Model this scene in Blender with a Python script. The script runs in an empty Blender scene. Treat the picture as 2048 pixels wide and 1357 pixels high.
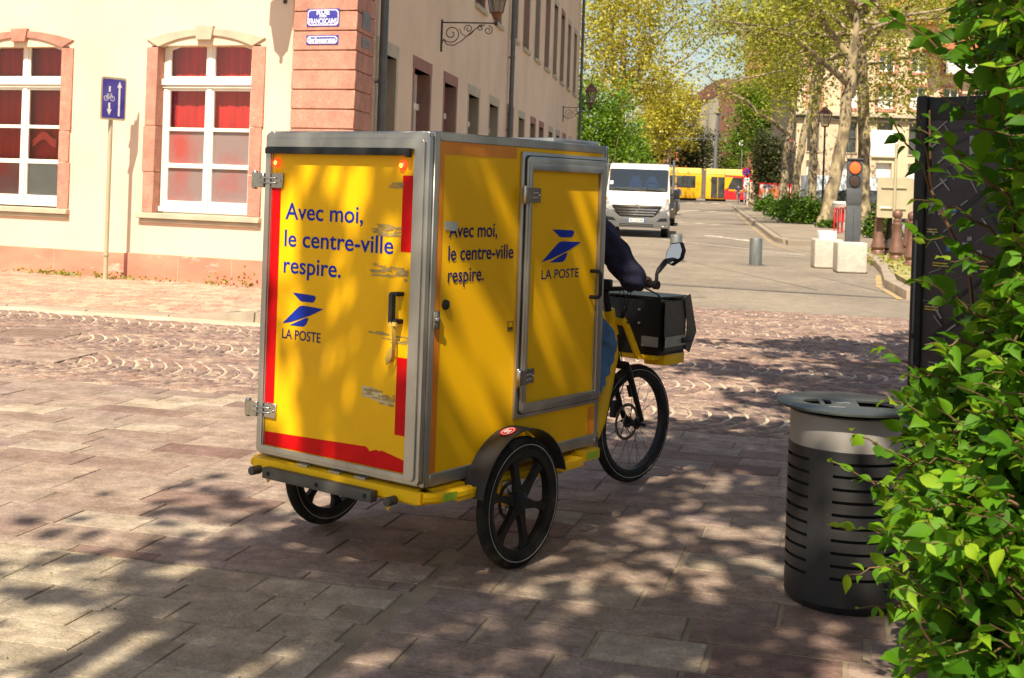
import bpy, bmesh, math, random
import numpy as np
from mathutils import Matrix, Vector
R = math.radians
sc = bpy.context.scene
COL = sc.collection
rng = random.Random(7)
# ---------------------------------------------------------------- camera, sky, sun, exposure
F_PX, CX, CY, ROLL, EYE = 2555., 1024., 380., .034, 1.54
cd = bpy.data.cameras.new('camera'); cam = bpy.data.objects.new('camera', cd); COL.objects.link(cam)
cd.sensor_width = 36; cd.lens = F_PX / 2048 * 36; cd.clip_start = .05; cd.clip_end = 2000
cd.shift_y = -(678.5 - CY) / 2048
cam.matrix_world = Matrix.Translation((0, 0, EYE)) @ Matrix.Rotation(R(90), 4, 'X') @ Matrix.Rotation(ROLL, 4, 'Z')
cd.dof.use_dof = True; cd.dof.focus_distance = 5.3; cd.dof.aperture_fstop = 10
sc.camera = cam
SUN_AZ, SUN_EL = 18., 52.            # sun stands behind the camera, to its left
sdir = Vector((-math.sin(R(SUN_AZ)) * math.cos(R(SUN_EL)), -math.cos(R(SUN_AZ)) * math.cos(R(SUN_EL)), math.sin(R(SUN_EL))))
w = bpy.data.worlds.new('World'); sc.world = w; w.use_nodes = True
nt = w.node_tree; sky = nt.nodes.new('ShaderNodeTexSky'); sky.sky_type = 'NISHITA'; sky.sun_disc = False
sky.sun_elevation = R(SUN_EL); sky.sun_rotation = R(180 + SUN_AZ); sky.air_density = 1.2; sky.dust_density = 1.6; sky.ozone_density = 1.4
bg = nt.nodes['Background']; bg.inputs[1].default_value = .078
tn = nt.nodes.new('ShaderNodeMix'); tn.data_type = 'RGBA'; tn.blend_type = 'MULTIPLY'; tn.inputs[0].default_value = 1; tn.inputs[7].default_value = (.98, .93, .88, 1)   # warm white balance of the daylight
nt.links.new(sky.outputs[0], tn.inputs[6]); nt.links.new(tn.outputs[2], bg.inputs[0])
sl = bpy.data.lights.new('sun', 'SUN'); sl.energy = 4.6; sl.angle = R(.53); sl.color = (1, .885, .70)
so = bpy.data.objects.new('sun', sl); COL.objects.link(so); so.rotation_euler = sdir.to_track_quat('Z', 'Y').to_euler()
vs = sc.view_settings; vs.view_transform = 'Standard'; vs.look = 'None'; vs.exposure = 1.0; vs.gamma = 1
# ---------------------------------------------------------------- ground profile, photo-pixel helper
def gz(y): return .0095 * (min(y, 150) - 18) if y > 18 else 0.
cR, sR = math.cos(ROLL), math.sin(ROLL)
def at(px, py, D):
    u, v = px - CX, py - CY
    return Vector(((u * cR + v * sR) * D / F_PX, D, EYE - (-u * sR + v * cR) * D / F_PX))
# ---------------------------------------------------------------- materials
def new_mat(name):
    m = bpy.data.materials.new(name); m.use_nodes = True
    return m, m.node_tree, m.node_tree.nodes['Principled BSDF']
def nd(t, typ, **kw):
    n = t.nodes.new(typ)
    for k, v in kw.items(): setattr(n, k, v)
    return n
def mat(name, col, rough=.6, metal=0., col2=None, scale=6., detail=6., bump=0., bscale=None, rnd=None, spec=.5, emit=None, coat=0., contrast=(.35, .65), stretch=None, dirt=None, grain=None):
    """procedural surface: base colour, noise towards col2, per-face 'rnd' towards the colours in rnd"""
    m, t, p = new_mat(name); L = t.links
    p.inputs['Roughness'].default_value = rough; p.inputs['Metallic'].default_value = metal
    p.inputs['Specular IOR Level'].default_value = spec; p.inputs['Coat Weight'].default_value = coat
    tc = nd(t, 'ShaderNodeTexCoord'); src = tc.outputs['Object']
    if stretch:
        mp = nd(t, 'ShaderNodeMapping'); mp.inputs['Scale'].default_value = stretch; L.new(src, mp.inputs['Vector']); src = mp.outputs[0]
    rgb = nd(t, 'ShaderNodeRGB'); rgb.outputs[0].default_value = (*col, 1); out = rgb.outputs[0]
    if rnd:
        a = nd(t, 'ShaderNodeAttribute', attribute_name='rnd'); cr = nd(t, 'ShaderNodeValToRGB'); L.new(a.outputs['Fac'], cr.inputs[0])
        cr.color_ramp.interpolation = 'LINEAR'
        el = cr.color_ramp.elements
        while len(el) < len(rnd): el.new(.5)
        for i, c in enumerate(rnd): el[i].position = i / (len(rnd) - 1); el[i].color = (*c, 1)
        out = cr.outputs[0]
    if col2:
        n = nd(t, 'ShaderNodeTexNoise'); n.inputs['Scale'].default_value = scale; n.inputs['Detail'].default_value = detail; L.new(src, n.inputs['Vector'])
        mr = nd(t, 'ShaderNodeMapRange'); mr.inputs[1].default_value, mr.inputs[2].default_value = contrast; L.new(n.outputs['Fac'], mr.inputs[0])
        mx = nd(t, 'ShaderNodeMix', data_type='RGBA'); L.new(mr.outputs[0], mx.inputs[0]); L.new(out, mx.inputs[6])
        if rnd:
            mm = nd(t, 'ShaderNodeMix', data_type='RGBA', blend_type='MULTIPLY'); mm.inputs[0].default_value = 1; L.new(out, mm.inputs[6]); mm.inputs[7].default_value = (*col2, 1); L.new(mm.outputs[2], mx.inputs[7])
        else: mx.inputs[7].default_value = (*col2, 1)
        out = mx.outputs[2]
    if dirt:
        n3 = nd(t, 'ShaderNodeTexNoise'); n3.inputs['Scale'].default_value = dirt[1]; n3.inputs['Detail'].default_value = 8; n3.inputs['Roughness'].default_value = .65; L.new(src, n3.inputs['Vector'])
        m3 = nd(t, 'ShaderNodeMapRange'); m3.inputs[1].default_value, m3.inputs[2].default_value = dirt[2]; m3.inputs[4].default_value = dirt[3]; L.new(n3.outputs['Fac'], m3.inputs[0])
        x3 = nd(t, 'ShaderNodeMix', data_type='RGBA'); L.new(m3.outputs[0], x3.inputs[0]); L.new(out, x3.inputs[6]); x3.inputs[7].default_value = (*dirt[0], 1); out = x3.outputs[2]
    if grain:                      # fine mineral grain and scattered specks
        for sc_g, lo_g, hi_g, ct in ((grain[0], 1 - grain[1], 1 + grain[1], (.3, .7)), (grain[0] * .22, 1 - grain[1] * .8, 1 + grain[1] * .6, (.35, .65))):
            n4 = nd(t, 'ShaderNodeTexNoise'); n4.inputs['Scale'].default_value = sc_g; n4.inputs['Detail'].default_value = 4; n4.inputs['Roughness'].default_value = .7; L.new(src, n4.inputs['Vector'])
            m4 = nd(t, 'ShaderNodeMapRange'); m4.inputs[1].default_value, m4.inputs[2].default_value = ct; m4.inputs[3].default_value = lo_g; m4.inputs[4].default_value = hi_g; L.new(n4.outputs['Fac'], m4.inputs[0])
            h4 = nd(t, 'ShaderNodeHueSaturation'); L.new(m4.outputs[0], h4.inputs['Value']); L.new(out, h4.inputs['Color']); out = h4.outputs[0]
    L.new(out, p.inputs['Base Color'])
    if bump:
        n2 = nd(t, 'ShaderNodeTexNoise'); n2.inputs['Scale'].default_value = bscale or scale * 3; n2.inputs['Detail'].default_value = 8; L.new(src, n2.inputs['Vector'])
        b = nd(t, 'ShaderNodeBump'); b.inputs['Strength'].default_value = bump; b.inputs['Distance'].default_value = .01
        L.new(n2.outputs['Fac'], b.inputs['Height']); L.new(b.outputs[0], p.inputs['Normal'])
    if emit: p.inputs['Emission Color'].default_value = (*emit[0], 1); p.inputs['Emission Strength'].default_value = emit[1]
    return m
def leaf_mat(name, cols, trans=.4, gloss=.35, rough=.5):
    m, t, p = new_mat(name); L = t.links
    a = nd(t, 'ShaderNodeAttribute', attribute_name='rnd'); cr = nd(t, 'ShaderNodeValToRGB'); L.new(a.outputs['Fac'], cr.inputs[0])
    el = cr.color_ramp.elements
    while len(el) < len(cols): el.new(.5)
    for i, c in enumerate(cols): el[i].position = i / (len(cols) - 1); el[i].color = (*c, 1)
    n = nd(t, 'ShaderNodeTexNoise'); n.inputs['Scale'].default_value = 45; tc = nd(t, 'ShaderNodeTexCoord'); L.new(tc.outputs['Object'], n.inputs['Vector'])
    hs = nd(t, 'ShaderNodeHueSaturation'); mr = nd(t, 'ShaderNodeMapRange'); mr.inputs[3].default_value = .8; mr.inputs[4].default_value = 1.2
    L.new(n.outputs['Fac'], mr.inputs[0]); L.new(mr.outputs[0], hs.inputs['Value']); L.new(cr.outputs[0], hs.inputs['Color'])
    L.new(hs.outputs[0], p.inputs['Base Color']); p.inputs['Roughness'].default_value = rough; p.inputs['Specular IOR Level'].default_value = gloss
    tr = nd(t, 'ShaderNodeBsdfTranslucent'); h2 = nd(t, 'ShaderNodeHueSaturation'); h2.inputs['Value'].default_value = 1.5; h2.inputs['Hue'].default_value = .485
    L.new(hs.outputs[0], h2.inputs['Color']); L.new(h2.outputs[0], tr.inputs[0])
    mx = nd(t, 'ShaderNodeMixShader'); mx.inputs[0].default_value = trans; L.new(p.outputs[0], mx.inputs[1]); L.new(tr.outputs[0], mx.inputs[2])
    L.new(mx.outputs[0], t.nodes['Material Output'].inputs[0])
    return m
def glass_mat(name, tint=(.8, .85, .85), refl=.12, rough=.02):
    m, t, p = new_mat(name); L = t.links; t.nodes.remove(p)
    tr = nd(t, 'ShaderNodeBsdfTransparent'); tr.inputs[0].default_value = (*tint, 1)
    gl = nd(t, 'ShaderNodeBsdfGlossy'); gl.inputs['Roughness'].default_value = rough
    fr = nd(t, 'ShaderNodeLayerWeight'); fr.inputs[0].default_value = .25
    ad = nd(t, 'ShaderNodeMath', operation='ADD'); ad.inputs[1].default_value = refl; ad.use_clamp = True; L.new(fr.outputs['Fresnel'], ad.inputs[0])
    mx = nd(t, 'ShaderNodeMixShader'); L.new(ad.outputs[0], mx.inputs[0]); L.new(tr.outputs[0], mx.inputs[1]); L.new(gl.outputs[0], mx.inputs[2])
    L.new(mx.outputs[0], t.nodes['Material Output'].inputs[0])
    return m
# ---------------------------------------------------------------- mesh builder
class MB:
    def __init__(s): s.v = []; s.f = []; s.m = []; s.r = []
    def add(s, vs_, fs, mi=0, r=None):
        o = len(s.v); s.v += [tuple(v) for v in vs_]
        if r is None: r = rng.random()
        for f in fs: s.f.append([i + o for i in f]); s.m.append(mi); s.r.append(r)
        return s
    def box(s, x0, x1, y0, y1, z0, z1, mi=0, r=None, M=None):
        v = [(x, y, z) for z in (z0, z1) for y in (y0, y1) for x in (x0, x1)]
        if M is not None: v = [M @ Vector(q) for q in v]
        return s.add(v, [(0, 2, 3, 1), (4, 5, 7, 6), (0, 1, 5, 4), (2, 6, 7, 3), (0, 4, 6, 2), (1, 3, 7, 5)], mi, r)
    def cbox(s, c, sx, sy, sz, mi=0, r=None, M=None):
        return s.box(c[0] - sx / 2, c[0] + sx / 2, c[1] - sy / 2, c[1] + sy / 2, c[2] - sz / 2, c[2] + sz / 2, mi, r, M)
    def tube(s, pts, rad, n=8, mi=0, cap=True, sq=None, closed=False):
        pts = [Vector(p) for p in pts]; k = len(pts)
        if not hasattr(rad, '__len__'): rad = [rad] * k
        vs_ = []; up = None
        for i, p in enumerate(pts):
            if closed: d = pts[(i + 1) % k] - pts[i - 1]
            else: d = pts[min(i + 1, k - 1)] - pts[max(i - 1, 0)]
            d = d.normalized() if d.length > 1e-9 else Vector((0, 0, 1))
            if up is None:
                up = Vector((0, 0, 1)) if abs(d.z) < .9 else Vector((1, 0, 0))
            x = d.cross(up)
            if x.length < 1e-4: x = d.cross(Vector((0, 1, .3)))
            x.normalize(); y = x.cross(d); up = y
            for j in range(n):
                a = 2 * math.pi * (j + .5) / n
                vs_.append(p + (x * math.cos(a) * (sq[0] if sq else 1) + y * math.sin(a) * (sq[1] if sq else 1)) * rad[i])
        fs = []
        for i in range(k if closed else k - 1):
            i2 = (i + 1) % k
            for j in range(n): fs.append((i * n + j, i * n + (j + 1) % n, i2 * n + (j + 1) % n, i2 * n + j))
        if cap and not closed: fs += [tuple(range(n))[::-1], tuple(range((k - 1) * n, k * n))]
        return s.add(vs_, fs, mi)
    def lathe(s, prof, n=24, M=None, mi=0, r=None, a0=0., a1=360.):
        """prof = [(radius, height)...] turned about local z"""
        full = abs(a1 - a0) >= 359.9; c = n if full else n + 1; vs_ = []
        for (q, z) in prof:
            for j in range(c):
                a = R(a0 + (a1 - a0) * j / n); vs_.append(Vector((q * math.cos(a), q * math.sin(a), z)))
        if M is not None: vs_ = [M @ v for v in vs_]
        fs = []
        for i in range(len(prof) - 1):
            for j in range(n):
                j2 = (j + 1) % c; fs.append((i * c + j, i * c + j2, (i + 1) * c + j2, (i + 1) * c + j))
        return s.add(vs_, fs, mi, r)
    def prism(s, poly, fn, d0, d1, mi=0, r=None):
        """polygon (a,b) pairs swept from d0 to d1; fn(a,b,d) -> point"""
        n = len(poly); v = [fn(a, b, d0) for a, b in poly] + [fn(a, b, d1) for a, b in poly]
        fs = [tuple(range(n))[::-1], tuple(range(n, 2 * n))] + [(i, (i + 1) % n, n + (i + 1) % n, n + i) for i in range(n)]
        return s.add(v, fs, mi, r)
    def sphere(s, c, rx, ry=None, rz=None, n=12, mi=0, M=None):
        ry = ry or rx; rz = rz or rx; vs_ = []; k = max(4, n // 2)
        for i in range(k + 1):
            t = math.pi * i / k
            for j in range(n):
                a = 2 * math.pi * j / n; q = Vector((rx * math.sin(t) * math.cos(a), ry * math.sin(t) * math.sin(a), rz * math.cos(t)))
                vs_.append((M @ q if M is not None else q) + Vector(c))
        fs = [(i * n + j, (i + 1) * n + j, (i + 1) * n + (j + 1) % n, i * n + (j + 1) % n) for i in range(k) for j in range(n)]
        return s.add(vs_, fs, mi)
    def mesh(s, me, M=None, mi=0):
        vs_ = [(M @ v.co) if M is not None else v.co.copy() for v in me.vertices]
        return s.add(vs_, [tuple(p.vertices) for p in me.polygons], mi)
    def build(s, name, mats, parent=None, smooth=None, bevel=0, seg=2, M=None):
        me = bpy.data.meshes.new(name)
        vv = [M @ Vector(v) for v in s.v] if M is not None else s.v
        me.from_pydata([tuple(v) for v in vv], [], s.f)
        mats = mats if isinstance(mats, (list, tuple)) else [mats]
        for m in mats: me.materials.append(m)
        me.polygons.foreach_set('material_index', s.m)
        a = me.attributes.new('rnd', 'FLOAT', 'FACE'); a.data.foreach_set('value', s.r)
        b = bmesh.new(); b.from_mesh(me)
        bmesh.ops.remove_doubles(b, verts=b.verts, dist=1e-5) if bevel or smooth else None
        if bevel:
            es = [e for e in b.edges if len(e.link_faces) == 2 and e.calc_face_angle(0) > .45]
            bmesh.ops.bevel(b, geom=es, offset=bevel, segments=seg, affect='EDGES', clamp_overlap=True, profile=.6)
        bmesh.ops.recalc_face_normals(b, faces=b.faces); b.to_mesh(me); b.free()
        if smooth or bevel:
            me.polygons.foreach_set('use_smooth', [True] * len(me.polygons)); me.set_sharp_from_angle(angle=R(smooth or 40))
        me.update()
        o = bpy.data.objects.new(name, me); COL.objects.link(o)
        if parent: o.parent = parent
        return o
def tag(o, label=None, cat=None, group=None, kind=None):
    if label: o['label'] = label
    if cat: o['category'] = cat
    if group: o['group'] = group
    if kind: o['kind'] = kind
    return o
def thing(name, label, cat, loc=(0, 0, 0), rz=0., group=None):
    o = bpy.data.objects.new(name, None); COL.objects.link(o); o.location = loc; o.rotation_euler = (0, 0, rz); o.empty_display_size = .1
    return tag(o, label, cat, group)
def copy_tree(o, parent=None):
    c = o.copy(); COL.objects.link(c)
    if parent: c.parent = parent
    for ch in list(o.children): copy_tree(ch, c)
    return c
def flat(loops, ext, bev=0.):
    """filled 2-D outline with holes (even-odd), extruded to +-ext -> temporary mesh data"""
    cu = bpy.data.curves.new('outline', 'CURVE'); cu.dimensions = '2D'; cu.fill_mode = 'BOTH'; cu.extrude = ext
    for lp in loops:
        sp = cu.splines.new('POLY'); sp.points.add(len(lp) - 1); sp.use_cyclic_u = True
        for q, (a, b) in zip(sp.points, lp): q.co = (a, b, 0, 1)
    return curve_mesh(cu)
def curve_mesh(cu):
    o = bpy.data.objects.new('outline', cu); COL.objects.link(o); bpy.context.view_layer.update()
    me = bpy.data.meshes.new_from_object(o.evaluated_get(bpy.context.evaluated_depsgraph_get()))
    bpy.data.objects.remove(o); return me
def text_mesh(body, width=None, height=1., bold=.0, ext=.0006, sx=1.):
    cu = bpy.data.curves.new('outline', 'FONT'); cu.body = body; cu.size = 1; cu.offset = bold; cu.extrude = 0; cu.resolution_u = 4
    me = curve_mesh(cu); xs = [v.co.x for v in me.vertices]; ys = [v.co.y for v in me.vertices]
    kx = width / (max(xs) - min(xs)) if width else height * sx
    x0 = min(xs)
    for v in me.vertices: v.co.x = (v.co.x - x0) * kx; v.co.y = v.co.y * height; v.co.z = 0
    return me
def circ(cx, cy, r, n=24, ry=None): return [(cx + r * math.cos(2 * math.pi * i / n), cy + (ry or r) * math.sin(2 * math.pi * i / n)) for i in range(n)]
def rrect(x0, x1, y0, y1, r, n=4):
    o = []
    for cx, cy, a0 in ((x1 - r, y1 - r, 0), (x0 + r, y1 - r, 90), (x0 + r, y0 + r, 180), (x1 - r, y0 + r, 270)):
        for i in range(n + 1): a = R(a0 + 90 * i / n); o.append((cx + r * math.cos(a), cy + r * math.sin(a)))
    return o
def rect(x0, x1, y0, y1): return [(x0, y0), (x1, y0), (x1, y1), (x0, y1)]
def frameM(o, ex, ey, ez):
    return Matrix(((ex[0], ey[0], ez[0], o[0]), (ex[1], ey[1], ez[1], o[1]), (ex[2], ey[2], ez[2], o[2]), (0, 0, 0, 1)))
def leaf_cloud(name, pos, size, mats, parent=None, seed=1, up=.35, shape='quad', dirs=None, rnd=None, droop=0.):
    """many separate leaf faces in one crown: pos (N,3), size scalar or (N,)"""
    g = np.random.default_rng(seed); N = len(pos); pos = np.asarray(pos, float)
    size = np.broadcast_to(np.asarray(size, float), (N,)) * g.uniform(.7, 1.3, N)
    nrm = g.normal(size=(N, 3)); nrm[:, 2] = np.abs(nrm[:, 2]) + up; nrm /= np.linalg.norm(nrm, axis=1)[:, None]
    d = g.normal(size=(N, 3)) if dirs is None else np.asarray(dirs, float) + g.normal(size=(N, 3)) * .45
    d[:, 2] -= droop
    d -= nrm * (d * nrm).sum(1)[:, None]; d /= np.linalg.norm(d, axis=1)[:, None] + 1e-9; s = np.cross(nrm, d)
    if shape == 'quad':
        tpl = np.array([(-.5, 0, 0), (0, .36, .08), (.5, 0, 0), (0, -.36, .08)]); faces = [(0, 3, 2), (0, 2, 1)]
    elif shape == 'leaf':       # pointed oval blade folded along its midrib, tip curling down
        rows_ = [(.10, .13, .03, 0), (.25, .245, .055, 0), (.45, .30, .065, 0), (.63, .255, .045, -.012), (.80, .16, .0, -.045), (.93, .07, -.06, -.085)]; t = [(0, 0, 0)]
        for u_, w_, e_, c_ in rows_: t += [(u_, w_, e_), (u_, 0, c_), (u_, -w_, e_)]
        t.append((1.08, 0, -.14))
        tpl = np.array(t); faces = [(0, 2, 1), (0, 3, 2)] + [f for i in range(5) for f in ((1 + 3 * i, 2 + 3 * i, 5 + 3 * i, 4 + 3 * i), (2 + 3 * i, 3 + 3 * i, 6 + 3 * i, 5 + 3 * i))] + [(16, 17, 19), (17, 18, 19)]
    k = len(tpl)
    ws = g.uniform(.75, 1.25, N); cu = g.uniform(.2, 2.0, N)
    V = pos[:, None, :] + size[:, None, None] * (tpl[None, :, 0, None] * d[:, None, :] + (tpl[None, :, 1, None] * ws[:, None, None]) * s[:, None, :] + (tpl[None, :, 2, None] * cu[:, None, None]) * nrm[:, None, :])
    me = bpy.data.meshes.new(name)
    ff = []; base = np.arange(N) * k
    loops = np.concatenate([np.array(f) for f in faces]); starts = np.cumsum([0] + [len(f) for f in faces[:-1]]); tot = len(loops)
    me.vertices.add(N * k); me.vertices.foreach_set('co', V.reshape(-1))
    me.loops.add(N * tot); me.loops.foreach_set('vertex_index', (base[:, None] + loops[None]).reshape(-1).astype(np.int32))
    me.polygons.add(N * len(faces)); me.polygons.foreach_set('loop_start', (np.arange(N)[:, None] * tot + starts[None]).reshape(-1).astype(np.int32))
    mats = mats if isinstance(mats, (list, tuple)) else [mats]
    for m in mats: me.materials.append(m)
    r = g.random(N) if rnd is None else np.clip(np.asarray(rnd) + g.normal(size=N) * .12, 0, 1)
    a = me.attributes.new('rnd', 'FLOAT', 'FACE'); a.data.foreach_set('value', np.repeat(r, len(faces)).astype(np.float32))
    me.update(calc_edges=True); me.validate()
    if shape == 'leaf': me.polygons.foreach_set('use_smooth', [True] * len(me.polygons))
    o = bpy.data.objects.new(name, me); COL.objects.link(o)
    if parent: o.parent = parent
    return o
def skin_mesh(nodes, edges, sub=2):
    """one continuous body surface grown over a skeleton: nodes {name: ((x,y,z), r or (rx,ry))}"""
    names = list(nodes); me = bpy.data.meshes.new('body'); me.from_pydata([nodes[n][0] for n in names], [(names.index(a), names.index(b)) for a, b in edges], [])
    o = bpy.data.objects.new('body', me); COL.objects.link(o)
    md = o.modifiers.new('s', 'SKIN'); md.use_smooth_shade = True
    for i, n in enumerate(names):
        r = nodes[n][1]; me.skin_vertices[0].data[i].radius = r if hasattr(r, '__len__') else (r, r); me.skin_vertices[0].data[i].use_root = i == 0
    if sub: o.modifiers.new('u', 'SUBSURF').levels = sub
    bpy.context.view_layer.update()
    out = bpy.data.meshes.new_from_object(o.evaluated_get(bpy.context.evaluated_depsgraph_get())); bpy.data.objects.remove(o); return out
def link_mesh(name, me, m, parent=None, smooth=True):
    me.materials.clear(); me.materials.append(m)
    if smooth: me.polygons.foreach_set('use_smooth', [True] * len(me.polygons))
    o = bpy.data.objects.new(name, me); COL.objects.link(o)
    if parent: o.parent = parent
    return o
# ---------------------------------------------------------------- material library
M_ = {}
M_['stucco'] = mat('stucco', (.74, .55, .40), .9, col2=(.65, .47, .335), scale=.9, bump=.25, bscale=60, contrast=(.4, .75), dirt=((.76, .60, .44), .7, (.55, .7), .6))
M_['sand'] = mat('pink_sandstone', (.50, .235, .165), .85, col2=(.40, .18, .13), scale=3.5, bump=.5, bscale=22, dirt=((.62, .42, .32), 9, (.66, .74), .7), grain=(26, .16))
M_['plinth'] = mat('plinth_sandstone', (.60, .245, .16), .85, col2=(.50, .185, .12), scale=1.6, bump=.3, bscale=30, stretch=(1, 1, 2.5), dirt=((.72, .6, .5), 1.7, (.62, .72), .55))
M_['grey_stone'] = mat('grey_stone', (.50, .42, .30), .85, col2=(.40, .34, .25), scale=3, bump=.35, bscale=30)
M_['brown_stone'] = mat('brown_stone', (.33, .155, .12), .85, col2=(.26, .12, .1), scale=3, bump=.35, bscale=30)
M_['mortar'] = mat('mortar_line', (.62, .5, .36), .9)
M_['white'] = mat('white_window_paint', (.80, .76, .66), .45, col2=(.74, .69, .58), scale=4)
M_['curtain'] = mat('red_curtain', (.50, .014, .012), .9, col2=(.36, .010, .010), scale=14, stretch=(1, 1, .08))
M_['film'] = mat('frosted_film', (.27, .19, .185), .25, col2=(.42, .06, .055), scale=1.1, contrast=(.42, .62), spec=.6)
M_['paleboard'] = mat('pale_board', (.42, .44, .40), .5, col2=(.38, .4, .37), scale=3)
M_['glass'] = glass_mat('window_glass', (.95, .96, .95), .045)
M_['darkglass'] = mat('dark_glass', (.03, .035, .035), .06, col2=(.06, .065, .06), scale=2, spec=.8)
M_['zinc'] = mat('zinc_pipe', (.10, .105, .105), .5, metal=.6, col2=(.14, .14, .135), scale=5)
M_['iron'] = mat('black_iron', (.025, .022, .02), .5, metal=.3, col2=(.05, .035, .025), scale=20)
M_['copper'] = mat('copper_lantern', (.22, .085, .05), .45, metal=.6, col2=(.16, .07, .05), scale=9)
M_['lampglass'] = glass_mat('lantern_glass', (.8, .78, .68), .12, .2)
M_['enamel'] = mat('blue_enamel', (.035, .03, .26), .25, col2=(.06, .055, .33), scale=6)
M_['enamel_dark'] = mat('worn_enamel', (.12, .115, .13), .5, col2=(.18, .17, .17), scale=8)
M_['enamel_white'] = mat('white_enamel', (.75, .76, .78), .35, col2=(.62, .64, .68), scale=20)
M_['yellow'] = mat('yellow_panel', (.86, .465, .003), .38, col2=(.81, .42, .003), scale=2.2, spec=.18, dirt=((.36, .22, .04), 2.4, (.58, .8), .35))
M_['yellow_paint'] = mat('yellow_frame_paint', (.86, .50, .004), .38, col2=(.76, .42, .005), scale=5, spec=.25, dirt=((.2, .13, .05), 9, (.66, .76), .5))
M_['alu'] = mat('brushed_aluminium', (.52, .50, .46), .36, metal=.85, col2=(.38, .37, .34), scale=7, stretch=(1, 1, .3), dirt=((.2, .19, .18), 5, (.6, .75), .5))
M_['steel'] = mat('hinge_steel', (.55, .53, .49), .25, metal=1., col2=(.4, .39, .37), scale=25)
M_['black'] = mat('black_plastic', (.012, .012, .012), .5, col2=(.022, .022, .02), scale=12, spec=.25)
M_['bargrey'] = mat('grey_bumper', (.085, .08, .07), .5, metal=.3, col2=(.06, .058, .05), scale=7)
M_['rubber'] = mat('tyre_rubber', (.011, .0105, .010), .85, col2=(.026, .023, .018), scale=9, spec=.15, bump=.4, bscale=60, dirt=((.12, .10, .055), 5, (.52, .7), .55))
M_['rimblack'] = mat('black_rim', (.008, .008, .008), .45, col2=(.013, .013, .013), scale=9, spec=.25)
M_['reflect'] = mat('reflective_band', (.5, .5, .5), .4, col2=(.4, .4, .4), scale=30)
M_['red'] = mat('red_reflective', (.64, .004, .006), .4, col2=(.54, .003, .004), scale=12, spec=.12, dirt=((.25, .0, .0), 6, (.62, .75), .4))
M_['orange'] = mat('orange_reflective', (.74, .24, .003), .45, col2=(.62, .2, .004), scale=6, stretch=(1, 1, .3))
M_['orangestripe'] = mat('dark_orange_line', (.5, .12, .004), .4)
M_['lime'] = mat('lime_reflector', (.33, .55, .02), .35, col2=(.28, .48, .02), scale=40)
M_['blue'] = mat('blue_lettering', (.008, .03, .30), .5, col2=(.010, .025, .26), scale=9, spec=.12)
M_['navyink'] = mat('dark_blue_lettering', (.008, .018, .12), .5, col2=(.012, .02, .10), scale=9, spec=.12)
M_['scuff'] = mat('torn_sticker_residue', (.44, .29, .06), .8, col2=(.24, .18, .08), scale=40)
M_['paper'] = mat('torn_paper', (.62, .5, .28), .8, col2=(.5, .38, .16), scale=30)
M_['lamp_red'] = mat('lit_marker_lamp', (.8, .03, .01), .3, emit=((1, .05, .008), 1.2))
M_['lamp_core'] = mat('lit_marker_core', (.9, .5, .05), .3, emit=((1, .5, .05), 1.8))
M_['strap'] = mat('webbing_strap', (.60, .40, .07), .8, col2=(.5, .33, .06), scale=40)
M_['bag'] = mat('black_tarpaulin', (.009, .0085, .008), .36, col2=(.014, .0125, .012), scale=5, spec=.35, bump=1., bscale=6)
M_['bagbrown'] = mat('worn_bag_side', (.045, .036, .030), .45, col2=(.032, .027, .023), scale=6, bump=.5, bscale=9)
M_['bagband'] = mat('grey_band', (.34, .31, .26), .5, col2=(.25, .23, .2), scale=9)
M_['navy'] = mat('navy_knit', (.009, .009, .032), .95, col2=(.014, .013, .042), scale=60, bump=.6, bscale=160)
M_['jeans'] = mat('blue_denim', (.07, .155, .30), .9, col2=(.045, .11, .22), scale=9, bump=.4, bscale=120)
M_['skin'] = mat('skin', (.45, .25, .17), .55, col2=(.40, .21, .14), scale=12)
M_['hair'] = mat('dark_hair', (.03, .02, .012), .6, col2=(.05, .03, .02), scale=40)
M_['shoe'] = mat('dark_shoe', (.02, .02, .022), .6, col2=(.03, .03, .03), scale=20)
M_['mirror'] = mat('mirror_glass', (1., .78, .64), .05, metal=1., col2=(.97, .76, .62), scale=2)  # warm tint in the glass colour stands in for a pinkish reflection
M_['disc'] = mat('brake_disc_steel', (.30, .24, .2), .35, metal=.9, col2=(.22, .17, .14), scale=30)
M_['bin'] = mat('anthracite_metal', (.028, .028, .031), .42, metal=.25, col2=(.040, .038, .036), scale=5, dirt=((.075, .07, .062), 4, (.6, .75), .5))
M_['binlid'] = mat('bin_lid_metal', (.055, .065, .06), .4, metal=.3, col2=(.075, .08, .075), scale=6)
M_['stainless'] = mat('stainless_band', (.33, .305, .275), .55, metal=.15, col2=(.27, .25, .225), scale=3)
M_['dark'] = mat('dark_hollow', (.006, .006, .006), .9, col2=(.01, .01, .01), scale=4)
M_['board'] = mat('brown_black_print', (.048, .036, .034), .5, col2=(.064, .049, .045), scale=5, spec=.25)
M_['print_grey'] = mat('grey_print', (.30, .29, .28), .5, col2=(.2, .19, .19), scale=40)
M_['print_line'] = mat('dark_map_street', (.009, .007, .008), .4, col2=(.012, .01, .01), scale=20)
M_['print_yellow'] = mat('yellow_print', (.55, .42, .03), .5, col2=(.5, .36, .03), scale=40)
M_['print_blue'] = mat('blue_print', (.03, .14, .38), .5, col2=(.03, .12, .33), scale=40)
M_['slab'] = mat('sandstone_slab', (.3, .2, .16), .85, rnd=[(.30, .235, .185), (.335, .245, .19), (.27, .20, .165), (.40, .33, .25), (.19, .11, .09), (.31, .235, .185), (.27, .20, .175)], col2=(.66, .63, .60), scale=5, detail=9, bump=.9, bscale=26, dirt=((.40, .31, .23), 2.1, (.58, .75), .35), grain=(70, .28))
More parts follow.
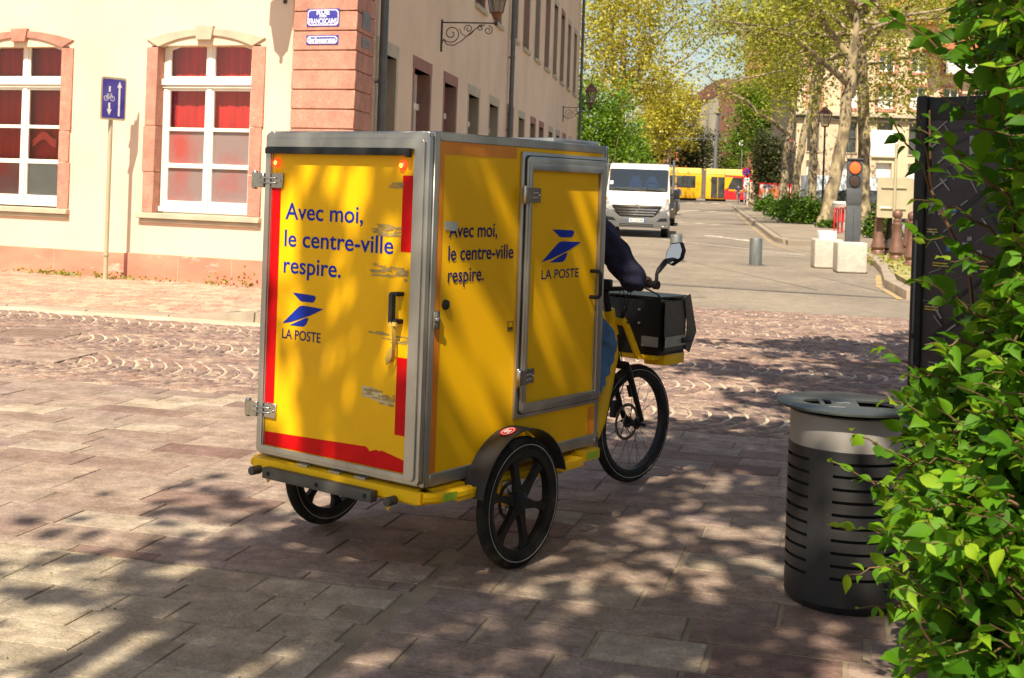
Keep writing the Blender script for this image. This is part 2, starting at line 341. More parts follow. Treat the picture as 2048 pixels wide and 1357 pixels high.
M_['beige'] = mat('beige_paver', (.33, .27, .19), .85, rnd=[(.35, .295, .215), (.40, .335, .245), (.30, .25, .185), (.37, .31, .225)], col2=(.68, .66, .62), scale=6, detail=9, bump=.7, bscale=60, dirt=((.2, .165, .125), 1.7, (.58, .75), .4), grain=(80, .26))
M_['sett'] = mat('cobble_sett', (.2, .13, .11), .8, rnd=[(.27, .175, .14), (.19, .125, .108), (.33, .225, .175), (.165, .115, .105), (.38, .28, .21), (.24, .14, .11)], col2=(.62, .6, .58), scale=16, bump=1., bscale=40, grain=(90, .25))
M_['brick'] = mat('pavement_brick', (.36, .2, .14), .85, rnd=[(.42, .23, .16), (.46, .30, .21), (.36, .19, .135), (.50, .36, .26), (.40, .22, .165)], col2=(.8, .78, .75), scale=14, bump=.5, bscale=40, grain=(60, .2))
M_['joint'] = mat('sandy_joint', (.34, .275, .185), .95, col2=(.19, .155, .105), scale=3.2, bump=.4, bscale=120, dirt=((.055, .075, .02), 2.6, (.6, .7), .75))
M_['joint_pale'] = mat('pale_sand_joint', (.55, .46, .34), .95, col2=(.36, .29, .21), scale=2.2, bump=.4, bscale=120, dirt=((.13, .14, .05), 2.1, (.62, .72), .6))
M_['asphalt'] = mat('worn_asphalt', (.25, .205, .155), .9, col2=(.175, .145, .112), scale=.4, bump=.3, bscale=160, dirt=((.28, .24, .185), 14, (.6, .75), .5), grain=(16, .2))
M_['asphalt2'] = mat('grey_asphalt_patch', (.15, .13, .11), .9, col2=(.12, .105, .09), scale=2, bump=.3, bscale=90)
M_['kerb'] = mat('granite_kerb', (.33, .265, .195), .85, col2=(.26, .205, .15), scale=5, bump=.5, bscale=70)
M_['plaza'] = mat('plaza_gravel', (.27, .215, .155), .95, col2=(.20, .165, .12), scale=.8, bump=.4, bscale=60)
M_['island'] = mat('dry_verge', (.38, .30, .13), .95, col2=(.17, .19, .05), scale=2.2, bump=.6, bscale=30, dirt=((.42, .3, .04), 3.2, (.5, .62), .8))
M_['roadwhite'] = mat('road_white', (.55, .50, .42), .8, col2=(.34, .29, .23), scale=5, contrast=(.5, .7))
M_['roadyellow'] = mat('road_yellow', (.45, .30, .10), .85, col2=(.26, .21, .15), scale=3, contrast=(.42, .6))
M_['concrete'] = mat('pale_concrete', (.52, .48, .40), .9, col2=(.43, .39, .33), scale=6, bump=.5, bscale=60, dirt=((.3, .27, .22), 5, (.58, .72), .6), grain=(50, .15))
M_['whitepaint'] = mat('white_paint', (.80, .79, .76), .5, col2=(.74, .73, .70), scale=4)
M_['steelpost'] = mat('grey_bollard_steel', (.13, .14, .14), .45, metal=.4, col2=(.18, .19, .185), scale=14, stretch=(1, 1, .2))
M_['anth'] = mat('anthracite_signal', (.055, .062, .068), .5, col2=(.07, .077, .082), scale=5)
M_['signback'] = mat('beige_sign_back', (.44, .385, .25), .55, col2=(.38, .33, .22), scale=3, metal=.1)
M_['castiron'] = mat('brown_cast_iron', (.20, .105, .075), .5, metal=.2, col2=(.15, .078, .055), scale=7)
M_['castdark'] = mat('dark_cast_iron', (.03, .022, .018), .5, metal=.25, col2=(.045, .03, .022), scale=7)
M_['rackred'] = mat('red_rack', (.58, .012, .018), .35, col2=(.5, .01, .015), scale=20)
M_['bark'] = mat('plane_bark', (.34, .27, .155), .9, col2=(.13, .10, .062), scale=3.5, bump=.6, bscale=9, contrast=(.42, .58), stretch=(1, 1, .5), dirt=((.48, .41, .25), 5, (.58, .66), .85))
M_['twig'] = mat('reddish_twig', (.16, .085, .035), .8, col2=(.10, .06, .03), scale=30)
M_['lf_plane'] = leaf_mat('plane_leaves', [(.12, .145, .012), (.21, .235, .018), (.31, .33, .03), (.45, .44, .055)], .45)
M_['lf_yellow'] = leaf_mat('yellow_spring_leaves', [(.23, .225, .016), (.34, .325, .025), (.46, .43, .045), (.58, .53, .09)], .45)
M_['lf_green'] = leaf_mat('bright_leaves', [(.05, .11, .008), (.09, .19, .012), (.15, .26, .018), (.21, .32, .02)], .45)
M_['lf_dark'] = leaf_mat('dark_leaves', [(.022, .035, .010), (.04, .055, .014), (.07, .075, .02), (.10, .10, .03)], .3)
M_['lf_hedge'] = leaf_mat('hedge_leaves', [(.03, .075, .006), (.055, .12, .008), (.085, .165, .012), (.12, .21, .015)], .3)
M_['lf_bush'] = leaf_mat('bush_leaves', [(.022, .075, .004), (.042, .13, .005), (.07, .19, .006), (.115, .27, .009), (.25, .38, .018)], .40, .22, .55)
M_['lf_ivy'] = leaf_mat('ivy_leaves', [(.03, .055, .012), (.06, .10, .016), (.12, .19, .02), (.18, .26, .03)], .3, .4, .4)
M_['grass'] = leaf_mat('weed_leaves', [(.09, .13, .015), (.15, .2, .02), (.24, .26, .04), (.3, .25, .05)], .3)
M_['cream'] = mat('cream_render', (.62, .48, .32), .9, col2=(.55, .42, .28), scale=1, bump=.1)
M_['rooftile'] = mat('orange_roof_tile', (.50, .17, .07), .85, col2=(.40, .13, .06), scale=2.5, bump=.5, bscale=6)
M_['brownclad'] = mat('brown_cladding', (.165, .065, .045), .7, col2=(.14, .055, .04), scale=2, stretch=(3, 3, .2))
M_['tramyellow'] = mat('tram_yellow', (.80, .42, .012), .35, col2=(.76, .38, .012), scale=1, coat=.3)
M_['tramroof'] = mat('tram_roof_yellow', (.82, .58, .14), .4, col2=(.78, .54, .12), scale=1)
M_['tramred'] = mat('tram_red', (.58, .02, .03), .35, col2=(.52, .015, .025), scale=1, coat=.3)
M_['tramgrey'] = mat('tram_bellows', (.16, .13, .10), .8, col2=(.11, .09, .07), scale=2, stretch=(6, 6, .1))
M_['seatcloth'] = mat('seat_cloth', (.03, .05, .14), .8, col2=(.05, .07, .18), scale=3)
M_['vanwhite'] = mat('van_white', (.80, .80, .79), .3, col2=(.76, .76, .75), scale=1, coat=.5)
M_['vangrey'] = mat('van_bumper_grey', (.11, .11, .112), .5, col2=(.13, .13, .13), scale=3)
M_['chrome'] = mat('chrome', (.6, .6, .6), .15, metal=1., col2=(.55, .55, .55), scale=5)
M_['headlight'] = mat('headlight_lens', (.55, .54, .52), .1, col2=(.3, .3, .3), scale=12, spec=.8, coat=.6)
M_['amber'] = mat('amber_lens', (.7, .22, .02), .2, col2=(.6, .2, .02), scale=8)
M_['plate'] = mat('number_plate', (.7, .7, .68), .4, col2=(.66, .66, .64), scale=4)
M_['ink'] = mat('black_print', (.02, .02, .02), .6, col2=(.03, .03, .03), scale=9)
M_['carblack'] = mat('black_car_paint', (.012, .013, .015), .2, col2=(.016, .017, .02), scale=2, coat=.6)
M_['carblue'] = mat('navy_car_paint', (.014, .022, .06), .2, col2=(.018, .026, .07), scale=2, coat=.6)
M_['cargrey'] = mat('bronze_car_paint', (.075, .06, .042), .3, metal=.4, col2=(.09, .072, .05), scale=2, coat=.5)
M_['carsilver'] = mat('silver_car_paint', (.40, .40, .40), .3, metal=.5, col2=(.36, .36, .36), scale=2, coat=.5)
M_['hoard'] = mat('pale_blue_side', (.42, .46, .50), .5, col2=(.62, .64, .66), scale=.9)
M_['poster'] = mat('poster_print', (.55, .16, .05), .5, col2=(.65, .60, .55), scale=1.3, contrast=(.45, .55), dirt=((.05, .03, .12), 1.6, (.56, .6), .9))
M_['seam'] = mat('stone_planter', (.17, .105, .088), .9, col2=(.105, .07, .06), scale=4, bump=1., bscale=14, dirt=((.28, .2, .17), 9, (.6, .72), .6))
# ================================================================ GROUND
E_ = Vector((math.cos(R(-15)), math.sin(R(-15)), 0)); N_ = Vector((math.sin(R(15)), math.cos(R(15)), 0))
def PQ(p, q, z=0.): v = E_ * p + N_ * q; return (v.x, v.y, z)
def sheet(name, poly, z, m, grid=None):
    b = MB(); b.add([(x, y, z(y) if callable(z) else z) for x, y in poly], [tuple(range(len(poly)))]); o = b.build(name, m); o['kind'] = 'structure'; return o
b = MB(); ys = [-40, 0, 17, 18, 60, 150, 420]
for i in range(len(ys) - 1): b.add([(-260, ys[i], gz(ys[i]) - .045), (260, ys[i], gz(ys[i]) - .045), (260, ys[i + 1], gz(ys[i + 1]) - .045), (-260, ys[i + 1], gz(ys[i + 1]) - .045)], [(0, 1, 2, 3)])
tag(b.build('ground', M_['plaza']), kind='structure')
def block(mb, pts, zt, zb, ch, r, tl=.006):
    """one paving stone: outline pts (4), top drawn in by ch"""
    c = [sum(p[k] for p in pts) / 4 for k in (0, 1)]; dz = rng.uniform(-.0016, .0016); tx, ty = rng.uniform(-tl, tl), rng.uniform(-tl, tl)
    top = []
    for p in pts:
        dx, dy = p[0] - c[0], p[1] - c[1]; l = math.hypot(dx, dy); k = max(0, (l - ch * 1.4) / l)
        top.append((c[0] + dx * k, c[1] + dy * k, zt + dz + tx * dx + ty * dy))
    mid = [(p[0], p[1], zt - ch * .7 + dz) for p in pts]; bot = [(p[0], p[1], zb) for p in pts]
    mb.add(top + mid + bot, [(0, 1, 2, 3)] + [(i, 4 + i, 4 + (i + 1) % 4, (i + 1) % 4) for i in range(4)] + [(4 + i, 8 + i, 8 + (i + 1) % 4, 4 + (i + 1) % 4) for i in range(4)], 0, r)
# bedding sheets
bed = MB(); bed.add([PQ(-14, 1.0, -.0065), PQ(9, 1.0, -.0065), PQ(9, 8.39, -.0065), PQ(-14, 8.39, -.0065)], [(0, 1, 2, 3)])
tag(bed.build('pavement_base', M_['joint']), kind='structure')
bed = MB(); bed.add([PQ(-16, 8.39, -.011), PQ(13, 8.39, -.011), PQ(13, 17.83, -.011), PQ(-16, 17.83, -.011)], [(0, 1, 2, 3)])
tag(bed.build('road_base', M_['joint_pale']), kind='structure')
# sandstone slabs and beige pavers in courses
pk, bg_ = MB(), MB()
def course(mb, q0, q1, p0, p1, lmin, lmax, gap, ch=.004):
    p = p0 - rng.uniform(0, lmax)
    while p < p1:
        l = rng.uniform(lmin, lmax); a, c = max(p, p0), min(p + l, p1)
        if c - a > .08:
            j = [rng.uniform(-.003, .003) for _ in range(4)]
            block(mb, [PQ(a + gap / 2 + j[0], q0 + gap / 2 + j[1])[:2], PQ(c - gap / 2 + j[2], q0 + gap / 2)[:2], PQ(c - gap / 2 + j[2], q1 - gap / 2 + j[3])[:2], PQ(a + gap / 2 + j[0], q1 - gap / 2)[:2]], 0, -.014, ch, rng.random())
        p += l
q = 8.37
while q > 4.62:                                        # pink courses
    d = rng.uniform(.225, .27); q0 = max(q - d, 4.61)
    course(pk, q0, q, -13, -1.58, .36, .66, .007)
    q = q0
q = 8.37
while q > 1.2:
    d = rng.uniform(.21, .26) if q > 5.6 else rng.uniform(.25, .33)
    course(pk, q - d, q, -1.55, 8.5, .32, .62, .011 if q > 5.6 else .020)
    q -= d
q = 4.585
while q > 1.2:
    d = rng.choice([.165, .18, .195]); course(bg_, q - d, q, -13, -1.60, .24, .42, .007, .004); q -= d
tag(pk.build('sandstone_pavement', M_['slab']), kind='structure')
tag(bg_.build('beige_pavement', M_['beige']), kind='structure')
# cobbles laid in segmental arcs
cb = MB(); BW = 1.33
def arcs(q0, q1, p0, p1, sg=.36):
    p = p0; n = 13
    while p < p1:
        w_ = rng.uniform(.118, .145); row = []
        jit = [rng.uniform(-.012, .012) for _ in range(n + 1)]
        for i in range(n):
            t0 = (i + .5 * (jit[i] * 10)) / n; t1 = (i + 1 + .5 * (jit[i + 1] * 10)) / n
            t0 = max(0, t0); t1 = min(1, t1)
            f = lambda t: sg * (1 - (2 * t - 1) ** 2)
            g_ = rng.uniform(.005, .012); w2 = w_ * rng.uniform(.74, .88)
            ti, tj = t0 + g_ / (q1 - q0), t1 - g_ / (q1 - q0)
            qa, qb = q0 + (q1 - q0) * ti, q0 + (q1 - q0) * tj
            o = rng.uniform(-.005, .005)
            block(cb, [PQ(p + f(ti) + o, qa)[:2], PQ(p + f(ti) + w2 + o, qa)[:2], PQ(p + f(tj) + w2 + o, qb)[:2], PQ(p + f(tj) + o, qb)[:2]], rng.uniform(-.003, .005), -.016, .014, rng.random(), .045)
        p += w_
q = 8.42; k = 0
while q < 17.7:
    q1 = min(q + BW, 17.8); left = -9.5 if q1 < 12.78 else -4.4
    if q < 12.7 < q1: q1 = 12.72
    arcs(q, q1 - .02, left + (k % 2) * .07, 8 if q < 13 else 9)
    q = q1; k += 1
tag(cb.build('cobble_road', M_['sett']), kind='structure')
# raised pavement of small bricks along the corner building, with its kerb
pv = MB(); q = 13.08
bedp = [PQ(-16, 12.85), PQ(-5.6, 12.85), PQ(-4.9, 13.4), PQ(-4.75, 14.2)]
hpf = lambda p, q: (lambda k: (.095 * k + (1 - k) * (.012 + .08 * min(1, max(0, (q - 13.0) / 1.5)))))(min(1, max(0, (p + 7.3) / .7)))
tb = MB(); poly = [PQ(-4.95, 13.2, .083), PQ(-4.95, 14.2, .083), (4.1, 52.5, gz(52.5) + .1), (2.3, 52.5, gz(52.5) + .1), (-2.17, 17.1, .083)]
tb.add(poly, [tuple(range(5))])
ps_ = [-16, -10, -7.3, -6.95, -6.6, -4.95]; qs_ = [13.0, 13.5, 14.0, 14.5, 17.6]
for i in range(5):
    for j in range(4): tb.add([PQ(a, c, hpf(a, c) - .013) for a, c in ((ps_[i], qs_[j]), (ps_[i + 1], qs_[j]), (ps_[i + 1], qs_[j + 1]), (ps_[i], qs_[j + 1]))], [(0, 1, 2, 3)])
tag(tb.build('brick_pavement_base', M_['joint_pale']), kind='structure')
while q < 17.5:
    p = -13 + rng.random() * .1; sl_ = .13
    while p < -5.0:
        l = rng.uniform(.15, .25)
        hp = .09 + .02 * min(1, (q - 13) / 1.5)
        s_ = rng.uniform(-.01, .01)
        block(pv, [PQ(p + .004, q + .004 + s_)[:2], PQ(p + l - .004, q + .004 + s_)[:2], PQ(p + l - .004, q + sl_ - .004 + s_)[:2], PQ(p + .004, q + sl_ - .004 + s_)[:2]], hpf(p + l / 2, q), hpf(p + l / 2, q) - .02, .006, rng.random(), .02)
        p += l
    q += sl_
tag(pv.build('brick_pavement', M_['brick']), kind='structure')
kb = MB(); p = -10.5; hs = lambda p: .012 + .088 * min(1, max(0, (p + 7.35) / .7))
while p < -5.7:
    l = 1.05; z0, z1 = hs(p), hs(p + l - .012); a, c = p, p + l - .012
    kb.add([PQ(a, 12.8, -.05), PQ(c, 12.8, -.05), PQ(c, 13.06, -.05), PQ(a, 13.06, -.05), PQ(a, 12.815, z0), PQ(c, 12.815, z1), PQ(c, 13.06, z1), PQ(a, 13.06, z0)], [(0, 1, 5, 4), (4, 5, 6, 7), (1, 2, 6, 5), (3, 0, 4, 7), (2, 3, 7, 6)])
    p += l
cpts = [PQ(-5.15, 12.95), PQ(-4.6, 13.5), PQ(-4.45, 14.3), (1.3, 30, 0), (4.2, 52, 0)]
for i in range(len(cpts) - 1):
    a, c = Vector(cpts[i]), Vector(cpts[i + 1]); n_ = (c - a).cross(Vector((0, 0, 1))).normalized() * .14
    za, zc = gz(a.y), gz(c.y)
    kb.add([a + n_ + Vector((0, 0, za - .05)), c + n_ + Vector((0, 0, zc - .05)), c - n_ + Vector((0, 0, zc - .05)), a - n_ + Vector((0, 0, za - .05)), a + n_ + Vector((0, 0, za + .11)), c + n_ + Vector((0, 0, zc + .11)), c - n_ + Vector((0, 0, zc + .11)), a - n_ + Vector((0, 0, za + .11))], [(0, 1, 5, 4), (4, 5, 6, 7), (1, 2, 6, 5), (3, 0, 4, 7), (2, 3, 7, 6)])
tag(kb.build('pavement_kerb', M_['kerb'], bevel=.015), kind='structure')
# asphalt street running away, plaza on its right
rd = MB()
road = [(PQ(-5, 17.8)[0], PQ(-5, 17.8)[1]), PQ(13, 17.8)[:2]]
def rz(y): return gz(y) - .006
strip = [(18.3, -2.0, 9.0), (19, -2.0, 12), (24, -2, 18), (38, 0, 20), (60, 2.5, 26), (100, 6, 40), (150, -60, 90)]
b = MB(); b.add([PQ(-6, 17.80, -.010), PQ(12, 17.80, -.010), (14, 24, rz(24)), (-2, 24, rz(24))], [(0, 1, 2, 3)])
for i in range(2, len(strip) - 1):
    (y0, a0, b0), (y1, a1, b1) = strip[i], strip[i + 1]
    b.add([(a0, y0, rz(y0)), (b0, y0, rz(y0)), (b1, y1, rz(y1)), (a1, y1, rz(y1))], [(0, 1, 2, 3)])
tag(b.build('street', M_['asphalt']), kind='structure')
KX = lambda y: 8.29 + (y - 40.12) * .1489           # street-side edge of the plaza
b = MB()
def raised(poly, h, mi=0):
    n = len(poly); b.add([(x, y, gz(y) + h) for x, y in poly] + [(x, y, gz(y) - .03) for x, y in poly], [tuple(range(n))] + [(i, n + i, n + (i + 1) % n, (i + 1) % n) for i in range(n)], mi)
for (y0, y1) in ((37.5, 45), (45, 60), (60, 80), (80, 96)):
    raised([(KX(y0) + .25, y0), (40, y0), (55, y1), (KX(y1) + .25, y1)], .13)
raised([(20.2, 99), (60, 99), (60, 118), (23.5, 118)], .13)
tag(b.build('plaza_ground', M_['plaza']), kind='structure')
b = MB(); raised([(6.75, 20.8), (13, 20), (16, 34.5), (9.2, 34.5), (7.75, 26.3)], .11)
tag(b.build('verge_ground', M_['island']), kind='structure')
b = MB()
def kerbline(pts, step=1.0, wd=.22, h=.14):
    for i in range(len(pts) - 1):
        a, c = Vector((*pts[i], 0)), Vector((*pts[i + 1], 0)); L_ = (c - a).length; n = max(1, int(L_ / step)); d = (c - a) / n; nn = d.normalized().cross(Vector((0, 0, 1))) * wd / 2
        for k in range(n):
            s0 = a + d * k; s1 = a + d * (k + 1) - d.normalized() * .012; vs_ = []
            for z_ in (-.05, h):
                for pt, sg in ((s0, -1), (s1, -1), (s1, 1), (s0, 1)): vs_.append(pt + nn * sg + Vector((0, 0, gz(pt.y) + z_)))
            b.add(vs_, [(4, 5, 6, 7), (0, 1, 5, 4), (1, 2, 6, 5), (2, 3, 7, 6), (3, 0, 4, 7)])
kerbline([(6.4, 20.2), (6.75, 22.6), (7.72, 26.2), (8.6, 30.0), (9.3, 34.6)]); kerbline([(9.2, 37.3), (8.35, 38.6), (KX(40) + .1, 40), (KX(96) + .1, 96)]); kerbline([(18.3, 98.6), (22.2, 117)], 2)
tag(b.build('street_kerb', M_['kerb'], bevel=.02), kind='structure')
# road markings, 4 mm sheets
def mark(mb, pts, h=.004):
    mb.add([(x, y, rz(y) + h) for x, y in pts], [tuple(range(len(pts)))])
def line(mb, a, c, wd, h=.004):
    a, c = Vector((*a, 0)), Vector((*c, 0)); n = (c - a).normalized().cross(Vector((0, 0, 1))) * wd / 2; k = max(1, int((c - a).length / 4))
    for i in range(k):
        s, e = a + (c - a) * i / k, a + (c - a) * (i + 1) / k
        mark(mb, [(s - n)[:2], (e - n)[:2], (e + n)[:2], (s + n)[:2]], h)
wm, ym = MB(), MB()
line(wm, (4.6, 38.6), (7.5, 32.4), .10); line(wm, (6.7, 36.2), (7.4, 35.9), .12); line(wm, (6.75, 31.7), (7.5, 31.4), .10); line(wm, (6.2, 33.2), (7.9, 32.0), .08)
line(wm, (6.75, 42.2), (7.25, 40.4), .17); mark(wm, [(7.55, 39.2), (7.02, 40.3), (7.5, 40.6)]); mark(wm, [(6.45, 42.9), (7.05, 42.5), (6.95, 41.9), (6.5, 42.2)])
for x0, x1, y in ((9.6, 10.1, 76), (10.6, 11.1, 80), (11.5, 12.1, 82.2), (12.3, 12.8, 80.4), (12.9, 13.3, 78.2)): line(wm, (x0, y), (x1, y - .4), 1.3)
for x0, x1, y in ((6.4, 6.9, 56.6), (7.28, 7.6, 56.1), (8.0, 8.4, 55.8), (8.66, 8.96, 55)): line(wm, (x0, y), (x1, y - .3), .5)
for i in range(5): line(wm, (14.7 + i * 1.15, 116.2 - i * .2), (15.3 + i * 1.15, 116.0 - i * .2), 2.2)
for x, y in ((5.5, 48), (5.9, 51.5), (6.3, 55)): line(wm, (x, y), (x + .5, y - .1), .35)
tag(wm.build('white_road_marking', M_['roadwhite']), kind='structure')
line(ym, (2.1, 27.5), (3.4, 37.6), .14)
pts = [(13.3, 75.1), (9.85, 51.85), (7.95, 38.9), (7.7, 35.5), (7.75, 31.5), (7.4, 26.9)]
for i in range(len(pts) - 1): line(ym, pts[i], pts[i + 1], .075)
line(ym, (7.45, 25.8), (6.55, 22.6), .10); line(ym, (6.55, 22.6), (6.2, 20.2), .10); line(ym, (19.5, 116), (15.9, 98.5), .15)
for x, y in ((4.9, 42.5), (5.3, 45.5), (5.8, 49.5), (6.6, 57), (7.6, 64)): line(ym, (x, y), (x + .7, y + .2), .3)
tag(ym.build('yellow_road_marking', M_['roadyellow']), kind='structure')
dm = MB(); line(dm, (-1, 22.9), (2.6, 21.7), .30, .002); line(dm, (2.6, 21.7), (6.3, 20.4), .26, .002); line(dm, (-1, 19.2), (3, 19.4), .05, .002)
line(dm, (4.0, 27.9), (5.2, 21.5), .03, .002); line(dm, (5.9, 25.5), (6.4, 20.8), .03, .002)
for x, y in ((3.64, 28.16), (5.31, 27.7)): mark(dm, circ(x, y, .30, 20), .003)
tag(dm.build('road_patch', M_['asphalt2']), kind='structure')
mh = MB(); mh.lathe([(0, .005), (.30, .005), (.31, -.002), (.325, -.002), (.335, .007), (.40, .007), (.41, -.012)], 36, Matrix.Translation((-4.54, 12.35, 0)))
for i in range(-4, 5): mh.box(-4.54 - .24, -4.54 + .24, 12.35 + i * .06 - .012, 12.35 + i * .06 + .012, .004, .008)
tag(mh.build('manhole_cover', mat('worn_iron_cover', (.17, .12, .095), .7, metal=.2, col2=(.23, .165, .13), scale=9), smooth=30), 'round iron manhole cover set in the cobbles in front of the cream building', 'manhole cover')
cs = MB(); cs.add([PQ(-7.6, 9.1, .008), PQ(-6.25, 9.1, .008), PQ(-6.3, 9.8, .008), PQ(-7.6, 9.8, .008)] + [PQ(-7.6, 9.1, -.03), PQ(-6.25, 9.1, -.03), PQ(-6.3, 9.8, -.03), PQ(-7.6, 9.8, -.03)], [(0, 1, 2, 3), (0, 1, 5, 4), (1, 2, 6, 5), (2, 3, 7, 6), (3, 0, 4, 7)])
tag(cs.build('pavement_patch', M_['slab']), kind='structure')

# ================================================================ CORNER BUILDING
C0 = Vector((-2.17, 17.10, 0)); EU = Vector((-.9374, .3483, 0)); NF = Vector((-.3483, -.9374, 0)); UP = Vector((0, 0, 1))
ED = Vector((math.sin(R(7.67)), math.cos(R(7.67)), 0)); NS = Vector((math.cos(R(7.67)), -math.sin(R(7.67)), 0))
MF = frameM(C0, EU, UP, NF)            # front: (u to the left, z, outward)
MS = frameM(C0, ED, UP, NS)            # street side: (along the street, z, outward)
MFT = frameM(C0, -EU, UP, NF)          # for lettering on the front
bld = thing('corner_building', 'cream rendered corner building with pink sandstone quoins and arched red-curtained windows', 'building', (0, 0, 0))
def bx(mb, u0, u1, z0, z1, n0, n1, M, mi=0): mb.box(u0, u1, z0, z1, n0, n1, mi, None, M)
W2 = dict(c=2.34, head='grey_stone'); W1 = dict(c=5.57, head='sand'); FW = [(2.34, 'grey_stone', 0), (5.57, 'sand', 1), (8.8, 'sand', 0)]
def arch_pts(c, hw, zs, rise, n=10): return [(c - hw + 2 * hw * i / n, zs + rise * (1 - (2 * i / n - 1) ** 2)) for i in range(n + 1)]
loops = [rect(.1, 14, -.3, 10.6)]
for c, hd, k in FW: loops.append(rect(c - .90, c + .90, 1.0, 3.42))
for c in (2.34, 5.57, 8.8): loops.append(rect(c - .8, c + .8, 5.9, 8.3))
wl = MB(); wl.mesh(flat(loops, .2), MF @ Matrix.Translation((0, 0, -.2)))
LW = [(1.35, 2.5), (3.83, 5.13), (6.49, 7.69), (9.15, 10.45), (11.97, 13.29), (14.95, 15.95), (17.14, 18.34), (19.8, 20.9), (22.0, 23.1), (24.75, 25.9), (27.2, 28.3), (29.5, 30.65), (32.1, 33.3)]
UW = [(c - .56, c + .56) for c in (7.6, 10.2, 12.75, 15.7, 18.1, 20.67, 23.37, 25.87, 28.33, 30.9, 33.55)]
loops = [rect(.1, 35.6, -.3, 10.6)] + [rect(a, c, 1.05, 3.48) for a, c in LW] + [rect(a, c, 5.4, 7.75) for a, c in UW]
wl.mesh(flat(loops, .2), MS @ Matrix.Translation((0, 0, -.2)))
back = C0 + EU * 14 - NF * 12
wl.build('wall', M_['stucco'], bld)
rf = MB(); P_ = [C0 + EU * 14.4 + NF * .5, C0 + NF * .5 + NS * .5, C0 + ED * 36 + NS * .5, C0 + ED * 36 - NS * 11, C0 + EU * 14.4 - NF * 10]
top = [C0 + EU * 10 - NF * 5 + UP * 15, C0 - NS * 5 + ED * 6 + UP * 15, C0 + ED * 30 - NS * 5 + UP * 15]
rf.add([p + UP * 10.62 for p in P_] + [p + UP * 10.9 for p in P_] + top, [(0, 1, 6, 5), (1, 2, 7, 6), (2, 3, 8, 7), (3, 4, 9, 8), (4, 0, 5, 9), (0, 1, 2, 3, 4), (5, 6, 11, 10), (6, 7, 12, 11), (7, 8, 12), (8, 9, 10, 11, 12), (9, 5, 10)])
rf.build('roof', M_['rooftile'], bld)
ws_ = MB(); ws_.add([C0 + EU * 14 + UP * z for z in (-.3, 10.6)] + [C0 + EU * 14 - NF * 12 + UP * z for z in (-.3, 10.6)], [(0, 1, 3, 2)]); ws_.build('end_wall', M_['stucco'], bld); ws_ = MB(); ws_.add([C0 + ED * 35.6 + UP * z for z in (-.3, 10.6)] + [C0 + ED * 35.6 - NS * 11 + UP * z for z in (-.3, 10.6)], [(0, 1, 3, 2)])
ws_.build('end_wall', M_['stucco'], bld)
# quoins: one stone per course, wrapping the corner
oc = C0 + NF * .035 + NS * .035 * 1.0 + (NF + NS).normalized() * .006
def plan(u, n): return C0 + EU * u + NF * n
def plan_s(v, n): return C0 + ED * v + NS * n
qn = MB(); z = .46 - .15
for i in range(41):
    z0, z1 = 2.273 + (i - 7) * .2645 + .007, 2.273 + (i - 6) * .2645 - .007
    if z0 < .45: z0 = .452
    if z1 > 10.6 or z1 < z0: continue
    j = rng.uniform(-.004, .004); pl = [plan(.935 + j, -.02), plan(.935 + j, .035 + j), C0 + NF * (.046 + j) + NS * (.046 + j), plan_s(.95, .035 + j), plan_s(.95, -.02), C0 - NF * .05 - NS * .05]
    qn.prism([(p.x, p.y) for p in pl], lambda a, b_, d: (a, b_, d), z0, z1)
qo = qn.build('quoin', M_['sand'], bld, bevel=.009, seg=1)
pl_ = MB(); js = [.0, 1.77, 2.65, 3.5, 4.8, 6.1, 7.4, 8.9, 10.5, 12, 14]
for i in range(len(js) - 1): bx(pl_, js[i] + (.004 if i else -.05), js[i + 1] - .004, -.3, .45 + rng.uniform(-.004, .004), -.02, .05, MF)
v = -.04
while v < 35.4: bx(pl_, v, min(v + 1.6, 35.6) - .006, -.3, .45, -.02, .05, MS); v += 1.6
pl_.build('plinth', M_['plinth'], bld, bevel=.006, seg=1)
pj = MB(); bx(pj, 0, 14, -.3, .445, -.01, .040, MF); pj.build('plinth_joint', M_['mortar'], bld)
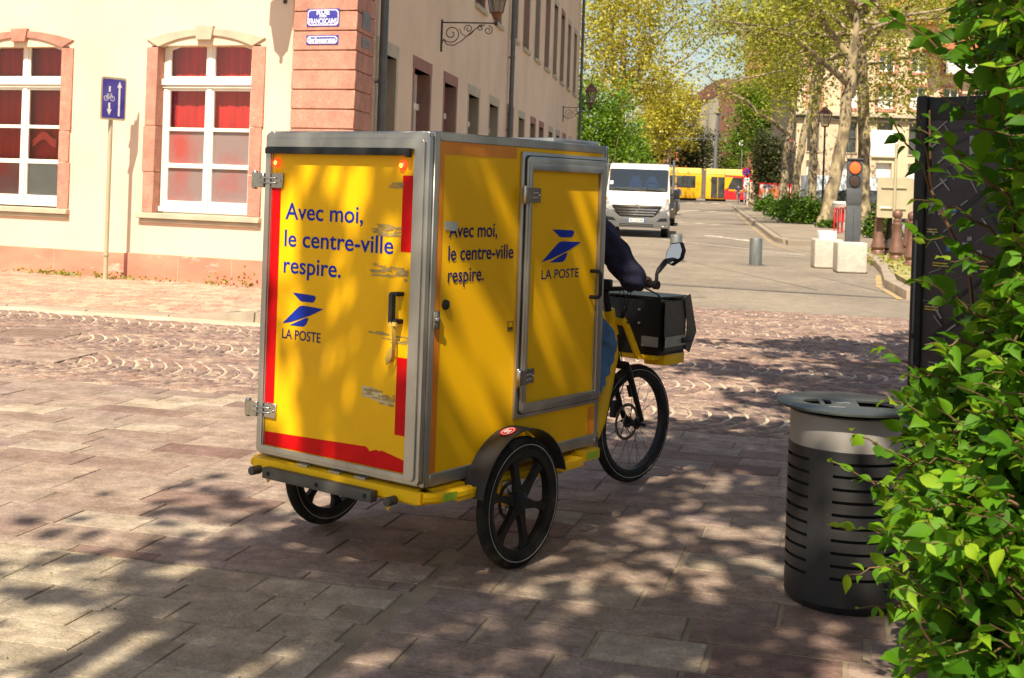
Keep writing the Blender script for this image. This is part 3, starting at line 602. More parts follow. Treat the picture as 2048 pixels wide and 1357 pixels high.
def front_window(c, head, kind):
    hw, ho = .775, .98
    fr = MB(); o = [(c - hw, 1.06), (c + hw, 1.06)] + arch_pts(c, hw, 3.40, .155)[::-1]
    holes = []
    for a, d in ((c - .665, c - .07), (c + .07, c + .665)):
        for z0, z1 in ((1.22, 1.69), (1.755, 2.215), (2.265, 2.79)): holes.append(rect(a, d, z0, z1))
        t = [(a + (d - a) * i / 5, 3.33 + .155 * (1 - ((a + (d - a) * i / 5 - c) / hw) ** 2)) for i in range(6)]
        holes.append([(a, 2.995), (d, 2.995)] + t[::-1])
    fr.mesh(flat([o] + holes, .025), MF @ Matrix.Translation((0, 0, -.165)))
    bx(fr, c - hw, c + hw, 2.865, 2.955, -.15, -.085, MF); bx(fr, c - hw, c + hw, 2.825, 2.862, -.15, -.11, MF); bx(fr, c - hw, c + hw, 1.06, 1.135, -.15, -.10, MF)
    bx(fr, c - .035, c + .035, 1.14, 2.82, -.15, -.122, MF); bx(fr, c - .035, c + .035, 2.96, 3.5, -.15, -.128, MF)
    for s in (-1, 1): bx(fr, c + s * .73 - .03, c + s * .73 + .03, 1.14, 2.82, -.15, -.125, MF)
    root = fr.build('window', M_['white'], bld, bevel=.005, seg=1)
    zz = [1.04, 1.62 + .1 * kind, 2.28 - .1 * kind, 3.40]
    for s in (-1, 1):
        jb = MB()
        for i in range(3):
            off = .02 * ((i + (s > 0)) % 2)
            a, d = sorted((c + s * hw, c + s * (ho - off))); bx(jb, a, d, zz[i] + .003, zz[i + 1] - .003, -.22, .03, MF)
        jb.build('jamb', M_['sand'], root, bevel=.006, seg=1)
    hd = MB(); inner = arch_pts(c, hw, 3.40, .155); outer = arch_pts(c, ho, 3.51, .145)
    hd.prism(inner + outer[::-1], lambda a, b_, d: MF @ Vector((a, b_, d)), -.22, .031)
    hd.prism([(c - .125, 3.49), (c + .125, 3.49), (c + .15, 3.69), (c - .15, 3.69)], lambda a, b_, d: MF @ Vector((a, b_, d)), -.1, .062)
    hd.build('arch_head', M_[head], root, bevel=.006, seg=1)
    si = MB(); bx(si, c - 1.0, c + 1.02, .96, 1.04, -.2, .09, MF); bx(si, c - .97, c + .98, .90, .957, -.1, .045, MF)
    si.build('sill', M_['grey_stone'], root, bevel=.008, seg=1)
    gl = MB(); gl.add([MF @ Vector(p) for p in ((c - .72, 1.1, -.168), (c + .72, 1.1, -.168), (c + .72, 3.5, -.168), (c - .72, 3.5, -.168))], [(0, 1, 2, 3)])
    gl.build('pane', M_['glass'], root)
    cu = MB(); n = 60; vs_ = []
    for i in range(n + 1):
        u = c - .76 + 1.52 * i / n; d = -.30 + .006 * math.sin(i * 1.9) + .006 * math.sin(i * .7)
        vs_ += [MF @ Vector((u, 1.08, d)), MF @ Vector((u, 3.5, d))]
    cu.add(vs_, [(2 * i, 2 * i + 2, 2 * i + 3, 2 * i + 1) for i in range(n)])
    cu.build('curtain', M_['curtain'], root, smooth=80)
    fm = MB(); zt = 2.24 if kind == 0 else 1.72
    sides = ((c - .70, c + .70),) if kind == 0 else ((c + .02, c + .70),)
    for a, d in sides: bx(fm, a, d, 1.12, zt, -.186, -.182, MF)
    fm.build('frosted_film', M_['film'], root)
    if kind == 1:
        pb = MB(); bx(pb, c - .62, c + .0, 1.12, 1.735, -.19, -.184, MF); pb.build('pale_panel', M_['paleboard'], root)
        sw = MB(); n = 12; vs_ = []
        for i in range(n + 1):
            t = i / n; u = c - .08 - .44 * t; zc = 2.02 + .06 * math.sin(t * 6.2 - 1.2) * (1 if t else 1) + .03
            vs_ += [MF @ Vector((u, zc - .055, -.23)), MF @ Vector((u, zc + .055 + .02 * t, -.23))]
        sw.add(vs_, [(2 * i, 2 * i + 2, 2 * i + 3, 2 * i + 1) for i in range(n)]); sw.build('wavy_cutout', mat('bright_red_paper', (.80, .07, .05), .6, col2=(.7, .05, .04)), root)
for c, h, k in FW: front_window(c, h, k)
def upper_front(c):
    jb = MB(); jb.mesh(flat([rect(c - .95, c + .95, 5.75, 8.5), rect(c - .7, c + .7, 5.9, 8.3)], .11), MF @ Matrix.Translation((0, 0, -.08)))
    r_ = jb.build('window', M_['sand'], bld, bevel=.006, seg=1); g = MB(); bx(g, c - .72, c + .72, 5.85, 8.3, -.2, -.17, MF); g.build('pane', M_['darkglass'], r_)
for c in (2.34, 5.57, 8.8): upper_front(c)
def side_window(a, c, z0, z1, st, up):
    jm = MB(); k = .16
    jm.mesh(flat([[(a - k * .8, z0), (c + k * .8, z0), (c + k * .8, z1), (c + k, z1), (c + k, z1 + .2), (a - k, z1 + .2), (a - k, z1), (a - k * .8, z1)], rect(a, c, z0 + .001, z1)], .152), MS @ Matrix.Translation((0, 0, -.148)))
    root = jm.build('window', [M_[st]], bld, bevel=.004, seg=1)
    si = MB(); bx(si, a - .14, c + .14, z0 - .1, z0 - .002, -.3, .07, MS); si.build('sill', M_['grey_stone'], root, bevel=.006, seg=1)
    fr = MB(); m = (a + c) / 2; tz = z1 - .56
    ho = [rect(a + .08, m - .05, z0 + .1, tz - .09), rect(m + .05, c - .08, z0 + .1, tz - .09), rect(a + .08, m - .05, tz + .08, z1 - .08), rect(m + .05, c - .08, tz + .08, z1 - .08)]
    fr.mesh(flat([rect(a, c, z0, z1)] + ho, .03), MS @ Matrix.Translation((0, 0, -.26))); bx(fr, a, c, tz - .06, tz + .05, -.23, -.18, MS)
    fr.build('frame', M_['white'], root, bevel=.004, seg=1)
    g = MB(); g.add([MS @ Vector(p) for p in ((a, z0, -.27), (c, z0, -.27), (c, z1, -.27), (a, z1, -.27))], [(0, 1, 2, 3)]); g.build('pane', M_['darkglass'], root)
for i, (a, c) in enumerate(LW): side_window(a, c, 1.05, 3.48, ['grey_stone', 'brown_stone', 'brown_stone', 'grey_stone', 'grey_stone', 'brown_stone'][i % 6] if i else 'grey_stone', 0)
for i, (a, c) in enumerate(UW): side_window(a, c, 5.4, 7.75, ['grey_stone', 'brown_stone', 'grey_stone', 'grey_stone', 'brown_stone', 'grey_stone', 'brown_stone'][i % 7], 1)
for v in (1.18, 14.72, 35.55):
    dp = MB(); dp.tube([MS @ Vector((v, z, .11)) for z in (.02, 4, 10.6)], .06, 12)
    for z in (1.2, 3.0, 4.8, 6.6, 8.4): dp.tube([MS @ Vector((v, z, .11)), MS @ Vector((v, z + .05, .11))], .072, 12); bx(dp, v - .02, v + .02, z, z + .03, -.01, .06, MS)
    dp.build('drainpipe', M_['zinc'], bld, smooth=40)
# wall lanterns on scrolled brackets
def spiral(c, r0, r1, a0, turns, n=22): return [(c[0] + (r0 + (r1 - r0) * i / n) * math.cos(R(a0) + turns * 2 * math.pi * i / n), 0, c[1] + (r0 + (r1 - r0) * i / n) * math.sin(R(a0) + turns * 2 * math.pi * i / n)) for i in range(n + 1)]
def wall_lamp(loc, rz, label):
    t = thing('wall_lantern', label, 'wall lamp', loc, rz, 'scrolled bracket lanterns on the building')
    br = MB(); br.box(0, .03, -.02, .02, 0, .58); br.tube([(0, 0, .53), (1.0, 0, .53)], .013, 8); br.tube([(1.0, 0, .49), (1.0, 0, .57)], .03, 8)
    br.tube([(.03, 0, .16)] + spiral((.19, .33), .17, .03, 215, 1.6), .009, 6); br.tube([(.05, 0, .22), (.12, 0, .13), (.24, 0, .12), (.38, 0, .2), (.55, 0, .36), (.68, 0, .46), (.8, 0, .5)], .009, 6)
    br.tube(spiral((.50, .42), .08, .02, 200, -1.3), .008, 6); br.tube(spiral((.86, .40), .085, .02, 90, -1.4), .008, 6); br.tube(spiral((.72, .44), .06, .015, 60, 1.2), .008, 6); br.tube([(.34, 0, .42), (.37, 0, .34), (.46, 0, .28), (.55, 0, .33), (.62, 0, .42)], .008, 6)
    br.build('bracket', M_['iron'], t, smooth=50)
    ln = MB(); T = Matrix.Translation((1.0, 0, .58)); pb, ptop, h0, h1 = .115, .20, .13, .56
    ln.lathe([(.02, 0), (.06, .03), (.075, .06), (.10, .12), (pb + .012, .13), (pb + .012, .15), (.0, .15)], 6, T)
    for i in range(6):
        a = 2 * math.pi * i / 6; ln.tube([T @ Vector((pb * math.cos(a), pb * math.sin(a), h0)), T @ Vector((ptop * math.cos(a), ptop * math.sin(a), h1))], .009, 5)
    for z_ in (h0 + .01, h1): ln.tube([T @ Vector(((pb + (ptop - pb) * (z_ - h0) / (h1 - h0)) * math.cos(2 * math.pi * i / 6), (pb + (ptop - pb) * (z_ - h0) / (h1 - h0)) * math.sin(2 * math.pi * i / 6), z_)) for i in range(6)], .012, 5, closed=True)
    ln.lathe([(.235, h1), (.225, h1 + .03), (.13, h1 + .14), (.10, h1 + .16), (.10, h1 + .2), (.04, h1 + .27), (.015, h1 + .3), (0, h1 + .36)], 6, T)
    lo = ln.build('lantern', M_['copper'], t, smooth=30)
    g = MB(); g.lathe([(pb - .004, h0 + .01), (ptop - .004, h1 - .005)], 6, T); g.build('lantern_glass', M_['lampglass'], lo)
    return t
ang_s, ang_f = math.atan2(NS.y, NS.x), math.atan2(NF.y, NF.x)
def wl_at(M, u, z): v = M @ Vector((u, z, 0)); return (v.x, v.y, v.z)
wall_lamp(wl_at(MS, 5.96, 3.98), ang_s, 'copper lantern on a scrolled iron bracket high between two drainpipes, larger of the shaded ones')
wall_lamp(wl_at(MS, 29.3, 4.05), ang_s, 'small far copper lantern on a scrolled bracket, seen against bright green leaves')
wall_lamp(wl_at(MF, 1.08, 3.98), ang_f, 'wall lantern on the sunlit front of which only the bracket foot shows, above its shadow')
# street name plates
def plate(name, M, u0, u1, z0, z1, base, lines, label, tone='enamel_white', edge='enamel_white'):
    t = MB(); cx_, cz = (u0 + u1) / 2, (z0 + z1) / 2; wd, ht = u1 - u0, z1 - z0; T = M @ Matrix.Translation((cx_, cz, .040))
    r = .035; o = [(-wd / 2 + r, -ht / 2), (wd / 2 - r, -ht / 2), (wd / 2, -ht / 2 + r), (wd / 2, ht / 2 - r), (wd / 2 - r, ht / 2), (-wd / 2 + r, ht / 2), (-wd / 2, ht / 2 - r), (-wd / 2, -ht / 2 + r)]
    t.mesh(flat([rect(-wd / 2, wd / 2, -ht / 2, ht / 2)], .004), T); ob = t.build('street_name_plate', M_[base]); tag(ob, label, 'street sign')
    k = MB(); s = lambda f: [(x * (1 - f / wd * 2), y * (1 - f / ht * 2)) for x, y in o]
    k.mesh(flat([s(.012), s(.024)], .0008), T @ Matrix.Translation((0, 0, .0055))); k.build('border', M_[edge], ob)
    for body, wfrac, cy, h, bold in lines:
        g = MB(); g.mesh(text_mesh(body, wd * wfrac, h, bold), T @ Matrix.Translation((-wd * wfrac / 2, cy * ht, .0062))); g.build('lettering', M_[tone], ob)
plate('p', MFT, -.715, -.222, 3.655, 3.893, 'enamel', [('RUE', .40, .17, .095, .04), ('DES', .22, .02, .035, .05), ('FRANCISCAINS', .86, -.36, .105, .02)], 'larger blue enamel street plate with three lines of white letters on the sunlit quoins')
plate('p', MFT, -.715, -.228, 3.412, 3.535, 'enamel', [('Barfuessergass', .84, -.22, .085, .035)], 'smaller narrow blue enamel plate below the larger blue one on the sunlit quoins')
plate('p', MS, .22, .66, 3.66, 3.90, 'enamel_dark', [('RUE', .40, .12, .08, .03)], 'larger worn grey plate on the shaded quoins beside the drainpipe', 'print_grey', 'print_grey')
plate('p', MS, .22, .66, 3.41, 3.54, 'enamel_dark', [], 'smaller worn grey plate on the shaded side of the quoins, below the larger grey one', 'print_grey', 'print_grey')
# cycle contraflow sign on a post in front of the wall
sp = thing('cycle_lane_sign', 'small blue cycle contraflow sign with white arrows on a beige post by the wall', 'road sign', (-5.634, 17.84, .09), math.atan2(.80, .60))
b = MB(); b.tube([(0, 0, -.1), (0, 0, 2.82)], .032, 12); b.tube([(0, 0, .34), (0, 0, .36)], .045, 12); b.build('post', M_['signback'], sp, smooth=40)
PS = Matrix.Translation((0, -.045, 2.53)) @ Matrix.Rotation(R(90), 4, 'X')
b = MB(); b.mesh(flat([rrect(-.21, .21, -.30, .30, .04)], .006), PS); b.build('plate', M_['signback'], sp, bevel=.003, seg=1)
b = MB(); b.mesh(flat([rrect(-.185, .185, -.27, .27, .02)], .0008), PS @ Matrix.Translation((0, 0, .0075))); fc = b.build('sign_face', M_['enamel'], sp)
b = MB(); Q = PS @ Matrix.Translation((0, 0, .0095)); sh = [[(.075, -.24), (.105, -.24), (.105, .16), (.13, .16), (.09, .245), (.05, .16), (.075, .16)], rect(-.085, -.055, .09, .17), [(-.085, -.06), (-.055, -.06), (-.055, -.15), (-.03, -.15), (-.07, -.235), (-.11, -.15), (-.085, -.15)]]
for s in sh: b.mesh(flat([s], .0006), Q)
for cx_ in (-.125, -.02): b.mesh(flat([circ(cx_, -.0, .036, 16), circ(cx_, -.0, .029, 16)], .0006), Q)
for p0, p1 in (((-.125, 0), (-.095, .05)), ((-.095, .05), (-.04, .045)), ((-.02, 0), (-.04, .055)), ((-.075, 0), (-.045, .045)), ((-.075, 0), (-.1, .055)), ((-.125, 0), (-.075, 0)), ((-.115, .062), (-.085, .062)), ((-.055, .07), (-.03, .06))): b.tube([Q @ Vector((*p0, 0)), Q @ Vector((*p1, 0))], .0035, 4)
b.build('pictogram', M_['enamel_white'], fc)
b = MB()
for z in (2.35, 2.72): b.cbox((0, -.01, z), .3, .04, .03)
b.build('clamp', M_['zinc'], sp)
# ================================================================ CARGO TRIKE
TR = thing('cargo_trike', 'yellow delivery cargo trike with a tall aluminium-edged box and blue LA POSTE lettering', 'cargo trike', (-.3626, 5.521, 0), R(-36.3))
BX, YB, YF, ZB, ZT = .455, -.505, .715, .395, 1.752
FR = frameM((0, YB, 0), (1, 0, 0), (0, 0, 1), (0, -1, 0))        # rear face: (x, z, outward)
FS = frameM((BX, 0, 0), (0, 1, 0), (0, 0, 1), (1, 0, 0))         # right face: (y, z, outward)
def fb(mb, M, a0, a1, b0, b1, n0, n1, mi=0): mb.box(a0, a1, b0, b1, n0, n1, mi, None, M)
b = MB(); b.box(-BX + .004, BX - .004, YB + .004, YF - .004, ZB + .01, ZT - .01)
box = b.build('cargo_box', M_['yellow'], TR)
# aluminium edge profiles
b = MB(); t = .03
for x in (-BX, BX):
    for y in (YB, YF): sx, sy = (1 if x > 0 else -1), (1 if y > 0 else -1); b.box(min(x, x - sx * t), max(x, x - sx * t), min(y, y - sy * t), max(y, y - sy * t), ZB, ZT)
for z0, z1 in ((ZB, ZB + .05), (ZT - .035, ZT)):
    for x in (-BX, BX): sx = 1 if x > 0 else -1; b.box(min(x + sx * .002, x - sx * .03), max(x + sx * .002, x - sx * .03), YB + t, YF - t, z0, z1)
    for y in (YB, YF): sy = 1 if y > 0 else -1; b.box(-BX + t, BX - t, min(y + sy * .002, y - sy * .03), max(y + sy * .002, y - sy * .03), z0, z1)
b.box(-BX + .01, BX - .01, YB + .03, YF - .03, ZT - .012, ZT + .002)
b.build('edge_profile', M_['alu'], box, bevel=.003, seg=1)
b = MB(); b.box(-.10, .40, YF - .35, YF + .02, ZT + .001, ZT + .022); b.build('roof_cap', M_['alu'], box, bevel=.006)
b = MB(); fb(b, FS, YF - .035, YF - .002, ZB - .012, ZB + .035, 0, .008); fb(b, FS, YF - .012, YF + .003, ZT - .075, ZT + .002, 0, .006); b.build('corner_bracket', M_['steel'], box, bevel=.004)
b = MB(); fb(b, FS, -.492, -.458, 1.0, 1.068, 0, .012); b.tube([FS @ Vector((-.475, 1.035, .01)), FS @ Vector((-.475, 1.035, .02))], .012, 12); b.build('latch_plate', M_['steel'], box, bevel=.003)
# rear door
b = MB(); DR = FR @ Matrix.Translation((0, 0, .02))
b.mesh(flat([rrect(-.447, .447, ZB + .012, ZT - .008, .02), rect(-.407, .385, .43, 1.69)], .012), FR @ Matrix.Translation((0, 0, .014)))
b.mesh(flat([rrect(-.437, .428, ZB + .025, ZT - .03, .02), rect(-.410, .377, .442, 1.682)], .004), FR @ Matrix.Translation((0, 0, .030)))
door = MB(); fb(door, FR, -.42, .40, .42, 1.70, .004, .016); dr = door.build('rear_door', M_['yellow'], TR)
b.build('door_frame', M_['alu'], dr, bevel=.0025, seg=1, smooth=40)
b = MB(); fb(b, FR, -.428, .364, 1.656, 1.682, .034, .050); fb(b, FR, -.428, .364, 1.676, 1.686, .03, .042); fb(b, FR, .347, .368, 1.650, 1.685, .034, .053); b.build('rubber_bar', M_['black'], dr, bevel=.004)
for x in (-.382, .312):
    b = MB(); T = FR @ Matrix.Translation((x, 1.619, .016)); b.lathe([(0, .016), (.012, .015), (.0185, .009), (.0195, 0)], 20, T); lo = b.build('marker_light', M_['lamp_red'], dr, smooth=50)
    b = MB(); b.lathe([(0, .0205), (.006, .019), (.009, .0155)], 14, T); b.build('lamp_core', M_['lamp_core'], lo, smooth=50)
def stripe(pts, par, m='red', n=.0168): bb = MB(); bb.mesh(flat([pts], .0005), FR @ Matrix.Translation((0, 0, n))); return bb.build('red_stripe' if m == 'red' else 'tape', M_[m], par)
stripe(rect(-.409, -.358, .585, 1.515), dr); stripe(rect(.312, .374, 1.287, 1.581), dr); stripe(rect(.312, .374, .583, .881), dr)
edge = [(-.405, .443), (.376, .443), (.376, .488), (.30, .503), (.25, .512), (.235, .508), (.22, .511), (.20, .505), (.185, .500), (.178, .508), (.165, .516), (-.405, .497)]
stripe(edge, dr)
def lettering(par, M, n, lines, m, bold=.010):
    for body, a, w_, z, h in lines: g = MB(); g.mesh(text_mesh(body, w_, h, bold), M @ Matrix.Translation((a, z, n))); g.build('lettering', M_[m], par)
lettering(dr, FR, .0175, [('Avec moi,', -.326, .436, 1.388, .098), ('le centre-ville', -.326, .60, 1.276, .098), ('respire.', -.326, .325, 1.166, .098)], 'blue')
lettering(dr, FR, .0175, [('LA POSTE', -.322, .222, .895, .057)], 'navyink', .008)
def bird(par, M, n, x0, z0, wd, ht):
    """post-horn bird emblem: three slanted wing bars"""
    S = lambda p: [(x0 + a * wd, z0 + c * ht) for a, c in p]
    g = MB()
    for p in ([(.24, 1.0), (.77, .97), (.815, .93), (.815, .88), (.77, .78), (.74, .755), (.50, .755), (.44, .77)], [(.0, .03), (.34, .50), (.42, .60), (.50, .635), (1.0, .60), (1.0, .585), (.70, .36), (.22, .10)], [(.19, .0), (.58, .27), (.66, .27), (.60, .07), (.53, .0)]):
        g.mesh(flat([S(p)], .0005), M @ Matrix.Translation((0, 0, n)))
    return g.build('emblem', M_['blue'], par)
bird(dr, FR, .0175, -.322, .952, .228, .135)
def hinge(par, M, a, z, w_=.17, h=.062, n0=.016, flip=1):
    g = MB(); fb(g, M, a, a + w_ * .42, z - h / 2, z + h / 2, n0, n0 + .026); fb(g, M, a + w_ * .42, a + w_, z - h / 2, z + h / 2, n0 + .002, n0 + .010)
    g.tube([M @ Vector((a + .008, z - h * .62, n0 + .012)), M @ Vector((a + .008, z + h * .62, n0 + .012))], .012, 12)
    for dz in (-.010, .010): g.tube([M @ Vector((a + .05, z + dz, n0 + .026)), M @ Vector((a + w_ * .80, z + dz, n0 + .013))], .0045, 6)
    for da, dz in ((.5, .38), (.5, -.38), (.92, 0)): g.lathe([(0, .005), (.006, .003), (.007, 0)], 10, M @ Matrix.Translation((a + w_ * da, z + h * dz, n0 + .010)))
    return g.build('hinge', M_['steel'], par, bevel=.0015, seg=1)
hinge(dr, FR, -.512, 1.545); hinge(dr, FR, -.507, .588)
b = MB(); b.box(.302, .322, 1.018, 1.13, .045, .068, 0, None, FR); 
for z0, z1 in ((1.012, 1.03), (1.118, 1.134)): fb(b, FR, .302, .338, z0, z1, .016, .060)
hd = b.build('handle', M_['black'], dr, bevel=.004)
b = MB(); pts = [(.315, 1.02, .058), (.325, .99, .060), (.322, .93, .05), (.318, .89, .046), (.305, .865, .045), (.293, .858, .043), (.287, .872, .042), (.296, .90, .041), (.306, .915, .040)]
b.tube([FR @ Vector(p) for p in pts], .016, 4, sq=(1, .16)); fb(b, FR, .300, .338, 1.005, 1.02, .05, .062); b.build('strap', M_['strap'], dr, smooth=60)
# torn stickers and scuffs (ragged shapes on the door skin)
def scuff(par, M, n, a0, a1, z0, z1, rows, m='scuff', seed=1):
    r = random.Random(seed); g = MB(); ht = z1 - z0
    for k in range(rows * 4):
        t = r.random(); x = a0 + (a1 - a0) * r.random(); zc = z0 + ht * (.5 + (r.random() - .5) * .9) - (x - a0) * .06; l = r.uniform(.02, .09) * (1 - .4 * abs(t - .5)); h = ht * r.uniform(.04, .16); pts = []; N_ = 7
        l = min(l, a1 - x + .01)
        for i in range(N_): pts.append((x + l * i / (N_ - 1), zc + h * r.uniform(.15, 1)))
        for i in range(N_ - 1, -1, -1): pts.append((x + l * i / (N_ - 1), zc - h * r.uniform(.15, 1)))
        g.mesh(flat([pts], .00005), M @ Matrix.Translation((0, 0, n + k * .00004)))
    return g.build('sticker_residue', M_[m], par)
scuff(dr, FR, .0172, .150, .305, 1.345, 1.392, 6, seed=1); scuff(dr, FR, .0172, .155, .345, 1.185, 1.235, 7, seed=2); scuff(dr, FR, .0172, .155, .36, .940, .975, 4, seed=3); scuff(dr, FR, .0172, .235, .305, 1.530, 1.560, 5, seed=4)
g = MB(); g.mesh(flat([[(.135, .752), (.20, .750), (.235, .735), (.26, .715), (.30, .700), (.30, .690), (.25, .690), (.20, .705), (.135, .710)]], .0004), FR @ Matrix.Translation((0, 0, .0172))); g.build('torn_label', M_['paper'], dr)
scuff(dr, FR, .0178, .14, .30, .695, .745, 4, seed=6)
# right side: tapes, lettering, side door
def tape(par, M, n, pts, m, name='reflective_tape'): g = MB(); g.mesh(flat([pts], .0004), M @ Matrix.Translation((0, 0, n))); return g.build(name, M_[m], par)
NS_ = -.0025
tape(box, FS, NS_, rect(-.475, .022, 1.668, 1.718), 'orange'); tape(box, FS, NS_, rect(-.475, -.446, 1.07, 1.668), 'orange'); tape(box, FS, NS_, rect(-.475, -.440, .447, 1.0), 'orange'); tape(box, FS, NS_, rect(.632, .684, .447, .572), 'orange')
for a in (-.467, -.458, -.449): tape(box, FS, NS_ + .0006, rect(a - .0015, a + .0015, .447, 1.0), 'orangestripe', 'tape_line')
lettering(box, FS, NS_ + .001, [('Avec moi,', -.405, .31, 1.348, .082), ('le centre-ville', -.405, .425, 1.259, .082), ('respire.', -.403, .228, 1.174, .082)], 'navyink')
b = MB(); b.lathe([(0, .012), (.012, .012), (.019, .008), (.02, 0)], 20, FS @ Matrix.Translation((-.412, 1.089, -.003))); b.build('lock', M_['black'], box, smooth=40)
g = MB(); g.mesh(flat([[(-.434, 1.41), (-.36, 1.408), (-.349, 1.38), (-.375, 1.372), (-.43, 1.378)]], .0005), FS @ Matrix.Translation((0, 0, -.001))); g.build('clear_sticker', M_['paleboard'], box)
g = MB(); g.mesh(flat([rect(-.003, .037, .958, .998), rect(.0, .034, .961, .995)], .0003), FS @ Matrix.Translation((0, 0, -.002))); g.mesh(flat([rect(.005, .03, .964, .974)], .0003), FS @ Matrix.Translation((0, 0, -.002))); g.build('small_pictogram', M_['ink'], box)
sd = MB(); fb(sd, FS, .09, .655, .63, 1.645, -.003, .008); sd = sd.build('side_door', M_['yellow'], TR)
b = MB(); b.mesh(flat([rect(.050, .700, .590, 1.700), rect(.10, .640, .648, 1.628)], .006), FS @ Matrix.Translation((0, 0, .004)))
b.mesh(flat([rrect(.072, .690, .610, 1.682, .02), rect(.098, .642, .640, 1.634)], .006), FS @ Matrix.Translation((0, 0, .016)))
b.mesh(flat([rect(.085, .660, .630, 1.655), rect(.103, .637, .651, 1.625)], .004), FS @ Matrix.Translation((0, 0, .024)))
b.build('door_frame', M_['alu'], sd, bevel=.004, seg=2, smooth=50)
b = MB(); b.mesh(flat([rrect(.068, .694, .606, 1.686, .02), rrect(.073, .689, .611, 1.681, .02)], .004), FS @ Matrix.Translation((0, 0, .012))); b.build('door_seal', M_['black'], sd)
hinge(sd, FS, .035, 1.52, .125, .062, .02); hinge(sd, FS, .030, .765, .125, .062, .02)
bird(sd, FS, .009, .212, 1.234, .295, .142); lettering(sd, FS, .009, [('LA POSTE', .213, .288, 1.165, .056)], 'navyink', .010)
b = MB(); b.tube([FS @ Vector(p) for p in ((.600, 1.188, .008), (.602, 1.188, .05), (.605, 1.178, .058), (.605, 1.082, .058), (.602, 1.072, .05), (.600, 1.072, .008))], .009, 8); b.build('handle', M_['black'], sd, smooth=50)
# chassis
b = MB(); b.box(-.440, .475, YB - .045, YB + .02, .345, .388); b.box(-.44, .44, YB - .02, YF + .04, .33, .372); b.box(.44, .475, YB - .02, -.28, .345, .388)
for s in (-1, 1):
    e_ = 0 if s > 0 else .035
    b.tube([(s * (.475 - e_), YB - .03, .366), (s * (.505 - e_), YB + .0, .366), (s * (.515 - e_), -.30, .366)], .022, 8)
    b.tube([(s * .44, -.30, .35), (s * .44, .36, .35)], .018, 8)
b.tube([(0.03, .30, .30), (0.03, .75, .20), (0.03, 1.05, .185), (.03, 1.20, .20), (.03, 1.30, .25), (.03, 1.39, .36), (.03, 1.455, .55), (.03, 1.50, .70), (.03, 1.475, .80), (.03, 1.46, .87)], [.035, .042, .045, .045, .045, .043, .042, .042, .04, .032], 12)
b.tube([(.03, .62, .36), (.36, .62, .36), (.44, .55, .36)], .02, 8)
b.tube([(.03, 1.46, .93), (.03, 1.505, .80)], .034, 12)
ch = b.build('chassis', M_['yellow_paint'], TR, smooth=40, bevel=.0)
for y0, y1, xo in ((YB + .12, -.20, .528), (.34, .50, .525)):
    b = MB(); b.mesh(flat([rect(.44, xo, y0, y1), rect(.455, xo - .018, y0 + .03, (y0 + y1) / 2 - .012), rect(.455, xo - .018, (y0 + y1) / 2 + .012, y1 - .03)], .019), Matrix.Translation((0, 0, .356))); b.build('wheel_bracket', M_['yellow_paint'], ch, bevel=.004)
for y0, y1, x in ((YB + .025, YB + .105, .5300), (.56, .655, .5005)):
    g = MB(); g.box(x, x + .0015, y0, y1, .352, .382); g.build('lime_reflector', M_['lime'], ch)
b = MB(); b.box(.44, .5, .545, .67, .345, .388); b.build('front_bracket', M_['yellow_paint'], ch, bevel=.005)
b = MB(); b.box(-.342, .262, YB - .085, YB - .047, .322, .366); b.build('bumper_bar', M_['bargrey'], ch, bevel=.004)
b = MB(); 
for x in (-.305, -.03, .23): b.lathe([(0, .001), (.009, .001), (.0095, -.002)], 14, FR @ Matrix.Translation((x, .345, .086)))
b.build('bolt_hole', M_['dark'], ch)
for x in (-.398, .35): b = MB(); b.tube([(x, YB - .045, .343), (x, YB - .095, .343)], .018, 16); b.build('buffer', M_['bargrey'], ch, bevel=.003)
b = MB()
for x in (-.335, .328): b.tube([(x, YB - .05, .345), (x, YB - .055, .325), (x + .008, YB - .055, .312), (x, YB - .055, .302), (x - .008, YB - .055, .312), (x, YB - .055, .325)], .004, 6)
b.build('eyelet', M_['yellow_paint'], ch, smooth=50)
b = MB()
for x in (-.2, -.02, .12): b.box(x, x + .06, YB - .03, YB - .01, .386, .396)
b.build('packing_strip', M_['alu'], ch)
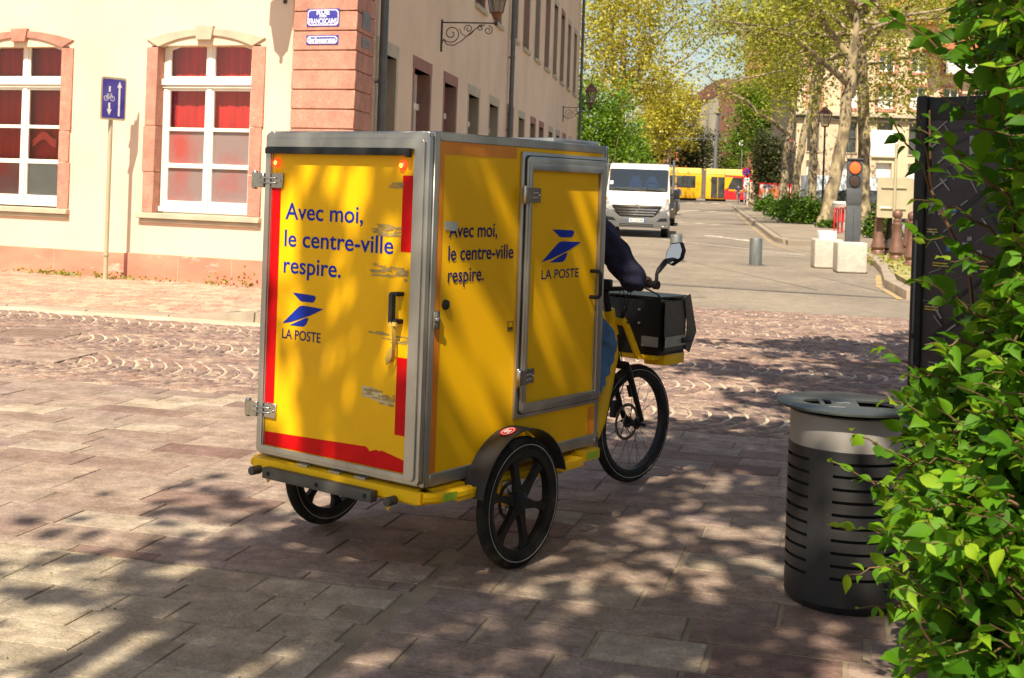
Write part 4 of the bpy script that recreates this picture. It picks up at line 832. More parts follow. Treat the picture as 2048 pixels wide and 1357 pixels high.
# wheels
def wheel(par, loc, r, rt, rot, spokes, hub):
    T = Matrix.Translation(loc) @ Matrix.Rotation(rot, 4, 'Z') @ Matrix.Rotation(R(90), 4, 'Y')
    g = MB(); n = 14; pr = [(r - rt + rt * math.cos(2 * math.pi * i / n), rt * .82 * math.sin(2 * math.pi * i / n)) for i in range(n + 1)]; g.lathe(pr, 56, T)
    wl_ = g.build('wheel', M_['rubber'], par, smooth=50)
    g = MB(); g.lathe([(r - rt * 1.85, .0255), (r - rt * 1.55, .0265), (r - rt * 1.42, .0275), (r - rt * 1.40, .026)], 56, T) if 0 else None
    g = MB(); rr = r - rt * 1.72
    for s in (1, -1): g.lathe([(r - rt * .98, s * rt * .830), (r - rt * .90, s * rt * .836)], 56, T)
    g.build('reflective_ring', M_['reflect'], wl_)
    ri = r - rt * 1.9; g = MB()
    g.lathe([(ri + .018, -.022), (ri + .02, .022), (ri + .006, .024), (ri - .012, .018), (ri - .012, -.018), (ri + .006, -.024), (ri + .018, -.022)], 56, T)
    if not spokes:
        for k in range(6):
            a = 2 * math.pi * (k + .25) / 6; c, s = math.cos(a), math.sin(a)
            P = lambda q, wv, z_: T @ Vector((q * c - wv * s, q * s + wv * c, z_))
            v = []
            for q, wv in ((.03, .024), (ri * .5, .0135), (ri * .8, .016), (ri, .034)): v += [P(q, -wv, .012), P(q, wv, .012), P(q, wv, -.012), P(q, -wv, -.012)]
            g.add(v, [f for i in range(3) for f in ((i * 4, i * 4 + 1, i * 4 + 5, i * 4 + 4), (i * 4 + 1, i * 4 + 2, i * 4 + 6, i * 4 + 5), (i * 4 + 2, i * 4 + 3, i * 4 + 7, i * 4 + 6), (i * 4 + 3, i * 4, i * 4 + 4, i * 4 + 7))])
        g.lathe([(0, .03), (.022, .03), (.030, .022), (.045, .014), (.045, -.014), (.03, -.03), (0, -.03)], 24, T)
        g.build('rim', M_['rimblack'], wl_, smooth=35)
    else:
        g.build('rim', M_['rimblack'], wl_, smooth=35)
        g = MB(); rs = random.Random(3)
        for k in range(32):
            a = 2 * math.pi * k / 32; a2 = a + (.75 if (k // 2) % 2 else -.75); s = .028 if k % 2 else -.028
            g.tube([T @ Vector((.026 * math.cos(a2), .026 * math.sin(a2), s)), T @ Vector((ri * math.cos(a), ri * math.sin(a), s * .2))], .0011, 4)
        g.build('spokes', M_['bargrey'], wl_)
        g = MB(); g.lathe([(0, .05), (.012, .05), (.014, .034), (.03, .032), (.03, .024), (.017, .02), (.017, -.02), (.03, -.024), (.03, -.032), (.014, -.034), (.012, -.05), (0, -.05)], 20, T); g.build('hub', M_['black'], wl_, smooth=35)
    return wl_, T
wr, TW = wheel(TR, (.53, .01, .268), .268, .034, 0, False, .03)
wheel(TR, (-.50, -.03, .268), .268, .034, 0, False, .03)
wf, TF = wheel(TR, (.065, 1.685, .315), .315, .030, R(-7), True, .02)
def disc(par, T, z, r):
    g = MB(); lp = [circ(0, 0, r, 40), circ(0, 0, r - .018, 40)]
    me = flat(lp, .001); g.mesh(me, T @ Matrix.Translation((0, 0, z)))
    for k in range(6):
        a = 2 * math.pi * k / 6; g.tube([T @ Vector((.03 * math.cos(a), .03 * math.sin(a), z)), T @ Vector(((r - .012) * math.cos(a + .5), (r - .012) * math.sin(a + .5), z))], .005, 4, sq=(1, .3))
    g.lathe([(0, .004), (.03, .004), (.033, 0), (.03, -.004), (0, -.004)], 18, T @ Matrix.Translation((0, 0, z)))
    return g.build('brake_disc', M_['disc'], par)
disc(wf, TF, -.04, .10); disc(wr, TW, -.045, .08)
# rear axle and mudguards
b = MB(); b.tube([(-.50, 0, .268), (.50, 0, .268)], .025, 12); b.box(-.12, .12, -.12, .12, .2, .33); b.tube([(.46, -.02, .268), (.44, -.02, .36)], .02, 8); b.build('rear_axle', M_['yellow_paint'], ch, bevel=.004)
for x0, x1, lab in ((.466, .568, 1), (-.54, -.463, 0)):
    g = MB(); pts = []
    n = 22
    for i in range(n + 1):
        a = R(18 + 150 * i / n); rr = .302 + .0
        for x in (x0, x1): pts.append((x, .01 + rr * math.cos(a), .268 + rr * math.sin(a)))
    for i in range(n + 1):
        a = R(18 + 150 * i / n)
        for x in (x0, x1): pts.append((x, .01 + .297 * math.cos(a), .268 + .297 * math.sin(a)))
    o_ = 2 * (n + 1); fs = []
    for i in range(n):
        fs += [(2 * i, 2 * i + 1, 2 * i + 3, 2 * i + 2), (o_ + 2 * i, o_ + 2 * i + 2, o_ + 2 * i + 3, o_ + 2 * i + 1), (2 * i + 1, o_ + 2 * i + 1, o_ + 2 * i + 3, 2 * i + 3), (2 * i, 2 * i + 2, o_ + 2 * i + 2, o_ + 2 * i)]
    fs += [(0, 1, o_ + 1, o_), (2 * n, 2 * n + 1, o_ + 2 * n + 1, o_ + 2 * n)]
    g.add(pts, fs); mg = g.build('mudguard', M_['bin'], TR, smooth=30)
    if lab:
        q = MB(); T = Matrix.Translation((.517, -.062, .268 + .2955)) @ Matrix.Rotation(R(14), 4, 'X'); q.mesh(flat([circ(0, 0, .030, 20, .042)], .0006), T); st = q.build('red_sticker', M_['red'], mg)
        q = MB(); q.mesh(flat([circ(0, 0, .024, 20, .035), circ(0, 0, .021, 20, .031)], .0004), T @ Matrix.Translation((0, 0, .001)))
        for dx in (-.009, .006): q.mesh(flat([rrect(dx - .004, dx + .006, -.016, .014, .003)], .0004), T @ Matrix.Translation((0, 0, .001)))
        q.build('sticker_print', M_['enamel_white'], st)
# fork, bars, brake, mirror, tray
SX = Vector((.055, 1.535, .64)); HX = Vector((.065, 1.685, .315)); sr = Matrix.Rotation(R(-7), 3, 'Z'); ax_ = sr @ Vector((1, 0, 0))
b = MB(); 
for s in (-1, 1): b.tube([SX + ax_ * s * .055 + Vector((0, 0, .0)), SX + ax_ * s * .06 + Vector((0, .02, -.04)), HX + ax_ * s * .062 + Vector((0, 0, .02))], [.019, .018, .013], 10)
b.tube([SX + ax_ * -.06, SX + ax_ * .06], .022, 10); b.tube([SX, Vector((.03, 1.47, .86))], .018, 10); b.tube([HX - ax_ * .075, HX + ax_ * .085], .009, 8)
b.tube([SX + ax_ * .07 + Vector((0, .0, -.1)), SX + ax_ * .08 + Vector((0, .015, -.16))], .012, 6)
fk = b.build('fork', M_['rimblack'], TR, smooth=40)
b = MB(); b.cbox(HX + ax_ * -.085 + Vector((0, -.06, .07)), .035, .05, .09); b.build('brake_caliper', M_['black'], fk, bevel=.006)
b = MB(); st = Vector((.03, 1.44, .97)); b.tube([Vector((.03, 1.465, .88)), st, st + Vector((0, -.02, .06))], .02, 10)
bar = [st + Vector((x, y, z)) for x, y, z in ((-.30, -.10, .13), (-.24, -.04, .12), (-.1, -.01, .08), (0, -.01, .07), (.1, -.01, .08), (.18, -.03, .11), (.26, -.07, .122))]
b.tube(bar, .0125, 10); hb = b.build('handlebar', M_['black'], TR, smooth=40)
gp = Vector((.285, 1.36, 1.092)); gd = Vector((.98, -.12, -.04)).normalized()
b = MB(); b.tube([gp - gd * .05, gp + gd * .085], .0175, 12); b.tube([gp + gd * .075, gp + gd * .10], .022, 12); b.build('grip', M_['rubber'], hb, smooth=40)
b = MB(); b.tube([gp - gd * .09 + Vector((0, .03, -.01)), gp - gd * .05 + Vector((0, .06, -.02)), gp - gd * .0 + Vector((0, .075, -.04)), gp + gd * .05 + Vector((0, .08, -.055)), gp + gd * .075 + Vector((0, .075, -.075))], [.010, .009, .0075, .007, .008], 8, sq=(1, .6)); b.build('brake_lever', M_['black'], hb, smooth=50)
b = MB(); c0 = st + Vector((.06, .02, .02))
for k in range(4): b.tube([c0 + Vector((.02 * k, 0, .06)), c0 + Vector((.05 + .03 * k, -.06 - .015 * k, .01 + .02 * k)), c0 + Vector((.0 + .01 * k, .03, -.06)), c0 + Vector((-.03, .05, -.16))], .0028, 5)
b.tube([c0 + Vector((-.03, .04, -.1)), Vector((.05, 1.56, .72)), Vector((.06, 1.6, .55)), HX + ax_ * -.07 + Vector((0, -.06, .1))], .0026, 5); b.build('cables', M_['black'], hb, smooth=50)
b = MB(); b.cbox(st + Vector((.02, -.05, .10)), .07, .04, .05, M=None); b.build('display', M_['black'], hb, bevel=.01)
mb0 = gp + gd * .09; mtop = Vector((.335, 1.595, 1.24))
b = MB(); b.tube([mb0, mb0 + Vector((.0, .0, .055)), mb0 + Vector((.003, .015, .075)), mb0 + Vector((.0, .085, .115)), mtop + Vector((0, -.015, -.03))], [.009, .009, .013, .015, .010], 10); ms = b.build('mirror', M_['black'], hb, smooth=50)
hexa = [(a * 1.12, c * 1.05) for a, c in [(-.055, -.05), (-.005, -.062), (.055, -.022), (.058, .022), (.03, .06), (-.04, .05), (-.062, .0)]]
zn = Vector((-.4, -1, .25)).normalized(); xn = Vector((0, 0, 1)).cross(zn).normalized(); yn = zn.cross(xn)
MM = frameM(mtop, xn, yn, zn)
b = MB(); b.mesh(flat([hexa], .010), MM @ Matrix.Translation((0, 0, -.009))); b.build('mirror_shell', M_['black'], ms, bevel=.005)
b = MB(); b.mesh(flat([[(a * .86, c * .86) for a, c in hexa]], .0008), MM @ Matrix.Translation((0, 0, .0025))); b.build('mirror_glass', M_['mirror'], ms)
b = MB(); 
for x in (-.04, .10): b.tube([(x, 1.49, .875), (x, 1.52, .86), (x, 1.64, .70), (x, 1.67, .675)], .021, 8, sq=(.7, 1.2))
b.box(-.20, .20, 1.64, 1.98, .665, .690); b.box(.09, .215, 1.74, 1.96, .630, .690); b.tube([(-.05, 1.5, .87), (.11, 1.5, .87)], .02, 10)
b.build('front_tray', M_['yellow_paint'], TR, smooth=40, bevel=.005)
b = MB()
for z_, y_ in ((.87, 1.515), (.69, 1.655)): b.tube([(.117, y_, z_), (.124, y_, z_)], .009, 10)
b.build('tray_bolt', M_['bargrey'], TR)
b = MB(); b.box(-.11, .15, .78, 1.06, .86, .93); b.tube([(.03, .92, .3), (.03, .92, .88)], .02, 10); b.build('saddle', M_['black'], TR, bevel=.03, seg=3)
# bag in the front tray: a thing of its own
LT = Matrix.Translation((-.3626, 5.521, 0)) @ Matrix.Rotation(R(-36.3), 4, 'Z')
def trike_pt(x, y, z): return LT @ Vector((x, y, z))
o = trike_pt(.03, 1.66, .692); bag = thing('courier_bag', 'black tarpaulin courier bag with a grey band, carried in front of the trike handlebar', 'bag', o, R(-36.3))
b = MB(); x0, x1, y0, y1, h = -.25, .195, 0, .25, .30
n = 6
g = [(x0, y0), (x1 - .0, y0), (x1 + .01, y1), (x0, y1)]
def bagbox(mb, gx, z0, z1, sag, fl):
    k = 8; vs_ = []; ring = []
    for z_ in range(k + 1):
        t_ = z_ / k; zc = z0 + (z1 - z0) * t_; bul = .012 * math.sin(math.pi * t_) + fl * t_; 
        row = []
        for i in range(4):
            a, c = Vector((*gx[i], 0)), Vector((*gx[(i + 1) % 4], 0)); nn = (c - a).normalized().cross(Vector((0, 0, 1)))
            for j in range(6):
                s_ = j / 6; p = a + (c - a) * s_ + nn * (bul * math.sin(math.pi * s_) * 1.2 + .004 * math.sin(7 * s_ + 9 * t_)); row.append((p.x, p.y, zc + (sag * math.sin(math.pi * s_) if t_ == 1 else 0)))
        vs_ += row
    m_ = 24; mb.add(vs_, [(r_ * m_ + i, r_ * m_ + (i + 1) % m_, (r_ + 1) * m_ + (i + 1) % m_, (r_ + 1) * m_ + i) for r_ in range(k) for i in range(m_)] + [tuple(range(m_))[::-1], tuple(range(k * m_, (k + 1) * m_))])
bagbox(b, g, 0, h, -.012, .0)
bo = b.build('bag_body', M_['bag'], bag, smooth=50)
b = MB(); b.mesh(flat([[(x0 - .0, -.008), (x1 + .01, -.010), (x1 + .03, .12), (x1 + .015, .27), (x0, .27), (x0 - .01, .12)]], .004), Matrix.Translation((0, 0, .306)))
b.add([(x1 + .030, .135, .31), (x1 + .022, .335, .315), (x1 + .06, .36, .10), (x1 + .042, .30, .02), (x1 + .032, .285, .03), (x1 + .040, .18, .31)], [(0, 1, 2, 3, 4, 5)]) if 0 else None
b.build('bag_lid', M_['bag'], bag, bevel=.003, seg=1)
b = MB(); b.add([(x1 + .022, .012, .02), (x1 + .028, .235, .02), (x1 + .028, .235, .285), (x1 + .022, .012, .285)], [(0, 1, 2, 3)]); b.build('bag_side', M_['bagbrown'], bag)
b = MB(); b.mesh(flat([[(.20, .30), (.262, .318), (.345, .11), (.27, .0), (.225, .02), (.235, .16)]], .003), frameM((x1 + .034, 0, 0), (0, 1, 0), (0, 0, 1), (1, 0, 0))); b.build('bag_flap', M_['bagbrown'], bag, bevel=.002, seg=1)
b = MB(); b.box(x1 - .10, x1 + .0, -.0155, -.012, .045, .098); b.box(x1 + .030, x1 + .034, .01, .232, .045, .100); b.build('reflective_band', M_['bagband'], bag)
b = MB(); b.box(x1 + .038, x1 + .052, .17, .265, .06, .085); b.build('buckle', M_['black'], bag, bevel=.004)
b = MB()
for x, z_ in ((-.02, .235), (.075, .235), (-.02, .165), (.075, .165)): b.lathe([(0, .004), (.006, .003), (.008, 0)], 10, frameM((x, -.012, z_), (1, 0, 0), (0, 0, 1), (0, -1, 0)))
b.build('rivet', M_['steel'], bag)
# rider
rd_ = thing('person', 'trike rider in a navy jumper and blue jeans holding the right handlebar grip', 'person', trike_pt(.03, .95, .2), R(-36.3))
def P3(x, y, z): return (x - .03, y - .95, z - .2)
A = {'pelvis': (P3(.03, .92, .97), (.13, .10)), 'waist': (P3(.03, .95, 1.12), (.13, .09)), 'chest': (P3(.03, .99, 1.30), (.15, .10)), 'neck0': (P3(.03, 1.02, 1.44), (.07, .07)), 'neck': (P3(.03, 1.05, 1.52), (.05, .05)), 'head0': (P3(.03, 1.08, 1.58), (.065, .075)), 'head1': (P3(.03, 1.09, 1.68), (.072, .085)), 'head2': (P3(.03, 1.08, 1.735), (.05, .06)),
     'shR': (P3(.20, 1.01, 1.40), .062), 'elR': (P3(.375, 1.13, 1.115), .043), 'wrR': (P3(.305, 1.305, 1.10), .027), 'paR': (P3(.290, 1.352, 1.120), (.034, .018)), 'shL': (P3(-.14, 1.01, 1.40), .062), 'elL': (P3(-.32, 1.15, 1.16), .043), 'wrL': (P3(-.27, 1.33, 1.11), .027), 'paL': (P3(-.27, 1.38, 1.12), (.034, .018)),
     'hipR': (P3(.13, .95, .95), .09), 'knR': (P3(.16, 1.235, .79), .058), 'anR': (P3(.19, .93, .42), .038), 'toR': (P3(.19, 1.06, .36), .034), 'hipL': (P3(-.07, .95, .95), .09), 'knL': (P3(-.12, 1.30, .88), .058), 'anL': (P3(-.13, 1.20, .50), .038), 'toL': (P3(-.14, 1.36, .44), .034)}
ED_ = [('pelvis', 'waist'), ('waist', 'chest'), ('chest', 'neck0'), ('neck0', 'neck'), ('neck', 'head0'), ('head0', 'head1'), ('head1', 'head2'), ('chest', 'shR'), ('shR', 'elR'), ('elR', 'wrR'), ('wrR', 'paR'), ('chest', 'shL'), ('shL', 'elL'), ('elL', 'wrL'), ('wrL', 'paL'), ('pelvis', 'hipR'), ('hipR', 'knR'), ('knR', 'anR'), ('anR', 'toR'), ('pelvis', 'hipL'), ('hipL', 'knL'), ('knL', 'anL'), ('anL', 'toL')]
for k in range(4):                                      # fingers wrapped over the grip
    bx_ = .262 + .020 * k; ln_ = (.9, 1, .95, .8)[k]
    c = Vector((bx_, gp.y + (gp.x - bx_) * .12, gp.z))
    for nm, off, rr in (('a', Vector((0, .012, .026)), .0095), ('b', Vector((0, .030, .010)), .009), ('c', Vector((0, .026, -.018 * ln_)), .0085), ('d', Vector((0, .006, -.028 * ln_)), .0075)):
        q_ = c + off; A['f%d%s' % (k, nm)] = (P3(*q_), rr)
    ED_ += [('paR', 'f%da' % k), ('f%da' % k, 'f%db' % k), ('f%db' % k, 'f%dc' % k), ('f%dc' % k, 'f%dd' % k)]
A['t0'] = (P3(.258, 1.352, 1.102), .0105); A['t1'] = (P3(.250, 1.374, 1.082), .0095); A['t2'] = (P3(.265, 1.383, 1.066), .008); ED_ += [('paR', 't0'), ('t0', 't1'), ('t1', 't2')]
link_mesh('body', skin_mesh(A, ED_, 2), M_['skin'], rd_)
def cloth(names, m, name, grow, sub=3, over=None):
    nn = {k: (A[k][0], tuple(v * (1 + grow) + .012 for v in (A[k][1] if hasattr(A[k][1], '__len__') else (A[k][1],) * 2))) for k in names}
    if over: nn.update(over)
    me = skin_mesh(nn, [e for e in ED_ if e[0] in nn and e[1] in nn], sub); me.update()
    cs_ = [v.co + v.normal * (.0055 * math.sin(v.co.z * 85 + v.co.x * 38 + 2 * math.sin(v.co.y * 30)) + .004 * math.sin(v.co.y * 95 + v.co.z * 40)) for v in me.vertices]      # cloth folds
    for v, c in zip(me.vertices, cs_): v.co = c
    return link_mesh(name, me, M_[m], rd_)
cloth(['pelvis', 'waist', 'chest', 'neck0', 'shR', 'elR', 'wrR', 'shL', 'elL', 'wrL'], 'navy', 'jumper', .22, over={'elR': (A['elR'][0], (.070, .070)), 'wrR': (P3(.322, 1.255, 1.103), (.036, .036)), 'shR': (A['shR'][0], (.085, .085))})
cloth(['pelvis', 'hipR', 'knR', 'anR', 'hipL', 'knL', 'anL'], 'jeans', 'trousers', .22, over={'knR': (A['knR'][0], (.082, .082)), 'hipR': (A['hipR'][0], (.115, .115))})
for s in 'RL':
    b = MB(); a_, t_ = Vector(A['an' + s][0]), Vector(A['to' + s][0]); b.tube([a_ + Vector((0, -.05, -.03)), a_ + Vector((0, 0, -.02)), (a_ + t_) / 2, t_, t_ + Vector((0, .05, -.01))], [.035, .052, .048, .042, .02], 12); b.build('shoe', M_['shoe'], rd_, smooth=60)
b = MB(); b.sphere(P3(.03, 1.07, 1.70), .088, .10, .075); b.build('hair', M_['hair'], rd_, smooth=80)
b = MB(); b.tube([P3(.03, 1.175, 1.655), P3(.03, 1.195, 1.63), P3(.03, 1.175, 1.62)], [.008, .014, .008], 8); b.build('nose', M_['skin'], rd_, smooth=60)
# ================================================================ STREET FURNITURE NEAR THE JUNCTION
# litter bin with slotted drum
bn = thing('litter_bin', 'dark grey round litter bin with slotted drum, pale band and wide flat lid', 'litter bin', (1.335, 4.95, 0), R(-8))
b = MB(); RB = .226; nA = 72; zs = [.03]
for k in range(10): zc = .135 + k * .0475; zs += [zc - .0055, zc + .0055]
zs.append(.60)
vs_ = []; fs = []
for z in zs:
    for j in range(nA): a = 2 * math.pi * j / nA; vs_.append((RB * math.cos(a), RB * math.sin(a), z))
for i in range(len(zs) - 1):
    slot = i % 2 == 1
    for j in range(nA):
        if slot and (j + 9) % 18 > 4: continue
        fs.append((i * nA + j, i * nA + (j + 1) % nA, (i + 1) * nA + (j + 1) % nA, (i + 1) * nA + j))
b.add(vs_, fs); b.lathe([(RB, .03), (RB - .008, .02), (RB - .02, .0)], nA); b.lathe([(RB + .001, .598), (RB + .001, .606), (RB - .01, .606)], nA); b.lathe([(RB - .004, .03), (RB - .004, .605)], nA) if 0 else None
dr_ = b.build('drum', M_['bin'], bn, smooth=35)
b = MB(); b.lathe([(.212, .02), (.212, .6)], 40); b.build('liner', M_['dark'], bn, smooth=50)
b = MB(); b.lathe([(.215, .60), (.222, .606), (.222, .728), (.21, .732)], 60); b.build('band', M_['stainless'], bn, smooth=40)
b = MB(); lid = [circ(0, 0, .276, 72)]
half = [(-.135 + .06 * math.cos(R(a)), -.02 + .075 * math.sin(R(a))) for a in range(90, 271, 15)] + [(-.085, -.095), (-.085, .055)]
ring = circ(-.115, -.01, .062, 28)
lid += [[(x, y) for x, y in ring if x < -.105] , [(-.098, -.070), (-.070, -.056), (-.070, .038), (-.098, .052)], [(.03, -.085), (.165, -.085), (.165, .075), (.03, .075)]]
b.mesh(flat(lid, .005), Matrix.Translation((0, 0, .755))); ld = b.build('lid', M_['binlid'], bn, bevel=.003, seg=2)
b = MB(); b.lathe([(0, .735), (.21, .735)], 40); b.build('liner_bag', M_['dark'], bn)
b = MB(); Z = Matrix.Translation((0, 0, .7605)); b.mesh(flat([circ(.19, -.02, .022, 18), circ(.19, -.02, .017, 18)], .0005), Z)
for p in ([(-.05, -.02), (-.035, -.035), (-.02, -.01), (.0, -.02), (.002, -.012), (-.022, .0), (-.036, -.022), (-.048, -.012)], rect(-.09, -.03, -.125, -.118)): b.mesh(flat([p], .0005), Z)
b.build('pictogram', M_['print_grey'], ld)
# information panel with a dark town map
ipx, ipy = 2.295, 7.0; ip = thing('information_panel', 'tall dark information panel with a printed street map, half hidden by the bush', 'information panel', (ipx, ipy, 0), R(-52))
b = MB(); b.box(0, 1.15, -.045, .045, .0, 2.10); b.build('board', M_['board'], ip, bevel=.006)
b = MB(); b.box(-.07, -.002, -.07, .07, 0, 2.13); b.box(1.152, 1.22, -.07, .07, 0, 2.13); po = b.build('frame_post', M_['black'], ip, bevel=.02, seg=3)
b = MB(); b.box(-.045, -.03, -.0725, -.069, .35, .8); b.box(-.045, -.03, -.0725, -.069, .83, 1.45); b.build('edge_strip', M_['zinc'], po, bevel=.001, seg=1)
b = MB(); b.box(.002, 1.148, -.05, .05, 1.995, 2.12); b.build('top_band', M_['black'], ip, bevel=.004)
PI_ = frameM((0, -.0455, 0), (1, 0, 0), (0, 0, 1), (0, -1, 0)); rp = random.Random(5)
b = MB()
for k in range(30):
    x, z, a, l, wd = rp.uniform(.05, 1.05), rp.uniform(.75, 1.95), rp.choice([35, 38, -52, -48, 20, 125]), rp.uniform(.15, .5), rp.uniform(.006, .016)
    d = Vector((math.cos(R(a)), math.sin(R(a)), 0)); n = Vector((-d.y, d.x, 0)) * wd; p = Vector((x, z, 0)); q = p + d * l
    pts = [(max(.01, min(1.14, v.x)), max(.7, min(1.98, v.y))) for v in (p - n, q - n, q + n, p + n)]; b.mesh(flat([pts], .0003), PI_ @ Matrix.Translation((0, 0, .0008 + .0001 * k)))
b.build('map_street', M_['print_line'], ip)
b = MB()
for x, z, s in ((.08, 1.52, .04), (.28, 1.33, .06), (.45, .98, .05), (.7, 1.45, .05), (.62, 1.75, .06), (.9, 1.1, .05), (.3, 1.86, .03)):
    for q in range(5):
        a, c = x + rp.uniform(-s, s), z + rp.uniform(-s, s); w1, h1 = rp.uniform(.008, .025), rp.uniform(.008, .025); b.mesh(flat([[(a - w1, c - h1), (a + w1, c - h1 * .6), (a + w1 * .8, c + h1), (a - w1 * 1.1, c + h1 * .8)]], .0003), PI_ @ Matrix.Translation((0, 0, .005 + q * .0001)))
for k in range(16):
    x, z, a, l = rp.uniform(.03, 1.0), rp.uniform(.8, 1.9), rp.choice([-60, -55, 30, 35]), rp.uniform(.05, .14); d = (math.cos(R(a)), math.sin(R(a))); b.mesh(flat([[(x, z), (x + d[0] * l, z + d[1] * l), (x + d[0] * l + .005, z + d[1] * l + .002), (x + .005, z + .002)]], .0003), PI_ @ Matrix.Translation((0, 0, .0055)))
for k in range(70):
    x, z, a, l = rp.uniform(.02, 1.05), rp.uniform(.76, 1.95), R(rp.choice([35, 38, -52, -48, 20, 125])), rp.uniform(.02, .10); d = Vector((math.cos(a), math.sin(a), 0)); n = Vector((-d.y, d.x, 0)) * rp.uniform(.0015, .006); p = Vector((x, z, 0)); q = p + d * l
    b.mesh(flat([[(v.x, v.y) for v in (p - n, q - n, q + n, p + n)]], .0003), PI_ @ Matrix.Translation((0, 0, .0056 + k * .00004)))
b.box(.005, 1.145, -.001, .0, 1.012, 1.015, 0, None, Matrix.Translation((0, -.0475, 0)))
for c_ in range(5):
    for k in range(17): b.mesh(flat([rect(.05 + c_ * .22, .05 + c_ * .22 + rp.uniform(.05, .13), .36 + k * .02, .366 + k * .02)], .0003), PI_ @ Matrix.Translation((0, 0, .002)))
b.build('map_print', M_['print_grey'], ip)
b = MB()
for x, z in ((.02, 1.40), (.09, 1.50), (.33, 1.22), (.02, .98), (.35, 1.06), (.5, 1.0), (.06, 1.22), (.8, 1.5), (.7, 1.1)):
    for k in range(2): b.mesh(flat([rect(x, x + rp.uniform(.06, .1), z - k * .014, z - k * .014 + .006)], .0003), PI_ @ Matrix.Translation((0, 0, .0065)))
b.build('yellow_caption', M_['print_yellow'], ip)
b = MB()
for x, z in ((.17, 1.50), (.14, 1.29), (.5, 1.47), (.52, 1.02), (.74, 1.6)): b.mesh(flat([rect(x, x + .03, z, z + .03)], .0003), PI_ @ Matrix.Translation((0, 0, .007)))
b.build('map_icon', M_['print_blue'], ip)
# retractable bollards
for (x, y), lb in (((3.64, 28.05), 'short grey steel bollard in the road, partly hidden by the mirror of the trike'), ((5.31, 27.6), 'short grey steel bollard standing alone in the middle of the road')):
    t = thing('road_bollard', lb, 'bollard', (x, y, rz(y)), 0, 'retractable bollards in the road'); b = MB(); b.lathe([(.135, -.05), (.135, .57), (.128, .585), (0, .588)], 28); b.build('post', M_['steelpost'], t, smooth=40)
    b = MB(); b.lathe([(.118, .590), (.10, .592), (0, .592)], 24); b.build('cap', M_['stainless'], t, smooth=40)
    b = MB(); b.lathe([(.21, .004), (.20, .012), (.15, .014), (.14, .006)], 28); b.build('collar', M_['asphalt2'], t)
# concrete blocks and signal column
b = MB(); b.cbox((0, 0, .31), .60, .56, .62); o = b.build('concrete_block', M_['concrete'], None, bevel=.04, seg=3); o.location = (7.0, 26.3, gz(26.3)); o.rotation_euler = (0, 0, R(-4)); tag(o, 'nearer pale concrete block standing clear in front of the signal column', 'concrete block', 'concrete blocks around the signal')
o2 = o.copy(); o2.data = o.data; COL.objects.link(o2); o2.location = (6.83, 27.55, gz(27.5)); tag(o2, 'concrete block half hidden behind its neighbour, carrying a small white box', 'concrete block', 'concrete blocks around the signal')
b = MB(); b.cbox((0, 0, .09), .36, .3, .18); o = b.build('electric_box', M_['whitepaint'], None, bevel=.015); o.location = (6.80, 27.5, gz(27.5) + .62); tag(o, 'small white box lying on top of the rear concrete block', 'box')
tl = thing('signal_column', 'anthracite traffic signal column with a lit red light standing behind the concrete blocks', 'traffic light', (7.60, 28.4, gz(28.4)), R(-10))
b = MB(); b.box(-.16, .16, -.1, .1, 0, 1.24); b.box(-.165, .165, -.10, .10, 1.29, 1.60); b.box(-.165, .165, -.10, .10, 1.64, 2.20); b.box(-.15, .15, -.09, .09, 1.2, 2.2); b.box(-.175, .175, -.14, .10, 2.20, 2.23); b.build('column', M_['anth'], tl, bevel=.01)
b = MB(); b.box(-.004, .004, -.1015, -.099, .05, 1.2); b.build('seam', M_['black'], tl)
b = MB(); b.lathe([(0, .03), (.08, .025), (.118, .012), (.118, 0)], 28, frameM((0, -.100, 2.035), (1, 0, 0), (0, 0, 1), (0, -1, 0))); b.build('red_lens', mat('lit_red_signal', (.9, .08, .02), .3, emit=((1, .055, .008), 1.25)), tl, smooth=50)
b = MB(); b.mesh(flat([circ(0, 0, .142, 28), circ(0, 0, .13, 28)], .012), frameM((0, -.106, 2.035), (1, 0, 0), (0, 0, 1), (0, -1, 0))); b.mesh(flat([circ(0, 0, .13, 28), circ(0, 0, .117, 28)], .012), frameM((0, -.106, 1.765), (1, 0, 0), (0, 0, 1), (0, -1, 0))); b.build('lens_ring', M_['black'], tl)
b = MB(); b.lathe([(0, .02), (.08, .017), (.115, .008), (.117, 0)], 28, frameM((0, -.100, 1.765), (1, 0, 0), (0, 0, 1), (0, -1, 0))); b.build('dark_lens', mat('unlit_lens', (.045, .03, .025), .25, col2=(.06, .035, .03)), tl, smooth=50)
tl.scale = (1, 1, 1.075)
